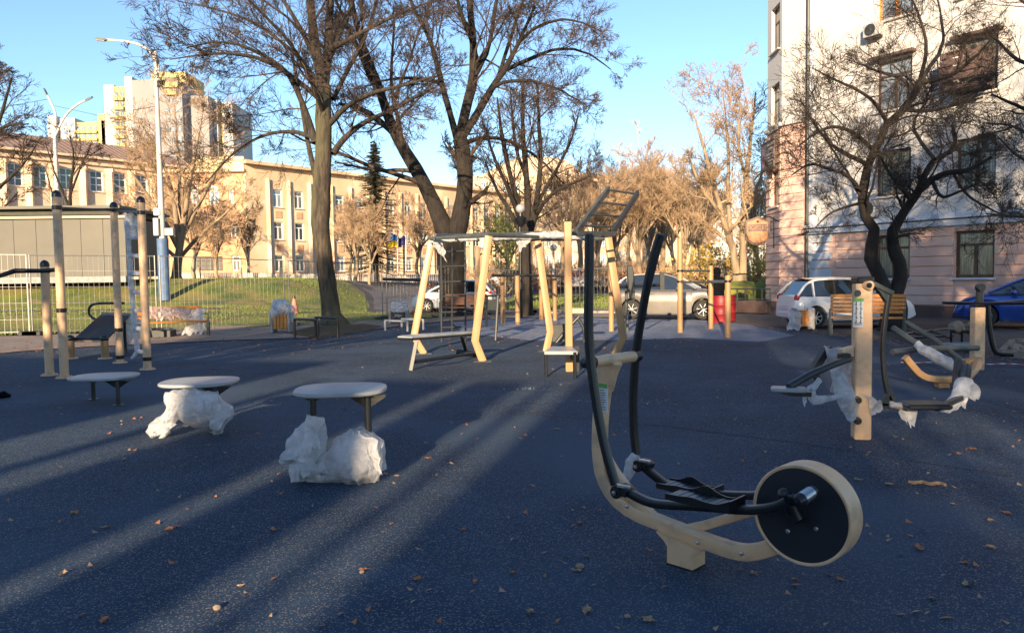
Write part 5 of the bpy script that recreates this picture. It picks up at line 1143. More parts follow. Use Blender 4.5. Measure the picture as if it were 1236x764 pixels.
# black pad cylinders on the near end of the second machine
g2=G(1137,468); Y2=g2.y
def D2(px,py,dy=0.0): return D(px,py,Y2+dy)
T=Thing('rowing_machine','low yellow and grey rowing machine with film on its bars, right behind the walking machine','exercise machine',g2)
mb=MB(); mb.sweep(smooth_path([D2(1092,431),D2(1100,441),D2(1110,452),D2(1122,457),D2(1150,458,-.1),D2(1166,456,-.1),D2(1176,446,.1),D2(1181,436,.2)],1),rr(0.09,0.10,0.012),up=(0,1,0)); T.part('frame',mb,'yellow')
T.part('foot',MB().bar(g2,V3(g2,ZA(g2,455)),0.15,0.13,up=(0,1,0),bev=0.01),'yellow',smooth=False)
gq=G(1179,446); T.part('post',MB().bar(V3(gq,0.0),V3(gq,ZA(gq,371)),0.17,0.15,up=(0,1,0),bev=0.012),'beige',smooth=False)
gq2=G(1176,446)
T.part('bracket',MB().bar(D2(1162,440,.3),D2(1182,436,.3),0.12,0.16,up=(0,1,0)),'yellow',smooth=False)
T.part('arm',MB().bar(D(1183,345,gq.y),D(1182,372,gq.y),0.1,0.09,up=(0,1,0),bev=0.02).lathe(D(1183,347,gq.y-.05),(0,-1,0),[(0.06,-0.05),(0.06,0.05),(0,.05)],16),'dgrey',smooth=False)
T.part('cross_bar',MB().tube([D(1138,365.5,gq.y-.2),D(1185,366.5,gq.y-.2),D(1250,366,gq.y-.2)],0.026,8),'black'); 
T.part('tube',MB().tube([D2(1077,425,.3),D2(1110,421,.5),D2(1150,420.5,.8),D2(1180,420,1)],0.045,10),'mgrey'); 
T.part('tube',MB().tube([D2(1078,396,1.0),D2(1108,416,.5),D2(1160,446,.0)],0.045,10),'mgrey'); T.part('tube',MB().tube([D2(1094,389,1.6),D2(1130,411,1),D2(1162,436,.5)],0.035,10),'mgrey'); T.part('tube',MB().tube([D2(1108,416,.5),D2(1128,424,.9),D2(1150,421,1)],0.03,8),'mgrey')
mb=wrapmb([D2(1106,413,.4),D2(1112,420,.35),D2(1130,430,.2),D2(1148,440,.1),D2(1164,445,0)],[0.05,0.07,0.085,0.08,0.05],50,16,0.04,120); single('plastic_wrap',mb,'film','white film wound along the sloping bar of the rowing machine','plastic film',D2(1135,433,.2))
for a,b in(((1157,434),(1153,470)),((1168,440),(1166,462)),((1162,438),(1160,456))): T.part('roller',MB().bar(D(a[0],a[1],Yr+.6),D(b[0],b[1],Yr+.5),0.07,0.07,up=(0,1,0),bev=0.015),'cardark' if a[0]<1160 else 'dgrey',smooth=False)
# hanging black frame at the far right
T=Thing('hanging_handle_frame','thin black frame with a low foot bar before the blue car','exercise machine',G(1215,428))
Yh=13.2
T.part('tube',MB().tube(smooth_path([D(1192,368,Yh),D(1194,395,Yh),D(1199,420,Yh),D(1203,427,Yh),D(1222,428,Yh)],1),0.045,8),'black'); T.part('cross_bar',MB().tube([D(1188,367,Yh),D(1260,362,Yh)],0.03,8),'black'); T.part('tube',MB().tube([D(1255,363,Yh),G(1255,432)],0.04,8),'black')
T=Thing('pallet_stack','shallow wire frame with pale rubble in front of the blue car wheel','rubble crate',G(1162,418)); Yc=15.2
for x in(1148,1161,1176): T.part('post',MB().tube([G(x,421),D(x,398,Yc)],0.02,6),'black')
T.part('rail',MB().tube([D(1147,400,Yc),D(1177,400,Yc)],0.03,6),'black'); T.part('rail',MB().tube([D(1149,382,Yc+.4),D(1178,382,Yc+.4)],0.02,6),'black')
mb=MB()
rg=random.Random(4)
for i in range(26): s_=MB().sphere(D(rg.uniform(1151,1176),rg.uniform(393,398),Yc+rg.uniform(0,.4)),rg.uniform(.06,.13),7,5); crumple(s_,0.05,7,i); mb.add(s_.v,s_.f)
T.part('rubble',mb,'rubble',stuff=True,smooth=False); T.part('sheet',MB().box(D(1162,417,Yc-.2),(0.62,0.4,0.1)),'board',smooth=False)
T=Thing('rubble_heap','square kerbed pit of broken concrete at the right edge of the court','rubble',G(1225,425)); mb=MB()
for i in range(40): p=G(rg.uniform(1212,1262),rg.uniform(419,429)); s_=MB().sphere(p+Vector((0,0,rg.uniform(.02,.1))),rg.uniform(.06,.13),7,5); crumple(s_,0.05,7,i); mb.add(s_.v,s_.f)
T.part('rubble',mb,'rubble',stuff=True,smooth=False)
for a,b in(((1209,431),(1222,417)),((1222,417),(1262,415)),((1209,431),(1258,434))): T.part('edge_board',MB().bar(G(*a)+Vector((0,0,.07)),G(*b)+Vector((0,0,.07)),0.1,0.14),'pave',smooth=False)
# barrier tape on the ground
T=Thing('barrier_tape','red and white striped barrier tape stretched low behind the rowing machine','barrier tape',G(1170,442)); n=22
pts=[G(1088+ (1250-1088)*i/n,440.5+3*i/n+0.6*math.sin(i))+Vector((0,0,0.05)) for i in range(n+1)]
for i in range(n): T.part('red_stripe' if i%2 else 'white_stripe',MB().bar(pts[i],pts[i+1],0.07,0.004),'tapered' if i%2 else 'tapewhite',smooth=False)
# lying grating/scraps behind
T=Thing('folded_frame','low folded dark steel frame lying behind the rowing machine','steel frame',G(1110,412))
for a,b in(((1090,409),(1148,402)),((1096,414),(1150,411)),((1100,406),(1128,416)),((1120,403),(1146,414)),((1090,409),(1096,414))): T.part('tube',MB().tube([G(*a)+Vector((0,0,.12)),G(*b)+Vector((0,0,.12))],0.035,6),'dgrey')

# ================================================================ MESH FENCE
def panel(pa,pb,ya,yb,label,mt='galv',wires=None,spacing=0.12,wr=0.006,pw=0.022,base=True):
    a=Vector(pa);b=Vector(pb); a.z=terr(a.x,a.y); b.z=terr(b.x,b.y); za=ZA(a,ya); zb=ZA(b,yb)
    T=Thing('fence_panel',label,'mesh fence',(a+b)/2,'temporary mesh fence panels along the lawn'); ax=(b-a); ax.z=0; L=ax.length
    T.part('post',MB().tube([a,V3(a,za)],pw,8),mt); T.part('post',MB().tube([b,V3(b,zb)],pw,8),mt)
    T.part('top_rail',MB().tube([V3(a,za-.02),V3(b,zb-.02)],pw*0.8,6),mt); T.part('bottom_rail',MB().tube([a+Vector((0,0,.12)),b+Vector((0,0,.12))],pw*0.7,6),mt)
    mb=MB(); n=int(L/spacing)
    for i in range(1,n): p=a.lerp(b,i/n); q_=V3(a,za).lerp(V3(b,zb),i/n); p.z=max(p.z,terr(p.x,p.y))+.05; mb.bar(p,q_,wr,wr)
    for k in range(1,5): mb.bar(a.lerp(V3(a,za),k/5.0),b.lerp(V3(b,zb),k/5.0),wr*0.9,wr*0.9)
    T.part('wire_mesh',mb,mt,smooth=False)
    for p in(a,b): T.part('foot_block',MB().box((p.x,p.y,terr(p.x,p.y)+.07),(0.6,0.22,0.14),bev=0.02),'dgrey',smooth=False)
pp=[G(-70,408),G(36,405),G(190,401),G(344,394),G(462,386),G(560,381)]
panel(pp[0],pp[1],306,307,'pale mesh fence panel cut by the left edge of the picture','wfence',spacing=0.16,wr=0.009)
panel(pp[1]+Vector((.1,0,0)),pp[2],307.5,308.5,'mesh fence panel in front of the olive pavilion, between pull-up posts','galv',spacing=0.15,wr=0.006)
panel(pp[2]+Vector((.15,0,0)),pp[3],308.5,314,'mesh fence panel in front of the brick wing, left of the pale double post',spacing=0.14,wr=0.005)
panel(pp[3]+Vector((.17,0.05,0)),pp[4],314,319,'mesh fence panel passing behind the big leaning trunk','galv',spacing=0.15,wr=0.005)
panel(pp[4]+Vector((.17,0.05,0)),pp[5],319,322,'mesh fence panel carrying a black pipe, left of the climbing frame','galv',spacing=0.15,wr=0.005)
single('black_pipe',MB().tube([D(462,337,29.2),D(485,337.5,29.5),D(508,338,29.8)],0.06,8),'black','black pipe fixed level across the mesh fence left of the climbing frame','pipe',D(485,337,29.5))
# farther mesh fence behind the bars
pq=[(585,380,326),(640,378,325),(700,377,324),(760,376,323)]
for i in range(3):
    a=G(pq[i][0],pq[i][1]); b=G(pq[i+1][0],pq[i+1][1]); panel(a,b,pq[i][2],pq[i+1][2],('far mesh fence panel left of the dark tree with the globe lamp','far mesh fence panel right of the dark tree with the globe lamp','far mesh fence panel meeting the tail of the silver car')[i],'galv',spacing=0.16,wr=0.006,pw=0.03)
# tall slim grey posts in front of dark tree
for x in(637.5,642): g=G(x,378); single('slim_post',MB().tube([g,V3(g,ZA(g,318))],0.03,8),'galv',('left' if x<640 else 'right')+' one of two slim grey poles before the dark tree','pole',g)
# white picket fence at the foot of the orange building
Tf=Thing('picket_fence','low white picket fence below the orange brick wing','fence',D(290,335,70)); mb=MB()
for i in range(150):
    x=212+ i*2.2; 
    if x>540: break
    p=D(x,340,72); p.z=D(x,342 if x<330 else 341,72).z; h_=1.0 if x<330 else 0.8; mb.box((p.x,p.y,p.z+h_/2),(0.10,0.04,h_))
Tf.part('pickets',mb,'wfence',stuff=True,smooth=False); mb=MB()
for x0 in range(212,540,24): 
    a=D(x0,342 if x0<330 else 341,72); a.z+=0.6; b=D(x0+24,342 if x0<330 else 341,72); b.z+=0.6; mb.bar(a,b,0.04,0.08)
Tf.part('rail',mb,'wfence',smooth=False)
for x in(240,290,340): p=D(x,339,71.9); Tf.part('gate_post',MB().box((p.x,p.y,p.z+.3),(0.3,0.3,1.9)),'cream',smooth=False)
# railing near the street corner
Tg=Thing('street_railing','low grey railing before the green bank beside the pink house corner','railing',G(915,372))
pa=D(862,366,33);pb=D(930,363,30.6)
for i in range(8): p=pa.lerp(pb,i/7); p.z=0.0; Tg.part('post',MB().tube([p,p+Vector((0,0,1.0))],0.035,8),'mgrey')
for z in(0.98,0.55): a=pa.copy();b=pb.copy();a.z=b.z=z; Tg.part('rail',MB().tube([a,b],0.03,8),'mgrey')
single('low_wall',MB().bar(Vector((D(858,375,32).x,32.4,0.25)),Vector((D(930,372,30).x,30.2,0.25)),0.3,0.5,bev=0.02),'plinth','low dark retaining wall under the railing beside the pink house','low wall',G(900,376))
mb=MB().sphere((13.5,41,0.5),1.6,20,12,(1.9,0.8,0.5)); crumple(mb,0.5,1.5,5); single('clipped_bush',mb,'grassbase','dark green clipped bank of shrub behind the railing','shrub',(13.5,41,0))
# ================================================================ LAMPS, FLAGS, CONE
def lamp(label,px,pyb,pyt,Y,arms,r=0.11,mt='pole',zb=None):
    b=D(px,pyb,Y); b.z=terr(b.x,b.y) if zb is None else zb; T=Thing('street_lamp',label,'street lamp',b)
    zt=ZA(b,pyt); T.part('pole',MB().tube([b,V3(b,(b.z+zt)/2),V3(b,zt)],[r*1.25,r,r*0.6],12),mt)
    for a in arms:
        P_=[V3(b,zt)]+[D(x,y,Y+d) for x,y,d in a]; P_[0]=V3(b,ZA(b,a[0][1]+26)) ; T.part('arm',MB().tube(smooth_path(P_,2),r*0.45,8),mt)
        e=P_[-1]; f=P_[-2]; dd=(e-f).normalized(); o=T.part('lamp_head',MB().bar(e-dd*0.1,e+dd*0.5,0.2,0.09,bev=0.03),'mgrey' ,smooth=False); T.part('lens',MB().bar(e+dd*0.05-Vector((0,0,.05)),e+dd*0.45-Vector((0,0,.05)),0.15,0.03),'globe',o,smooth=False)
    return T,b,zt
T,b,zt=lamp('tall white street lamp with a blue wrapped foot',198,338,62,36,[[(186,66,0),(170,54,0),(150,50,0),(128,48.5,0)],[(192,80,0),(189,68,.6),(186,63,1.2)]],0.125)
T.part('blue_sleeve',MB().tube([V3(b,b.z),V3(b,ZA(b,288))],0.27,10),'bluep')
T.part('meter_box',MB().box(D(189,274,35.8),(0.26,0.2,0.85),bev=0.02),'globe',smooth=False); T.part('meter_box',MB().box(D(205,280,35.8),(0.42,0.25,0.36),bev=0.02),'globe',smooth=False); T.part('meter_box',MB().box(D(190,256,35.9),(0.3,0.2,0.35),bev=0.02),'pole',smooth=False)
lamp('tan street lamp forking into two arms in front of the pale building',74,340,150,52,[[(78,140,0),(92,127,0),(104,121,0)],[(68,138,0),(62,125,0),(57,115,0)]],0.17)
gb=Vector((D(629,378,29.5).x,29.5,0)); T=Thing('globe_lamp','park lamp with a white globe on an ornate black stem before the dark tree','lamp',gb); Yb=gb.y
T.part('pole',MB().tube([gb,V3(gb,ZA(gb,262))],0.07,10),'black'); T.part('globe',MB().sphere(D(628,252,Yb),0.18,18,12),'globe')
T.part('collar',MB().lathe(D(628.5,265,Yb),(0,0,1),[(0.08,-.3),(0.22,-.05),(0.25,.05),(0.12,.12),(0.12,.25)],12),'black'); T.part('arm',MB().tube(smooth_path([D(620,266,Yb),D(624,271,Yb),D(628,268,Yb),D(633,271,Yb),D(637,266,Yb)],1),0.04,6),'black')
g=Vector((D(668,300,42).x,42,terr(0,42))); T=Thing('globe_lamp','distant small globe lamp on a pale pole right of the dark tree','lamp',g); T.part('pole',MB().tube([g,D(668,303,42)],0.07,8),'pole'); T.part('globe',MB().sphere(D(668,299,42),0.2,12,8),'globe')
def flag(label,px0,px1,y0,y1,Y,cols):
    b=D(px1,y1+30,Y); T=Thing('flag',label,'flag',b); T.part('pole',MB().tube([D(px1,y1+30,Y),D(px1,y0-6,Y)],0.05,6),'pole')
    n=len(cols)
    for i,cm in enumerate(cols):
        ya=y0+(y1-y0)*i/n; yb=y0+(y1-y0)*(i+1)/n; mb=MB(); k=10
        vs=[D(px0+(px1-px0)*u/k,y+1.5*math.sin(u*0.7),Y+0.25*math.sin(u*0.9)) for y in(ya,yb) for u in range(k+1)]
        vs+= [v+Vector((0,0.02,0)) for v in vs]; m_=k+1
        fs=[(u,u+1,m_+u+1,m_+u) for u in range(k)]+[(2*m_+u,3*m_+u,3*m_+u+1,2*m_+u+1) for u in range(k)]
        mb.add(vs,fs); T.part('stripe',mb,cm)
single('overhead_cable',MB().tube([D(-80,118,44),D(-10,132,46),D(58,120,51)],0.015,5),'black','thin overhead cable sagging from the left edge to the tan forked lamp','cable',D(-10,132,46))
single('overhead_cable',MB().tube([D(66,128,51.5),D(120,140,44),D(192,128,36)],0.013,5),'black','thin overhead cable between the tan forked lamp and the tall white lamp','cable',D(120,140,44))
flag('blue and yellow flag on the orange building left of the violet flag',467,480,284,299,57,['flagb','flagy']); flag('violet flag beside the blue and yellow flag on the orange building',481,490,286,297,57.5,['flagv'])
g=G(355,358,0.8); g=D(355,357,32); g.z=terr(g.x,g.y); single('traffic_cone',MB().lathe(g,(0,0,1),[(0.2,0),(0.2,0.04),(0.15,0.06),(0.075,0.62)],14),'cone','faded red cone shaped bollard with a dark tip on the lawn','bollard',g)
o_=MB().lathe((g.x,g.y,g.z+0.62),(0,0,1),[(0.075,0),(0.05,0.12),(0,.15)],12)
cn_=link(bpy.data.objects.new('tip',mkmesh(o_,'tip','black',g)),[o for o in bpy.data.objects if o.name=='traffic_cone'][0])
# ================================================================ DRUMS AND PERSON
def drum(px,yb,label,dx=0):
    g=G(px,yb); T=Thing('steel_drum',label,'drum',g,'red drums behind the slim posts'); r=0.29; P_=[(r-.02,0),(r+.012,0.0),(r+.012,0.02),(r,0.035)]
    for z in(0.3,0.6): P_+=[(r,z-.03),(r+.014,z-.012),(r+.014,z+.012),(r,z+.03)]
    P_+=[(r,0.86),(r+.012,0.87),(r+.012,0.89),(r-.02,0.89),(r-.02,.875),(0,.875)]
    T.part('shell',MB().lathe(g,(0,0,1),P_,28),'red'); T.part('bung',MB().lathe(g+Vector((.12,-.05,.875)),(0,0,1),[(.03,0),(.03,.015),(0,.015)],8),'dgrey'); return g
g=drum(870.0,389.6,'red steel drum in front of the man in black'); drum(877.5,387,'second red steel drum half hidden at the right of the first one')
def person():
    b=G(866.0,387.6); b.z=0; T=Thing('person','person in a black hooded jacket bending over the red drums','person',b)
    def body(nm,mt,tubes,vox,balls=()):
        mb=MB()
        for pts,rs,sq in tubes:
            P,Q=resample(smooth_path(pts,1) if len(pts)>2 else pts,resample(pts,rs,len(smooth_path(pts,1)) if len(pts)>2 else len(pts))[1],14); m2=MB(); m2.tube(P,Q,14)
            if sq!=(1,1):
                vs=[]
                for k,v in enumerate(m2.v): c=P[k//14]; vs.append((c.x+(v[0]-c.x)*sq[0],c.y+(v[1]-c.y)*sq[1],v[2]))
                m2.v=vs
            mb.add(m2.v,m2.f)
        for c,r_,sq in balls: mb.sphere(c,r_,16,11,sq)
        me=mkmesh(mb,nm,mt,Vector((0,0,0))); o=link(bpy.data.objects.new(nm,me),T.o); rm=o.modifiers.new('r','REMESH'); rm.mode='VOXEL'; rm.voxel_size=vox; rm.use_smooth_shade=True; sm=o.modifiers.new('s','SMOOTH'); sm.factor=0.6; sm.iterations=4; return o
    V=Vector
    tb=[([V((0,0,.9)),V((0,.02,1.15)),V((0,.05,1.42))],[.15,.14,.17],(1,.7)),([V((0,.05,1.42)),V((0,.09,1.60))],[.07,.06],(1,1))]
    for s in(-1,1):
        tb+=[([V((s*.09,0,.92)),V((s*.10,.02,.5)),V((s*.10,-.01,.09))],[.10,.062,.045],(1,1)),([V((s*.10,-.04,.05)),V((s*.115,.17,.035))],[.045,.04],(1,1)),
             ([V((s*.19,.05,1.43)),V((s*.27,.08,1.16)),V((s*.19,.30,1.02))],[.065,.048,.032],(1,1)),([V((s*.19,.29,1.02)),V((s*.18,.37,1.0))],[.032,.036],(1,.8))]
        for dx,ln in((-.028,.07),(-.010,.085),(.009,.08),(.027,.06)): tb.append(([V((s*.18+dx,.37,1.0)),V((s*.18+dx*1.15,.37+ln*.6,.99)),V((s*.18+dx*1.15,.37+ln*.85,.965))],[.0105,.0095,.008],(1,1)))
        tb.append(([V((s*.18-s*.03,.33,1.0)),V((s*.18-s*.06,.37,.985)),V((s*.18-s*.065,.40,.97))],[.013,.011,.009],(1,1)))
    body('body','skin',tb,0.011,[((0,.10,1.68),.10,(.80,.95,1.15)),((0,.205,1.665),.018,(1,1.3,1.3)),((-.082,.10,1.675),.025,(.4,.8,1.3)),((.082,.10,1.675),.025,(.4,.8,1.3))])
    jt=[([V((0,0,.84)),V((0,0,1.05)),V((0,.03,1.30)),V((0,.05,1.46)),V((0,.06,1.52))],[.235,.235,.265,.235,.13],(1,.7))]
    for s in(-1,1): jt.append(([V((s*.17,.05,1.45)),V((s*.285,.08,1.18)),V((s*.20,.27,1.03))],[.095,.075,.055],(1,1)))
    body('jacket','cloth',jt,0.018)
    body('hood','cloth',[([V((0,.045,1.46)),V((0,.06,1.60))],[.12,.12],(1,1))],0.018,[((0,.075,1.70),.138,(.95,1.0,1.15))])
    for s in(-1,1):
        body('trouser_leg','jeans',[([V((s*.085,0,.93)),V((s*.10,.02,.5)),V((s*.10,-.01,.08))],[.125,.085,.07],(1,1))],0.018)
        body('shoe','cardark',[([V((s*.10,-.05,.05)),V((s*.118,.18,.04))],[.055,.048],(1,1))],0.015)
person()
# ================================================================ CARS
def car(name,label,loc,yaw,paint,Lc,Wc,Hc,prof,belt,gh,wheels,wr=0.32,cat='car',tail=True,wind=None):
    """x forward; prof: [(x,ztop)] of the body, belt: shoulder height, gh: roof line points (rear base, rear roof, front roof, front base)"""
    loc=Vector(loc); T=Thing(name,label,cat,loc,None,yaw); hw=Wc/2
    def P(n,mb,mt,par=None,smooth=True,ang=35,lab=None): 
        me=mkmesh(mb,n,mt,Vector((0,0,0)),smooth,ang); o=link(bpy.data.objects.new(n,me),par or T.o)
        if lab: o['label']=lab
        return o
    def ip(tab,x):
        for (a,b),(c,d) in zip(tab,tab[1:]):
            if a<=x<=c: return b+(d-b)*(x-a)/max(1e-6,(c-a))
        return tab[0][1] if x<tab[0][0] else tab[-1][1]
    mb=MB(); n=64; x0,x1=prof[0][0],prof[-1][0]; xs_=[x0+(x1-x0)*i/n for i in range(n+1)]
    for wx in wheels: xs_+= [wx-wr-0.045,wx-wr-0.04,wx+wr+0.04,wx+wr+0.045]
    xs_=sorted(set(xs_)); rings=[]
    for x in xs_:
        zt_=ip(prof,x); e=min(1,(x-x0)/0.45,(x1-x)/0.55); e=max(0,e); tap=1-0.16*(1-e)**2; w_=hw*tap; zl=0.20+0.12*(1-e)**2
        for wx in wheels:
            d_=abs(x-wx); ra=wr+0.045
            if d_<ra: zl=max(zl,math.sqrt(ra*ra-d_*d_)+wr-0.0)
        zs=min(belt-0.02,zt_-0.03); zs=max(zs,zl+0.03); zm=(zl+zs)/2
        half=[(w_*0.93,zl),(w_*0.985,zl+0.02+0.0*zm),(w_,zm),(w_*0.985,zs-0.04 if zs-0.04>zm else zm+0.01),(w_*0.94,zs+0.005),(w_*0.80,max(zt_-0.015,zs+0.008)),(w_*0.4,zt_+0.008),(0,zt_+0.012)]
        rings.append([(x,y,z) for y,z in half]+[(x,-y,z) for y,z in half[-2::-1]])
    k=len(rings[0]); vs=[v for r_ in rings for v in r_]; fs=[]
    for i in range(len(rings)-1): fs+=[(i*k+j,i*k+j+1,(i+1)*k+j+1,(i+1)*k+j) for j in range(k-1)]+[(i*k+k-1,i*k,(i+1)*k,(i+1)*k+k-1)]
    fs+=[tuple(range(k-1,-1,-1)),tuple(range((len(rings)-1)*k,len(rings)*k))]; mb.add(vs,fs); body=P('body',mb,paint,ang=42)
    # glasshouse: curved side glass between belt and roof
    (ax_,az_),(bx,bz),(cx_,cz),(dx,dz)=gh; wb=hw*0.93; wt=hw*0.74
    def side(s_,x,z): 
        t=(z-belt)/(bz-belt); return (x,s_*(wb+(wt-wb)*max(0,t)**1.15),z)
    def quadstrip(A,B,s_,n=8):
        mb=MB(); vs=[]
        for i in range(n+1):
            t=i/n; vs.append(side(s_,A[0][0]+(A[1][0]-A[0][0])*t,A[0][1]+(A[1][1]-A[0][1])*t)); vs.append(side(s_,B[0][0]+(B[1][0]-B[0][0])*t,B[0][1]+(B[1][1]-B[0][1])*t))
        mb.add(vs,[(2*i,2*i+1,2*i+3,2*i+2) for i in range(n)]); return mb
    core=MB(); cs=[]
    for s_ in(1,-1):
        pts=[side(s_,ax_+.02,belt-.03),side(s_,bx+.03,bz-.03),side(s_,(bx+cx_)/2,bz+.015),side(s_,cx_-.03,cz-.03),side(s_,dx-.04,dz-.03)]; cs+= [(p[0],p[1]*0.965,p[2]) for p in pts]
    core.add(cs,[(0,1,2,3,4),(9,8,7,6,5),(0,5,6,1),(1,6,7,2),(2,7,8,3),(3,8,9,4)]); P('cabin_glass',core,'carglass',ang=25)
    if wind:
        ws=MB(); c_=[side(1,cx_+.02,cz-.03),side(-1,cx_+.02,cz-.03),side(-1,dx-.02,dz-.0),side(1,dx-.02,dz-.0)]; ws.add([(p[0]+.012,p[1]*.95,p[2]+.012) for p in c_],[(0,1,2,3)]); P('windscreen',ws,wind,smooth=False)
    m_=(ax_+bx)/2*0+ (bx+cx_)/2-0.02
    rp=[(ax_,az_),(bx,bz),((bx+cx_)/2,(bz+cz)/2+0.035),(cx_,cz),(dx,dz)]
    for s_ in(1,-1):
        # pillars and roof rail as one painted frame, door glass set in
        fr=MB(); path_=smooth_path([Vector(side(s_,x,z)) for x,z in rp],2); fr.sweep(path_,rr(0.07,0.055,0.015),up=(0,1,0)); P('pillar_frame',fr,paint)
        for xp,wd,pm in((m_,0.07,'cardark'),(bx+0.10+0.28*(m_-bx)*0,0.12,paint)):
            pb=MB(); pb.bar(side(s_,xp,belt-.03),side(s_,xp+0.0,bz-.02),0.045,wd,up=(0,1,0)); P('pillar',pb,pm,smooth=False)
        wl=MB(); wl.bar(side(s_,ax_+.25,belt+.0),side(s_,dx-.12,belt+.0),0.03,0.03); P('window_trim',wl,'cardark',smooth=False)
        for xd in(m_-0.02,m_-0.98,m_+0.95):
            dl=MB(); dl.bar((xd,s_*hw*0.995,0.34),(xd,s_*hw*0.955,belt-.05),0.012,0.012); P('door_gap',dl,'cardark',smooth=False)
        for xd in(m_-0.80,m_+0.12): P('door_handle',MB().bar((xd,s_*(hw*0.985+.015),belt-.13),(xd+.2,s_*(hw*0.985+.015),belt-.13),0.03,0.035,bev=0.008),paint,smooth=False)
        P('mirror',MB().sphere((dx-0.62,s_*(hw+.10),belt+.06),0.11,12,8,(0.8,1,0.7)),paint)
        P('sill',MB().bar((wheels[0]+wr+.06,s_*hw*0.95,.22),(wheels[1]-wr-.06,s_*hw*0.95,.22),.06,.12,bev=.01),'cardark',smooth=False)
        hl=MB().sphere((x1-.20,s_*hw*0.70,ip(prof,x1-.2)-.13),0.15,14,8,(1.25,.85,.55)); P('headlight',hl,'lampglass')
        tl=MB().sphere((x0+.13,s_*hw*0.80,belt-.05),0.12,12,8,(.9,.9,1.0)); P('tail_light',tl,'redlamp')
        for wx in wheels:
            yw=s_*(hw-.12); ty=MB().lathe((wx,yw-s_*0.1,wr),(0,s_,0),[(wr*.62,-.01),(wr*.93,0),(wr,.03),(wr,.17),(wr*.95,.2),(wr*.68,.205),(wr*.64,.17)],32,cap=False); w_=P('wheel',ty,'tyre')
            rm=MB().lathe((wx,yw-s_*0.1,wr),(0,s_,0),[(0,.145),(wr*.1,.165),(wr*.14,.15),(wr*.14,.13)],16); rm.lathe((wx,yw-s_*0.1,wr),(0,s_,0),[(wr*.58,.15),(wr*.66,.185),(wr*.67,.15)],32,cap=False)
            for q_ in range(7):
                a=q_*2*math.pi/7+.3; c0_=Vector((wx,yw+s_*0.055,wr)); rm.bar(c0_,c0_+Vector((math.cos(a),0,math.sin(a)))*wr*.62,.02,.055,up=(0,1,0))
            P('rim',rm,'rim',w_); P('brake_disc',MB().lathe((wx,yw-s_*0.1,wr),(0,s_,0),[(0,.06),(wr*.6,.06)],24),'cardark',w_)
    # roof, bumpers, plates
    rf=MB(); n1,n2=10,8; vs=[]
    for i in range(n1+1):
        x=bx+(cx_-bx)*i/n1; zc_=bz+(cz-bz)*i/n1+.035*math.sin(math.pi*i/n1)+.02
        for j in range(n2+1):
            y=-wt+2*wt*j/n2; vs.append((x,y,zc_+.035*(1-(y/wt)**2)))
    rf.add(vs,[(i*(n2+1)+j,(i+1)*(n2+1)+j,(i+1)*(n2+1)+j+1,i*(n2+1)+j+1) for i in range(n1) for j in range(n2)]); P('roof',rf,paint)
    P('bumper',MB().bar((x1-.05,-hw*.72,.36),(x1-.05,hw*.72,.36),.14,.22,bev=.04),'cardark',smooth=False); P('bumper',MB().bar((x0+.06,-hw*.74,.38),(x0+.06,hw*.74,.38),.14,.22,bev=.04),'cardark' if not tail else paint,smooth=False)
    P('number_plate',MB().box((x0-.02,0,.62),(.02,.5,.11)),'sticker',smooth=False); P('number_plate',MB().box((x1+.03,0,.42),(.02,.5,.11)),'sticker',smooth=False)
    P('grille',MB().box((x1-.02,0,.58),(.05,.8,.12)),'cardark',smooth=False)
    return T
hatch=[(-1.95,.62),(-1.93,.95),(-1.80,.99),(1.0,1.0),(1.25,.95),(1.75,.80),(1.93,.62),(1.97,.45)]
ghh=[(-1.86,.98),(-1.45,1.44),(0.15,1.46),(1.12,.98)]
suv=[(-2.05,.70),(-2.03,1.04),(-1.95,1.08),(.9,1.10),(1.3,1.08),(1.78,.98),(2.0,.80),(2.06,.5)]
gsv=[(-1.98,1.08),(-1.55,1.60),(.10,1.64),(1.05,1.10)]
p=G(1009,396); car('white_hatchback','parked white hatchback car in front of the pink house, partly behind the orange bench',(p.x+0.62,p.y+0.9,0),R(2),'carwhite',3.9,1.7,1.46,hatch,.96,ghh,(-1.28,1.2),.31).o.scale=(.93,.95,.97)
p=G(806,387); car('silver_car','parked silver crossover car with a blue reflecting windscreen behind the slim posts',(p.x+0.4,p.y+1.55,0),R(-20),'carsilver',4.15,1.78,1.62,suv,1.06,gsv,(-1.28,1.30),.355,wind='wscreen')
car('blue_car','parked shiny blue car with its nose to the left, cut by the right edge',(14.75,20.9,0),R(143),'carblue',4.2,1.78,1.4,hatch,.94,ghh,(-1.28,1.2),.32)
p=D(549,356,36.0); car('white_car','white car parked behind the dark forked trunk and the tall ladder',(p.x,p.y,terr(p.x,p.y)),R(172),'carwhite',3.9,1.7,1.46,hatch,.96,ghh,(-1.28,1.2),.31)
for i,(px,py,Y,pt,lb) in enumerate(((700,342,58,'carwhite','small distant white car left of the leg of the climbing frame'),(612,344,60,'carwhite','distant pale car seen between the far fence posts'))):
    p=D(px,py,Y); car('distant_car',lb,(p.x,p.y,terr(p.x,p.y)),R(180*i),pt,3.9,1.7,1.46,hatch,.96,ghh,(-1.28,1.2),.31)
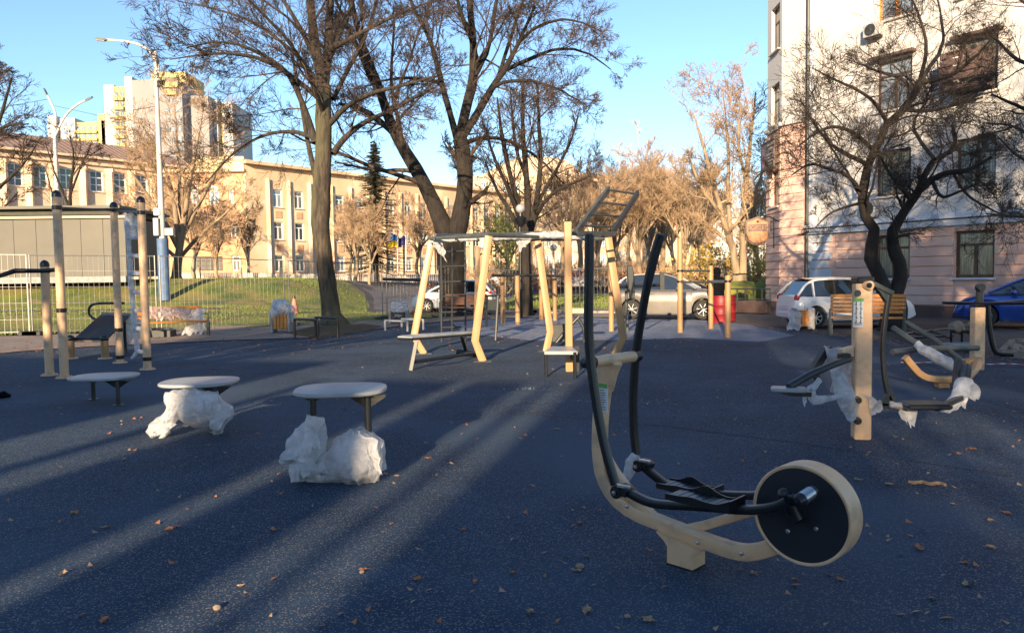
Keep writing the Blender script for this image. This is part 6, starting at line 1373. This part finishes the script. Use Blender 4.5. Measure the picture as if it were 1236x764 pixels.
# ================================================================ FALLEN LEAVES, STONES, KNOT ON THE COURT
def leafmb(r,seed):
    rg=random.Random(seed); n=11; mb=MB(); out=[]
    for i in range(n):
        a=2*math.pi*i/n; q_=r*(1.0 if i%2==0 else 0.62)*rg.uniform(.8,1.15); out.append((q_*math.cos(a)*1.35,q_*math.sin(a),0.012+abs(math.sin(a*1.5+seed))*r*0.35))
    mb.add([(0,0,0.004)]+out,[(0,1+i,1+(i+1)%n) for i in range(n)]); mb.tube([(r*1.2,0,.01),(r*2.1,.1*r,.016)],r*0.05,4); return mb
LM=[mkmesh(leafmb(0.032,s_),'fallen_leaf','leafo' if s_%2 else 'leafp') for s_ in range(6)]
spots=[(126,638),(438,688),(696,690),(619,692),(782,750),(1110,663),(1198,662),(504,700),(290,708),(205,640),(545,560),(516,554),(708,738),(573,703),(672,519),(700,632),(910,693),(1013,700),(1195,630),(960,700),(1165,706),(1158,548),(1120,572),(1175,543),(1150,609),(1215,620),(935,575),(665,502),(1072,585),(1165,680),(480,575),(374,560),(150,555),(560,640),(640,740),(330,640),(76,693),(125,750),(1035,470+110),(90,620)]
rg=random.Random(8)
for i,(x,y) in enumerate(spots):
    o=link(bpy.data.objects.new('fallen_leaf',LM[i%6])); g=G(x,y); o.location=g; o.rotation_euler=(rg.uniform(-.15,.15),rg.uniform(-.15,.15),rg.uniform(0,6.28)); k=rg.uniform(.5,.9); o.scale=(k,k,k)
    o['label']='small dry curled leaf lying on the dark rubber court'; o['category']='fallen leaf'; o['group']='dry leaves scattered over the court'
mb=MB(); pts=[G(1097+44*t/8,583+3*t/8+1.0*math.sin(t*1.7))+Vector((0,0,.012)) for t in range(9)]; mb.tube(pts,0.012,6); single('dry_twig',mb,'leafp','long pale dry twig lying on the court right of the disc wheel','twig',pts[0])
mb=wrapmb([G(-8,481)+Vector((0,0,.03)),G(5,480)+Vector((0,0,.05)),G(13,479)+Vector((0,0,.02))],[.04,.06,.02],14,10,.03,140); single('dark_rag',mb,'cloth','small black rag on the court at the left edge','rag',G(4,481))
for i,(x,y,r_) in enumerate(((700,685,.03),(762,601,.018),(790,636,.03),(437,691,.02),(262,735,.026),(757,745,.02))):
    s_=MB().sphere(G(x,y)+Vector((0,0,r_*.4)),r_*.7,10,7,(1.2,1,.7)); crumple(s_,r_*.35,20,i); single('pebble',s_,'rubble','small pale pebble lying on the dark court','pebble',G(x,y),'pale pebbles lying on the court')

# pale chalky smears on the court
import bmesh
def smear(pts,seed):
    g0_=[G(a,b) for a,b in pts]; c=sum(g0_,Vector())/len(g0_); mb=MB(); n=40; rg=random.Random(seed); out=[]; W_x=(g0_[1]-g0_[0]).length/2; W_y=(g0_[3]-g0_[2]).length/2
    inn=[]
    for i in range(n):
        a=2*math.pi*i/n; q_=1+0.35*noise.noise(Vector((math.cos(a)*2,math.sin(a)*2,seed))); out.append((c.x+W_x*q_*math.cos(a),c.y+W_y*q_*math.sin(a),0.008)); k=1-0.16*(1+noise.noise(Vector((math.cos(a)*3,math.sin(a)*3,seed+9)))*2.2); inn.append((c.x+W_x*q_*k*math.cos(a),c.y+W_y*q_*k*math.sin(a),0.008))
    mb.add(out+inn,[(i,(i+1)%n,n+(i+1)%n,n+i) for i in range(n)]); return mb
def chalk_r(rg):
    c=[G(716,484),G(783,486),G(640,470)][rg.integers(3)]; return c.x+rg.normal()*0.16,c.y+rg.normal()*0.09
tri_scatter('chalk_crumbs',90,chalk_r,0.022,'board',False,61)
# joints between the poured rubber fields
def seam(pts):
    P_=[]; 
    for a,b in zip(pts,pts[1:]):
        n=12
        for i in range(n): P_.append(G(a[0]+(b[0]-a[0])*i/n,a[1]+(b[1]-a[1])*i/n))
    P_.append(G(*pts[-1])); P_=[p+Vector((0.012*math.sin(i*1.7),0.015*math.sin(i*2.3),0.003)) for i,p in enumerate(P_)]
    mb=MB(); vs=[]
    for i,p in enumerate(P_):
        t=(P_[min(i+1,len(P_)-1)]-P_[max(i-1,0)]); t.z=0; t.normalize(); nn=Vector((-t.y,t.x,0)); w_=0.005+0.005*math.sin(i*0.9)**2; vs+=[p-nn*w_,p+nn*w_]
    mb.add(vs,[(2*i,2*i+1,2*i+3,2*i+2) for i in range(len(P_)-1)]); struct('court_seam',mb,'tyre','structure')
seam([(-40,424),(150,436),(330,452),(520,470),(600,474),(700,481)]); seam([(640,500),(800,514),(965,535),(1100,556),(1280,584)]); 
# ================================================================ TREES
def big_tree(name,label,Y,base_px,trunk,limbs,spec,seed,mt,mc,rmin,group=None,K=16):
    rng=np.random.default_rng(seed); P0,R0=limbs_from(Y,[trunk],K+6); P1,R1=limbs_from(Y,limbs,K)
    lv=levels(rng,P1,R1,spec,rmin)
    # extra shoots straight off the upper trunk
    tb=tuple(D(base_px[0],base_px[1],Y)); tb=(tb[0],tb[1],terr(tb[0],tb[1]))
    P0[0,0]=np.array([P0[0,0][0],P0[0,0][1],tb[2]-0.1])
    R0[0,0]*=1.45
    big=[i for i in range(len(P1)) if R1[i][0]>0.06]
    small=[i for i in range(len(P1)) if i not in big]
    tr=[(P0,R0,14)]; 
    if big: tr.append((P1[big],R1[big],10))
    cr=list(lv)
    if small: cr=[(P1[small],R1[small],6)]+cr
    return build_tree(name,label,tb,tr,cr,mt,mc,group)
sp4=lambda a,b,c,d=None,**k: [dict(n=a,ratio=.50,ang=45,up=.07,K=9,wig=.10,sides=5,tmin=.12,outc=None),dict(n=b,ratio=.55,ang=40,up=.04,K=7,wig=.10,sides=4,tmin=.12),dict(n=c,ratio=.62,ang=36,up=.02,K=6,wig=.10,sides=3,tmin=.1)]+([dict(n=d,ratio=.72,ang=34,up=.02,K=3,wig=.10,sides=3,tmin=.1)] if d else [])
# T1 leaning trunk left of centre
t1=[(402,393,0,30),(400,386,0,24),(399,370,0,21.5),(396,345,0,20.5),(391,310,0,20),(387,275,0,21),(387,245,0,23),(390,205,0,20),(391,165,0,19),(390,130,0,19),(391,103,0,17)]
l1=[[(391,106,0,14),(384,75,-.2,12),(376,25,-.4,10),(371,-50,-.5,8),(362,-150,-.5,3)],[(391,106,0,12),(396,62,.3,10),(398,10,.4,9),(404,-70,.4,7),(398,-170,.4,3)],
 [(380,172,0,9),(373,146,0,7.5),(364,122,-.3,6.5),(351,93,-.6,6),(338,79,-.8,5),(310,62,-1.2,4),(270,48,-1.8,2.5),(225,58,-2.2,1.5)],
 [(384,118,0,7),(362,100,-.5,6),(335,80,-1,5),(300,66,-1.5,4),(258,64,-2,3),(205,72,-2.4,1.3)],
 [(402,186,0,8),(414,168,.3,7),(438,148,.8,6),(472,134,1.2,5),(510,112,1.5,3)],[(398,150,0,7),(418,128,-.8,6),(448,112,-1.6,5),(486,104,-2.5,3.5),(525,92,-3,2)],
 [(396,75,0,8),(409,42,.8,6),(424,10,1.2,5),(440,-50,1.6,3)],[(397,60,0,7),(428,44,-.5,5.5),(470,22,-1,4),(520,2,-1.6,2)],[(386,85,0,7),(366,40,.5,5.5),(345,5,1,4.5),(315,-40,1.5,3)],
 [(376,165,0,6),(352,158,.5,4.5),(318,162,1,3.5),(280,185,1.5,2.5),(248,222,2,1.5)],[(392,140,0,6),(375,95,-1.5,5),(350,50,-3,4),(310,10,-4,3),(270,-30,-5,2)],
 [(390,118,0,6),(372,80,1.6,5),(345,55,2.6,4),(305,25,3.4,3),(250,8,4,2),(215,2,4.5,1)],[(402,120,0,6),(422,80,1,5),(440,50,1.6,4),(455,0,2,3)],[(384,230,0,7),(379,205,.2,6.5),(372,175,.4,5.5),(366,140,.8,4.5),(352,60,1.2,3)]]
big_tree('bare_tree','tall bare tree with a pale lower trunk, leaning left of the climbing frame',26.8,(402,392),t1,l1,sp4(9,8,6,5),1,'barkg','twigb',0.0075)
# T2 forked
t2=[(546,386,0,34),(546,355,0,30),(545,320,0,32),(543,285,0,40)]
l2=[[(540,290,0,26),(531,262,0,21),(520,238,0,18),(507,212,0,17),(490,184,0,15),(476,162,.2,13),(463,125,.3,11),(452,88,.4,10),(438,60,.5,8),(428,20,.6,6),(420,-40,.6,3)],
 [(548,290,0,26),(556,262,0,22),(562,228,0,20),(560,190,0,18),(555,168,0,18)],
 [(553,172,0,10),(546,148,0,8),(536,112,.3,7),(526,70,.5,6),(516,40,.6,5),(498,8,.8,4),(480,-40,1,2)],[(554,170,0,13),(562,132,0,12),(573,92,.3,11),(571,52,.4,9),(566,-5,.5,7),(562,-80,.5,4)],
 [(556,168,0,12),(570,148,0,10),(590,112,-.4,8),(611,82,-.6,7),(626,52,-.8,5),(645,8,-1,3)],[(583,120,0,6),(598,102,-.8,5),(630,96,-1.5,4),(668,104,-2,3),(705,126,-2.5,1.5)],
 [(611,84,0,6),(638,72,1,4.5),(672,58,1.6,3.5),(708,62,2.2,2.5),(738,84,2.6,1.2)],[(474,160,0,8),(450,140,.6,7),(432,130,1,6),(410,125,1.4,4)],[(463,125,0,7),(442,82,-1,6),(424,40,-1.6,5),(405,0,-2,3)],
 [(573,92,0,7),(590,60,1,6),(596,20,1.5,5),(604,-30,2,3)],[(571,52,0,6),(560,30,-1,5),(552,0,-1.5,4),(548,-40,-2,2)],[(532,100,0,5),(505,95,1.5,4),(470,95,2.5,3),(440,105,3.5,2)],
 [(556,175,0,7),(585,165,1,5),(615,170,2,4),(650,190,3,3),(680,222,3.6,1.6)],[(626,52,0,4),(650,30,-1.5,3.5),(690,22,-2.4,2.6),(725,38,-3,1.3)],[(600,98,0,5),(618,40,2,4),(632,0,3,3),(650,-50,3.6,2)]]
big_tree('bare_tree','thick dark bare tree forking low into two trunks behind the climbing frame',32,(546,386),t2,l2,sp4(9,8,6,4),2,'bark','twigb',0.008)
# T3 
t3=[(637,379,0,14),(636,345,0,12),(635,315,0,12),(634,292,0,13)]
l3=[[(634,295,0,9),(626,250,0,7),(616,212,-.3,6),(606,168,-.5,5),(600,118,-.7,2)],[(635,295,0,9),(638,240,0,8),(633,190,.3,7),(630,140,.4,5),(632,92,.5,2)],[(636,292,0,9),(647,250,0,7),(653,200,0,6),(651,150,.2,5),(648,100,.3,2)],
 [(638,286,0,7),(650,252,-.3,5),(668,232,-.6,4),(692,220,-1,3),(714,213,-1.4,1.5)],[(632,288,0,6),(616,255,.4,5),(600,232,.7,4),(586,196,1,2)],[(630,270,0,6),(612,225,-1,5),(596,190,-1.6,4),(584,150,-2,2)],[(648,246,0,5),(672,205,.6,4),(690,170,1,3),(700,130,1.4,1.5)],[(640,230,0,5),(622,180,1,4),(618,140,1.5,3),(616,105,2,1.5)]]
big_tree('bare_tree','slender dark bare tree with upright stems behind the globe lamp',31.5,(637,379),t3,l3,sp4(8,6,5,3),3,'bark','twigb',0.008)
# T4 twisted tree by the pink house
Y4=20.8
t4=[(1078,398,0,30),(1079,378,0,30),(1078,358,0,27)]
l4=[[(1072,366,0,19),(1066,347,0,17),(1056,320,0,15.5),(1047,307,0,15),(1054,294,0,14),(1057,281,0,12),(1047,266,0,11),(1041,252,0,10.5),(1041,230,0,10),(1046,206,0,9.5),(1054,182,0,9),(1066,163,0,8.5),(1072,147,0,8.5),(1092,132,-.2,8.5),(1106,111,-.4,8),(1110,98,-.5,7)],
 [(1077,362,0,19),(1087,338,0,17),(1087,321,0,16),(1078,300,0,15),(1076,279,0,12),(1087,265,0,11),(1099,245,0,11),(1108,230,0,10)],
 [(1108,232,0,9),(1124,216,-.2,7),(1146,208,-.5,6),(1170,206,-.8,5),(1198,190,-1.2,3)],[(1106,233,0,8),(1118,207,.2,7),(1128,193,.4,7),(1146,185,.6,6),(1155,172,.8,5),(1150,150,1,3)],
 [(1110,100,0,6),(1138,96,-.5,5),(1168,78,-1,4),(1198,48,-1.5,2.5)],[(1109,102,0,6),(1124,78,.4,5),(1136,62,.6,4),(1140,28,.8,3),(1128,-10,1,1.5)],[(1110,98,0,5),(1120,60,-.8,4),(1112,25,-1,3),(1096,-12,-1.2,1.5)],
 [(1107,112,0,5),(1085,92,.8,4),(1062,88,1.2,3.5),(1036,76,1.6,2)],[(1072,150,0,5),(1055,122,-.8,4),(1034,108,-1.3,3.5),(1006,96,-1.8,2.5),(980,82,-2.2,1.2)],[(1048,200,0,6),(1022,187,.5,5),(1004,176,.8,4),(984,152,1.2,3),(966,120,1.6,1.5)],
 [(1041,232,0,5),(1022,210,-.8,4.5),(1000,204,-1.2,4),(978,196,-1.6,3),(955,212,-2,1.5)],[(1055,182,0,5),(1034,162,-.5,4.5),(1008,151,-1,4),(985,160,-1.5,3),(962,178,-2,1.3)],[(1092,133,0,5),(1120,135,1,4),(1150,128,1.6,3.5),(1186,118,2.2,2)],
 [(1124,216,0,5),(1135,240,-.8,4),(1150,235,-1.2,3),(1180,222,-1.6,2)],[(1100,243,0,5),(1084,222,-.6,4),(1070,205,-1,3.5),(1062,185,-1.4,2)],[(1146,185,0,4),(1175,165,1.2,3.5),(1205,160,1.6,2.5),(1232,150,2,1.5)],[(1150,208,0,4),(1165,235,.4,3),(1190,250,.6,2.5),(1215,262,.8,1.5)],
 [(1128,193,0,5),(1110,170,1,4),(1100,150,1.6,3.5),(1120,120,2,2.5)],[(1040,245,0,4),(1020,250,.6,3),(1000,258,1,2.5),(984,275,1.2,1.2)]]
big_tree('bare_tree','black gnarled bare tree with two twisting stems before the pink house',Y4,(1080,396),t4,l4,[dict(n=10,ratio=.58,ang=55,up=.08,K=10,wig=.17,sides=5,tmin=.3,lmin=.5),dict(n=8,ratio=.62,ang=46,up=.07,K=8,wig=.17,sides=4,tmin=.12),dict(n=7,ratio=.7,ang=40,up=.06,K=6,wig=.13,sides=3,tmin=.1),dict(n=2,ratio=.85,ang=34,up=.06,K=3,wig=.10,sides=3,tmin=.1)],4,'bark','twig',0.0046)
# T5 right edge tree
l5=[[(1300,170,0,9),(1262,140,0,7),(1226,128,0,4),(1196,116,0,2)],[(1300,110,0,8),(1258,84,.5,6),(1222,70,1,4),(1196,40,1.4,2)],[(1300,230,0,7),(1262,205,-.5,5),(1228,190,-.8,3),(1204,165,-1,1.5)],[(1300,40,0,7),(1262,20,.5,5),(1230,0,1,3),(1200,-30,1,1.5)],[(1300,280,0,6),(1262,262,-.5,4),(1225,262,-.8,3),(1190,258,-1,1.5)],[(1300,200,0,6),(1255,172,.8,4),(1222,150,1.2,3),(1190,150,1.6,1.5)]]
big_tree('bare_tree','brown twigged tree reaching in from beyond the right edge',14.5,(1302,430),[(1302,432,0,26),(1302,300,0,22),(1300,150,0,16),(1300,0,0,10)],l5,[dict(n=9,ratio=.5,ang=48,up=.05,K=8,wig=.14,sides=4,tmin=.2),dict(n=8,ratio=.6,ang=42,up=.02,K=6,wig=.14,sides=3),dict(n=7,ratio=.75,ang=36,up=0.02,K=5,wig=.1,sides=3)],5,'bark','twigb',0.004)
# T6 tan bushy tree left
l6=[[(216,318,0,7),(214,270,0,6),(206,220,0,4.5),(190,180,0,3),(170,150,0,1.5)],[(218,300,0,7),(224,250,0,6),(232,205,0,4.5),(238,170,0,3),(246,130,0,1.5)],[(218,290,0,6),(238,250,.6,5),(258,215,1,3.5),(276,180,1.3,2)],[(215,300,0,6),(196,262,-.6,5),(176,232,-1,3.5),(156,205,-1.4,2)],[(217,280,0,5),(217,220,1,4),(214,170,1.5,3),(210,125,2,1.5)],[(218,310,0,5),(245,280,-.6,4),(268,262,-1,3),(290,240,-1.4,1.5)],[(216,315,0,5),(190,290,1,4),(168,275,1.6,3),(148,260,2,1.5)]]
big_tree('bare_tree','wide tan bushy bare tree behind the tall white street lamp',44,(213,333),[(213,336,0,12),(214,318,0,10),(217,300,0,9),(217,280,0,7)],l6,sp4(10,7,6,3),6,'barkt','twigt',0.012)
# sapling and left-edge tree
big_tree('bare_tree','thin dark tree between the forked tan lamp and the pale building',48,(84,336),[(82,338,0,5),(84,300,0,4.5),(84,255,0,4),(86,215,0,3.5)],[[(86,220,0,3.5),(90,190,0,2.5),(84,165,0,1.5)],[(85,235,0,3),(98,200,0,2),(112,172,0,1)],[(84,250,0,3),(68,215,0,2),(54,170,0,1)],[(84,270,0,2.5),(66,245,0,2),(55,205,0,1)],[(86,215,0,2),(104,190,0,1.5),(125,178,0,1)]],sp4(7,6,4),7,'bark','twigb',0.014)
l7=[[(-40,240,0,8),(-18,190,0,6),(2,140,0,4),(14,95,0,2)],[(-40,200,0,7),(-10,160,0,5),(14,150,0,3),(34,150,0,1.5)],[(-40,260,0,7),(0,225,.5,4),(24,205,.8,3),(44,175,1,1.5)],[(-40,160,0,6),(-15,110,0,4),(0,75,0,2)],[(-40,280,0,5),(-5,262,0,3),(22,232,0,1.5)]]
big_tree('bare_tree','purplish bare tree whose branches enter at the left edge',40,(-45,345),[(-45,347,0,16),(-42,300,0,13),(-40,200,0,10),(-40,120,0,7)],l7,sp4(8,6,5,3),8,'bark','twigb',0.013)
# T10 tan double tree near the sign
l10=[[(889,330,0,9),(885,300,0,8.5),(871,260,0,7),(861,220,0,5),(850,180,0,3.5),(838,140,0,1.5)],[(897,330,0,9),(897,268,0,7.5),(901,210,0,6),(908,150,0,3.5),(912,112,0,1.5)],[(884,300,0,5),(878,240,.6,5),(880,190,1,4),(876,140,1.4,2),(872,108,1.6,1)],[(871,260,0,5),(845,225,-.5,3.5),(832,190,-.8,2)],[(898,262,0,5),(915,225,.6,4),(926,185,1,2)],[(886,300,0,4),(860,275,.8,3.5),(842,262,1.2,2)],[(900,220,0,4),(890,170,-1,3),(894,125,-1.5,1.5)],[(880,280,0,4),(905,250,-1,3),(922,240,-1.5,1.5)]]
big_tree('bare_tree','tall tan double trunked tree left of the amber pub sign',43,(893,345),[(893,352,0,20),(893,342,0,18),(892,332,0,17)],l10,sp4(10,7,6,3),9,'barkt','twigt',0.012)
# background prototypes, each copied along the park and street
def proto(seed,h,spread,mt,mc,rmin,name,label):
    rng=np.random.default_rng(seed); K=12
    tr=np.array([[(0.15*math.sin(i*.5+seed),0.1*math.cos(i*.6),h*0.42*i/(K-1)) for i in range(K)]]); tR=np.array([np.linspace(h*.022,h*.012,K)])
    L=[];LR=[]
    for i in range(9):
        a=i*2.4+seed; st=tr[0,int(K*(.55+.45*rng.random()))-1]; P=[st]; d=np.array([math.cos(a)*spread*rng.uniform(.4,1),math.sin(a)*spread*rng.uniform(.4,1),1.0]); d/=np.linalg.norm(d); ln=h*rng.uniform(.42,.62)
        for k in range(1,K): d=d+rng.normal(size=3)*.06+np.array([0,0,.035]); d/=np.linalg.norm(d); P.append(P[-1]+d*ln/(K-1))
        L.append(P); LR.append(np.linspace(h*.011,rmin,K))
    P1=np.array(L); R1=np.array(LR); lv=levels(rng,P1,R1,[dict(n=9,ratio=.45,ang=38,up=.10,K=7,wig=.09,sides=4,tmin=.1),dict(n=8,ratio=.55,ang=36,up=.07,K=5,wig=.10,sides=3,tmin=.1),dict(n=8,ratio=.7,ang=34,up=.04,K=4,wig=.10,sides=3,tmin=.1)],rmin)
    return build_tree(name,label,(0,0,0),[(tr,tR,8),(P1,R1,5)],lv,mt,mc)
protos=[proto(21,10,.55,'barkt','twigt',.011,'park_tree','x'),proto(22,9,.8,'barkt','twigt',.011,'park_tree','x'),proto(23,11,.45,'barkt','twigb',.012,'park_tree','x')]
index_kids()
BT=[ # px base, Y, height, proto, label
 (745,64,11.5,1,'tan bare tree behind the tail of the silver car'),(722,58,11,0,'tan bare tree just right of the tilted ladder'),(772,60,11.5,1,'rounded tan bare tree above the silver car roof'),(800,66,14,0,'tall pale bare tree over the middle of the street'),
 (826,58,11,1,'tan bare tree behind the slim stepped posts'),(846,70,13,2,'brown bare tree left of the double trunked tan tree'),(700,66,13,2,'brown bare tree right of the cream block'),(682,56,10,1,'bushy tan tree in front of the right end of the cream block'),
 (760,84,14,2,'farthest brown tree over the street end'),(812,88,14,1,'distant round crowned tan tree at the street end'),(914,62,11,1,'tan tree seen below the amber pub sign'),(846,92,15,1,'distant tall tan tree behind the double trunked one'),
 (424,70,8.5,1,'tan bare tree against the orange facade right of the leaning trunk'),(430,57,7.5,0,'small tan tree left of the flags'),(447,55,6.5,1,'small round tan tree in front of the spruce'),(505,74,10,1,'tan tree between the flags and the forked trunk'),(612,54,8,1,'low bushy tan tree behind the far grey rail'),
 (262,66,7.5,0,'thin pale tree before the brick wing'),(236,60,9,1,'tan tree before the left end of the brick wing'),(180,62,8.5,0,'tan tree left of the tall white lamp'),(300,74,9,2,'bare brown tree at the junction of the brick and orange walls'),(150,60,7,1,'low tan tree behind the end of the olive pavilion'),
 (785,76,13,0,'slim pale tree behind the rounded tan one'),(735,92,14,2,'far brown tree behind the tan ones over the car'),(835,96,14,1,'very distant tan tree near the street end'),(540,70,9,1,'tan tree seen between the two dark stems of the forked trunk')]
rg=random.Random(12)
for i,(px,Y,h_,k,lb) in enumerate(BT):
    x=(D(px,340,Y)).x; b=(x,Y,terr(x,Y)-0.05); s_=h_/(10,9,11)[k]*0.95
    if i<0: pass
    copy_tree(protos[k].o,loc=b,rz=rg.uniform(0,6.28),scale=s_,label=lb+'',group='bare trees of the park and street')
for p_ in protos:
    for c in list(p_.o.children): bpy.data.objects.remove(c)
    bpy.data.objects.remove(p_.o)
# spruce
def spruce(px,Y,top,label):
    x=D(px,340,Y).x; b=Vector((x,Y,terr(x,Y))); zt=ZA(b,top); T=Thing('spruce_tree',label,'tree',b); T.part('trunk',MB().tube([b,V3(b,zt)],[.22,.03],8),'bark')
    rg=np.random.default_rng(31); V=[];F=[];k=0; hh=zt-b.z
    for i in range(50):
        t=i/50; z=hh*(0.12+0.87*t); r_=(1-t)**.9*hh*.27+.12
        for j in range(12):
            a=rg.uniform(0,6.28); L=r_*rg.uniform(.45,1.2); zj=rg.normal()*hh*.018
            for s_ in range(22):
                u=(s_+1)/22; c=np.array([math.cos(a)*L*u,math.sin(a)*L*u,z+zj-L*.42*u+L*.22*u*u]); w_=.24*(1.1-u*.5)
                for q_ in(-1,1):
                    d=np.array([-math.sin(a)*q_,math.cos(a)*q_,-.45])*w_*rg.uniform(.7,1.4)+rg.normal(size=3)*.03; f_=np.array([math.cos(a),math.sin(a),0])*.07
                    V+=[tuple(c-f_*.4),tuple(c+f_),tuple(c+d+f_)]; F.append((k,k+1,k+2)); k+=3
    me=np_mesh('crown',V,F); me.materials.append(MT['spruce']); link(bpy.data.objects.new('crown',me),T.o)
spruce(455,62,170,'dark spruce standing in front of the orange building between the two big trunks')
# distant wood closing the street end: one mass of light trees
def far_wood():
    rng=np.random.default_rng(77); Vs=[];Fs=[];k=0
    for i in range(52):
        Y=rng.uniform(105,190); px=rng.uniform(545,935); x=D(px,335,Y).x; h=rng.uniform(9,13)*(1.0+ .35*(Y-105)/85); K=6; z0=terr(x,Y)
        st=np.array([[x,Y,z0]]); tr=np.array([[(x+rng.normal()*.15,Y+rng.normal()*.15,z0+h*.8*j/(K-1)) for j in range(K)]]); tR=np.array([np.linspace(.18,.04,K)])
        lv=levels(rng,tr,tR,[dict(n=16,ratio=.55,ang=42,up=.2,K=5,wig=.1,sides=3,tmin=.2),dict(n=7,ratio=.55,ang=38,up=.1,K=4,wig=.12,sides=3,tmin=.1),dict(n=4,ratio=.8,ang=36,up=.05,K=3,wig=.12,sides=3,tmin=.1)],.02)
        for P,Q,sd in [(tr,tR,5)]+lv: V,F=np_tubes(P,Q,sd); Vs.append(V);Fs.append(F+k);k+=len(V)
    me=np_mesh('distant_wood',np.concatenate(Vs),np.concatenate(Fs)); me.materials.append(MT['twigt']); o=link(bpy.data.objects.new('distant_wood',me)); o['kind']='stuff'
    # undergrowth along the park edge
    Vs=[];Fs=[];k=0
    for i in range(95):
        Y=rng.uniform(50,100); px=rng.uniform(560,925); x=D(px,335,Y).x; z0=terr(x,Y); tr=np.array([[(x,Y,z0+.5*j) for j in range(4)]]); lv=levels(rng,tr,np.full((1,4),.03),[dict(n=14,ratio=1.0,ang=45,up=.15,K=4,wig=.15,sides=3,tmin=.0),dict(n=6,ratio=.6,ang=40,up=.1,K=3,wig=.15,sides=3,tmin=.1)],.014)
        for P,Q,sd in lv: V,F=np_tubes(P,Q,sd); Vs.append(V);Fs.append(F+k);k+=len(V)
    me=np_mesh('undergrowth',np.concatenate(Vs),np.concatenate(Fs)); me.materials.append(MT['twigt']); o=link(bpy.data.objects.new('undergrowth',me)); o['kind']='stuff'
far_wood()
def leafy_bush(name,label,px,Y,w,h,mt,N,seed,zlift=0.0,cat='shrub',lf=0.10,stem=True):
    rg=np.random.default_rng(seed); x=D(px,335,Y).x; b=Vector((x,Y,terr(x,Y))); T=Thing(name,label,cat,b)
    nb=14; cs=rg.normal(size=(nb,3))*np.array([w*.32,w*.25,h*.22])+np.array([0,0,h*.55+zlift]); V=[];F=[]
    for i in range(N):
        c=cs[rg.integers(nb)]+rg.normal(size=3)*np.array([w*.13,w*.12,h*.12]); 
        if c[2]<0.05: c[2]=0.05+rg.random()*.3
        a=rg.normal(size=3)*lf; d=rg.normal(size=3)*lf; k=len(V); V+=[tuple(c),tuple(c+a),tuple(c+d)]; F.append((k,k+1,k+2))
    me=np_mesh('foliage',V,F); me.materials.append(MT[mt]); link(bpy.data.objects.new('foliage',me),T.o)
    if stem:
        mb=MB()
        for i in range(5): c=cs[i]; mb.tube([b+Vector((0.1*i-.2,0,0)),b+Vector((c[0]*.5,c[1]*.5,c[2]*.5)),b+Vector(c)],[.05,.035,.015],5)
        T.part('stem',mb,'barkt')
leafy_bush('golden_shrub','golden leaved shrub left of the double trunked tan tree',866,52,3.4,3.2,'leafg',2600,3)
leafy_bush('golden_shrub','golden leaved shrub between the double trunk and the pink house',908,54,3.2,3.6,'leafg',2600,4)
leafy_bush('willow_bush','yellow green drooping bush behind the far grey rail and the globe lamp',606,46,2.6,4.6,'blade',1500,6,1.2,lf=.09)
leafy_bush('hedge','brown leaved hedge along the street behind the silver car',760,60,15,1.5,'leafo',5200,7,lf=.09,stem=False)
leafy_bush('hedge','brown leaved hedge left of the climbing frame legs far away',660,60,11,1.5,'leafo',3600,8,lf=.09,stem=False)
def far_block(px0,px1,ytop,Y,mt,label,nx,ny):
    W=Plane((D(px0,335,Y).x,Y),(1,0.03)); L=W.uz(px1,300)[0]; zt=ZA((D((px0+px1)/2,300,Y).x,Y),ytop); T=Thing('apartment_building',label,'building',W.W(L/2,1)); ws=[]
    for i in range(nx):
        for j in range(ny):
            u=L*(i+.5)/nx; z=2.6+(zt-3.6)*(j+.35)/ny; ws.append((u-.8,u+.8,z,z+1.7))
    T.part('wall',facade_mesh(W,L,0.3,zt,ws,10),mt,smooth=False)
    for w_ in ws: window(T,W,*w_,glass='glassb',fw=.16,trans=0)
    T.part('cornice',MB().bar(W.W(-.4,zt,-.3),W.W(L+.4,zt,-.3),1.0,.5),mt,smooth=False)
far_block(696,775,268,205,'cream','cream building glimpsed between trunks above the silver car tail',7,4)
far_block(782,850,252,225,'orange','orange building glimpsed at the end of the street',6,5)
far_block(853,935,262,215,'white','pale building glimpsed behind the amber pub sign',7,4)
# unseen bare trees added on the viewer's side for mottled shade on house and posts
def shade_tree(x,y,h,seed,lb):
    tmp=proto(seed,h,.7,'bark','twigb',.012,'park_tree',lb); tmp.o.location=(x,y,0)
for a in ((11.5,5.5,13.5,41,'bare tree beyond the right edge whose shadow falls on the pink house'),(8.2,-3,15,42,'tall bare tree behind the viewer to the right'),(2.4,-9,13,43,'bare tree straight behind the viewer'),(-5.0,-27,15,45,'tall bare tree far behind the viewer'),(-11.6,-5.3,13,46,'bare tree on the left behind the viewer'),(-13.5,-3.2,12,47,'second bare tree on the left behind the viewer')): shade_tree(*a)
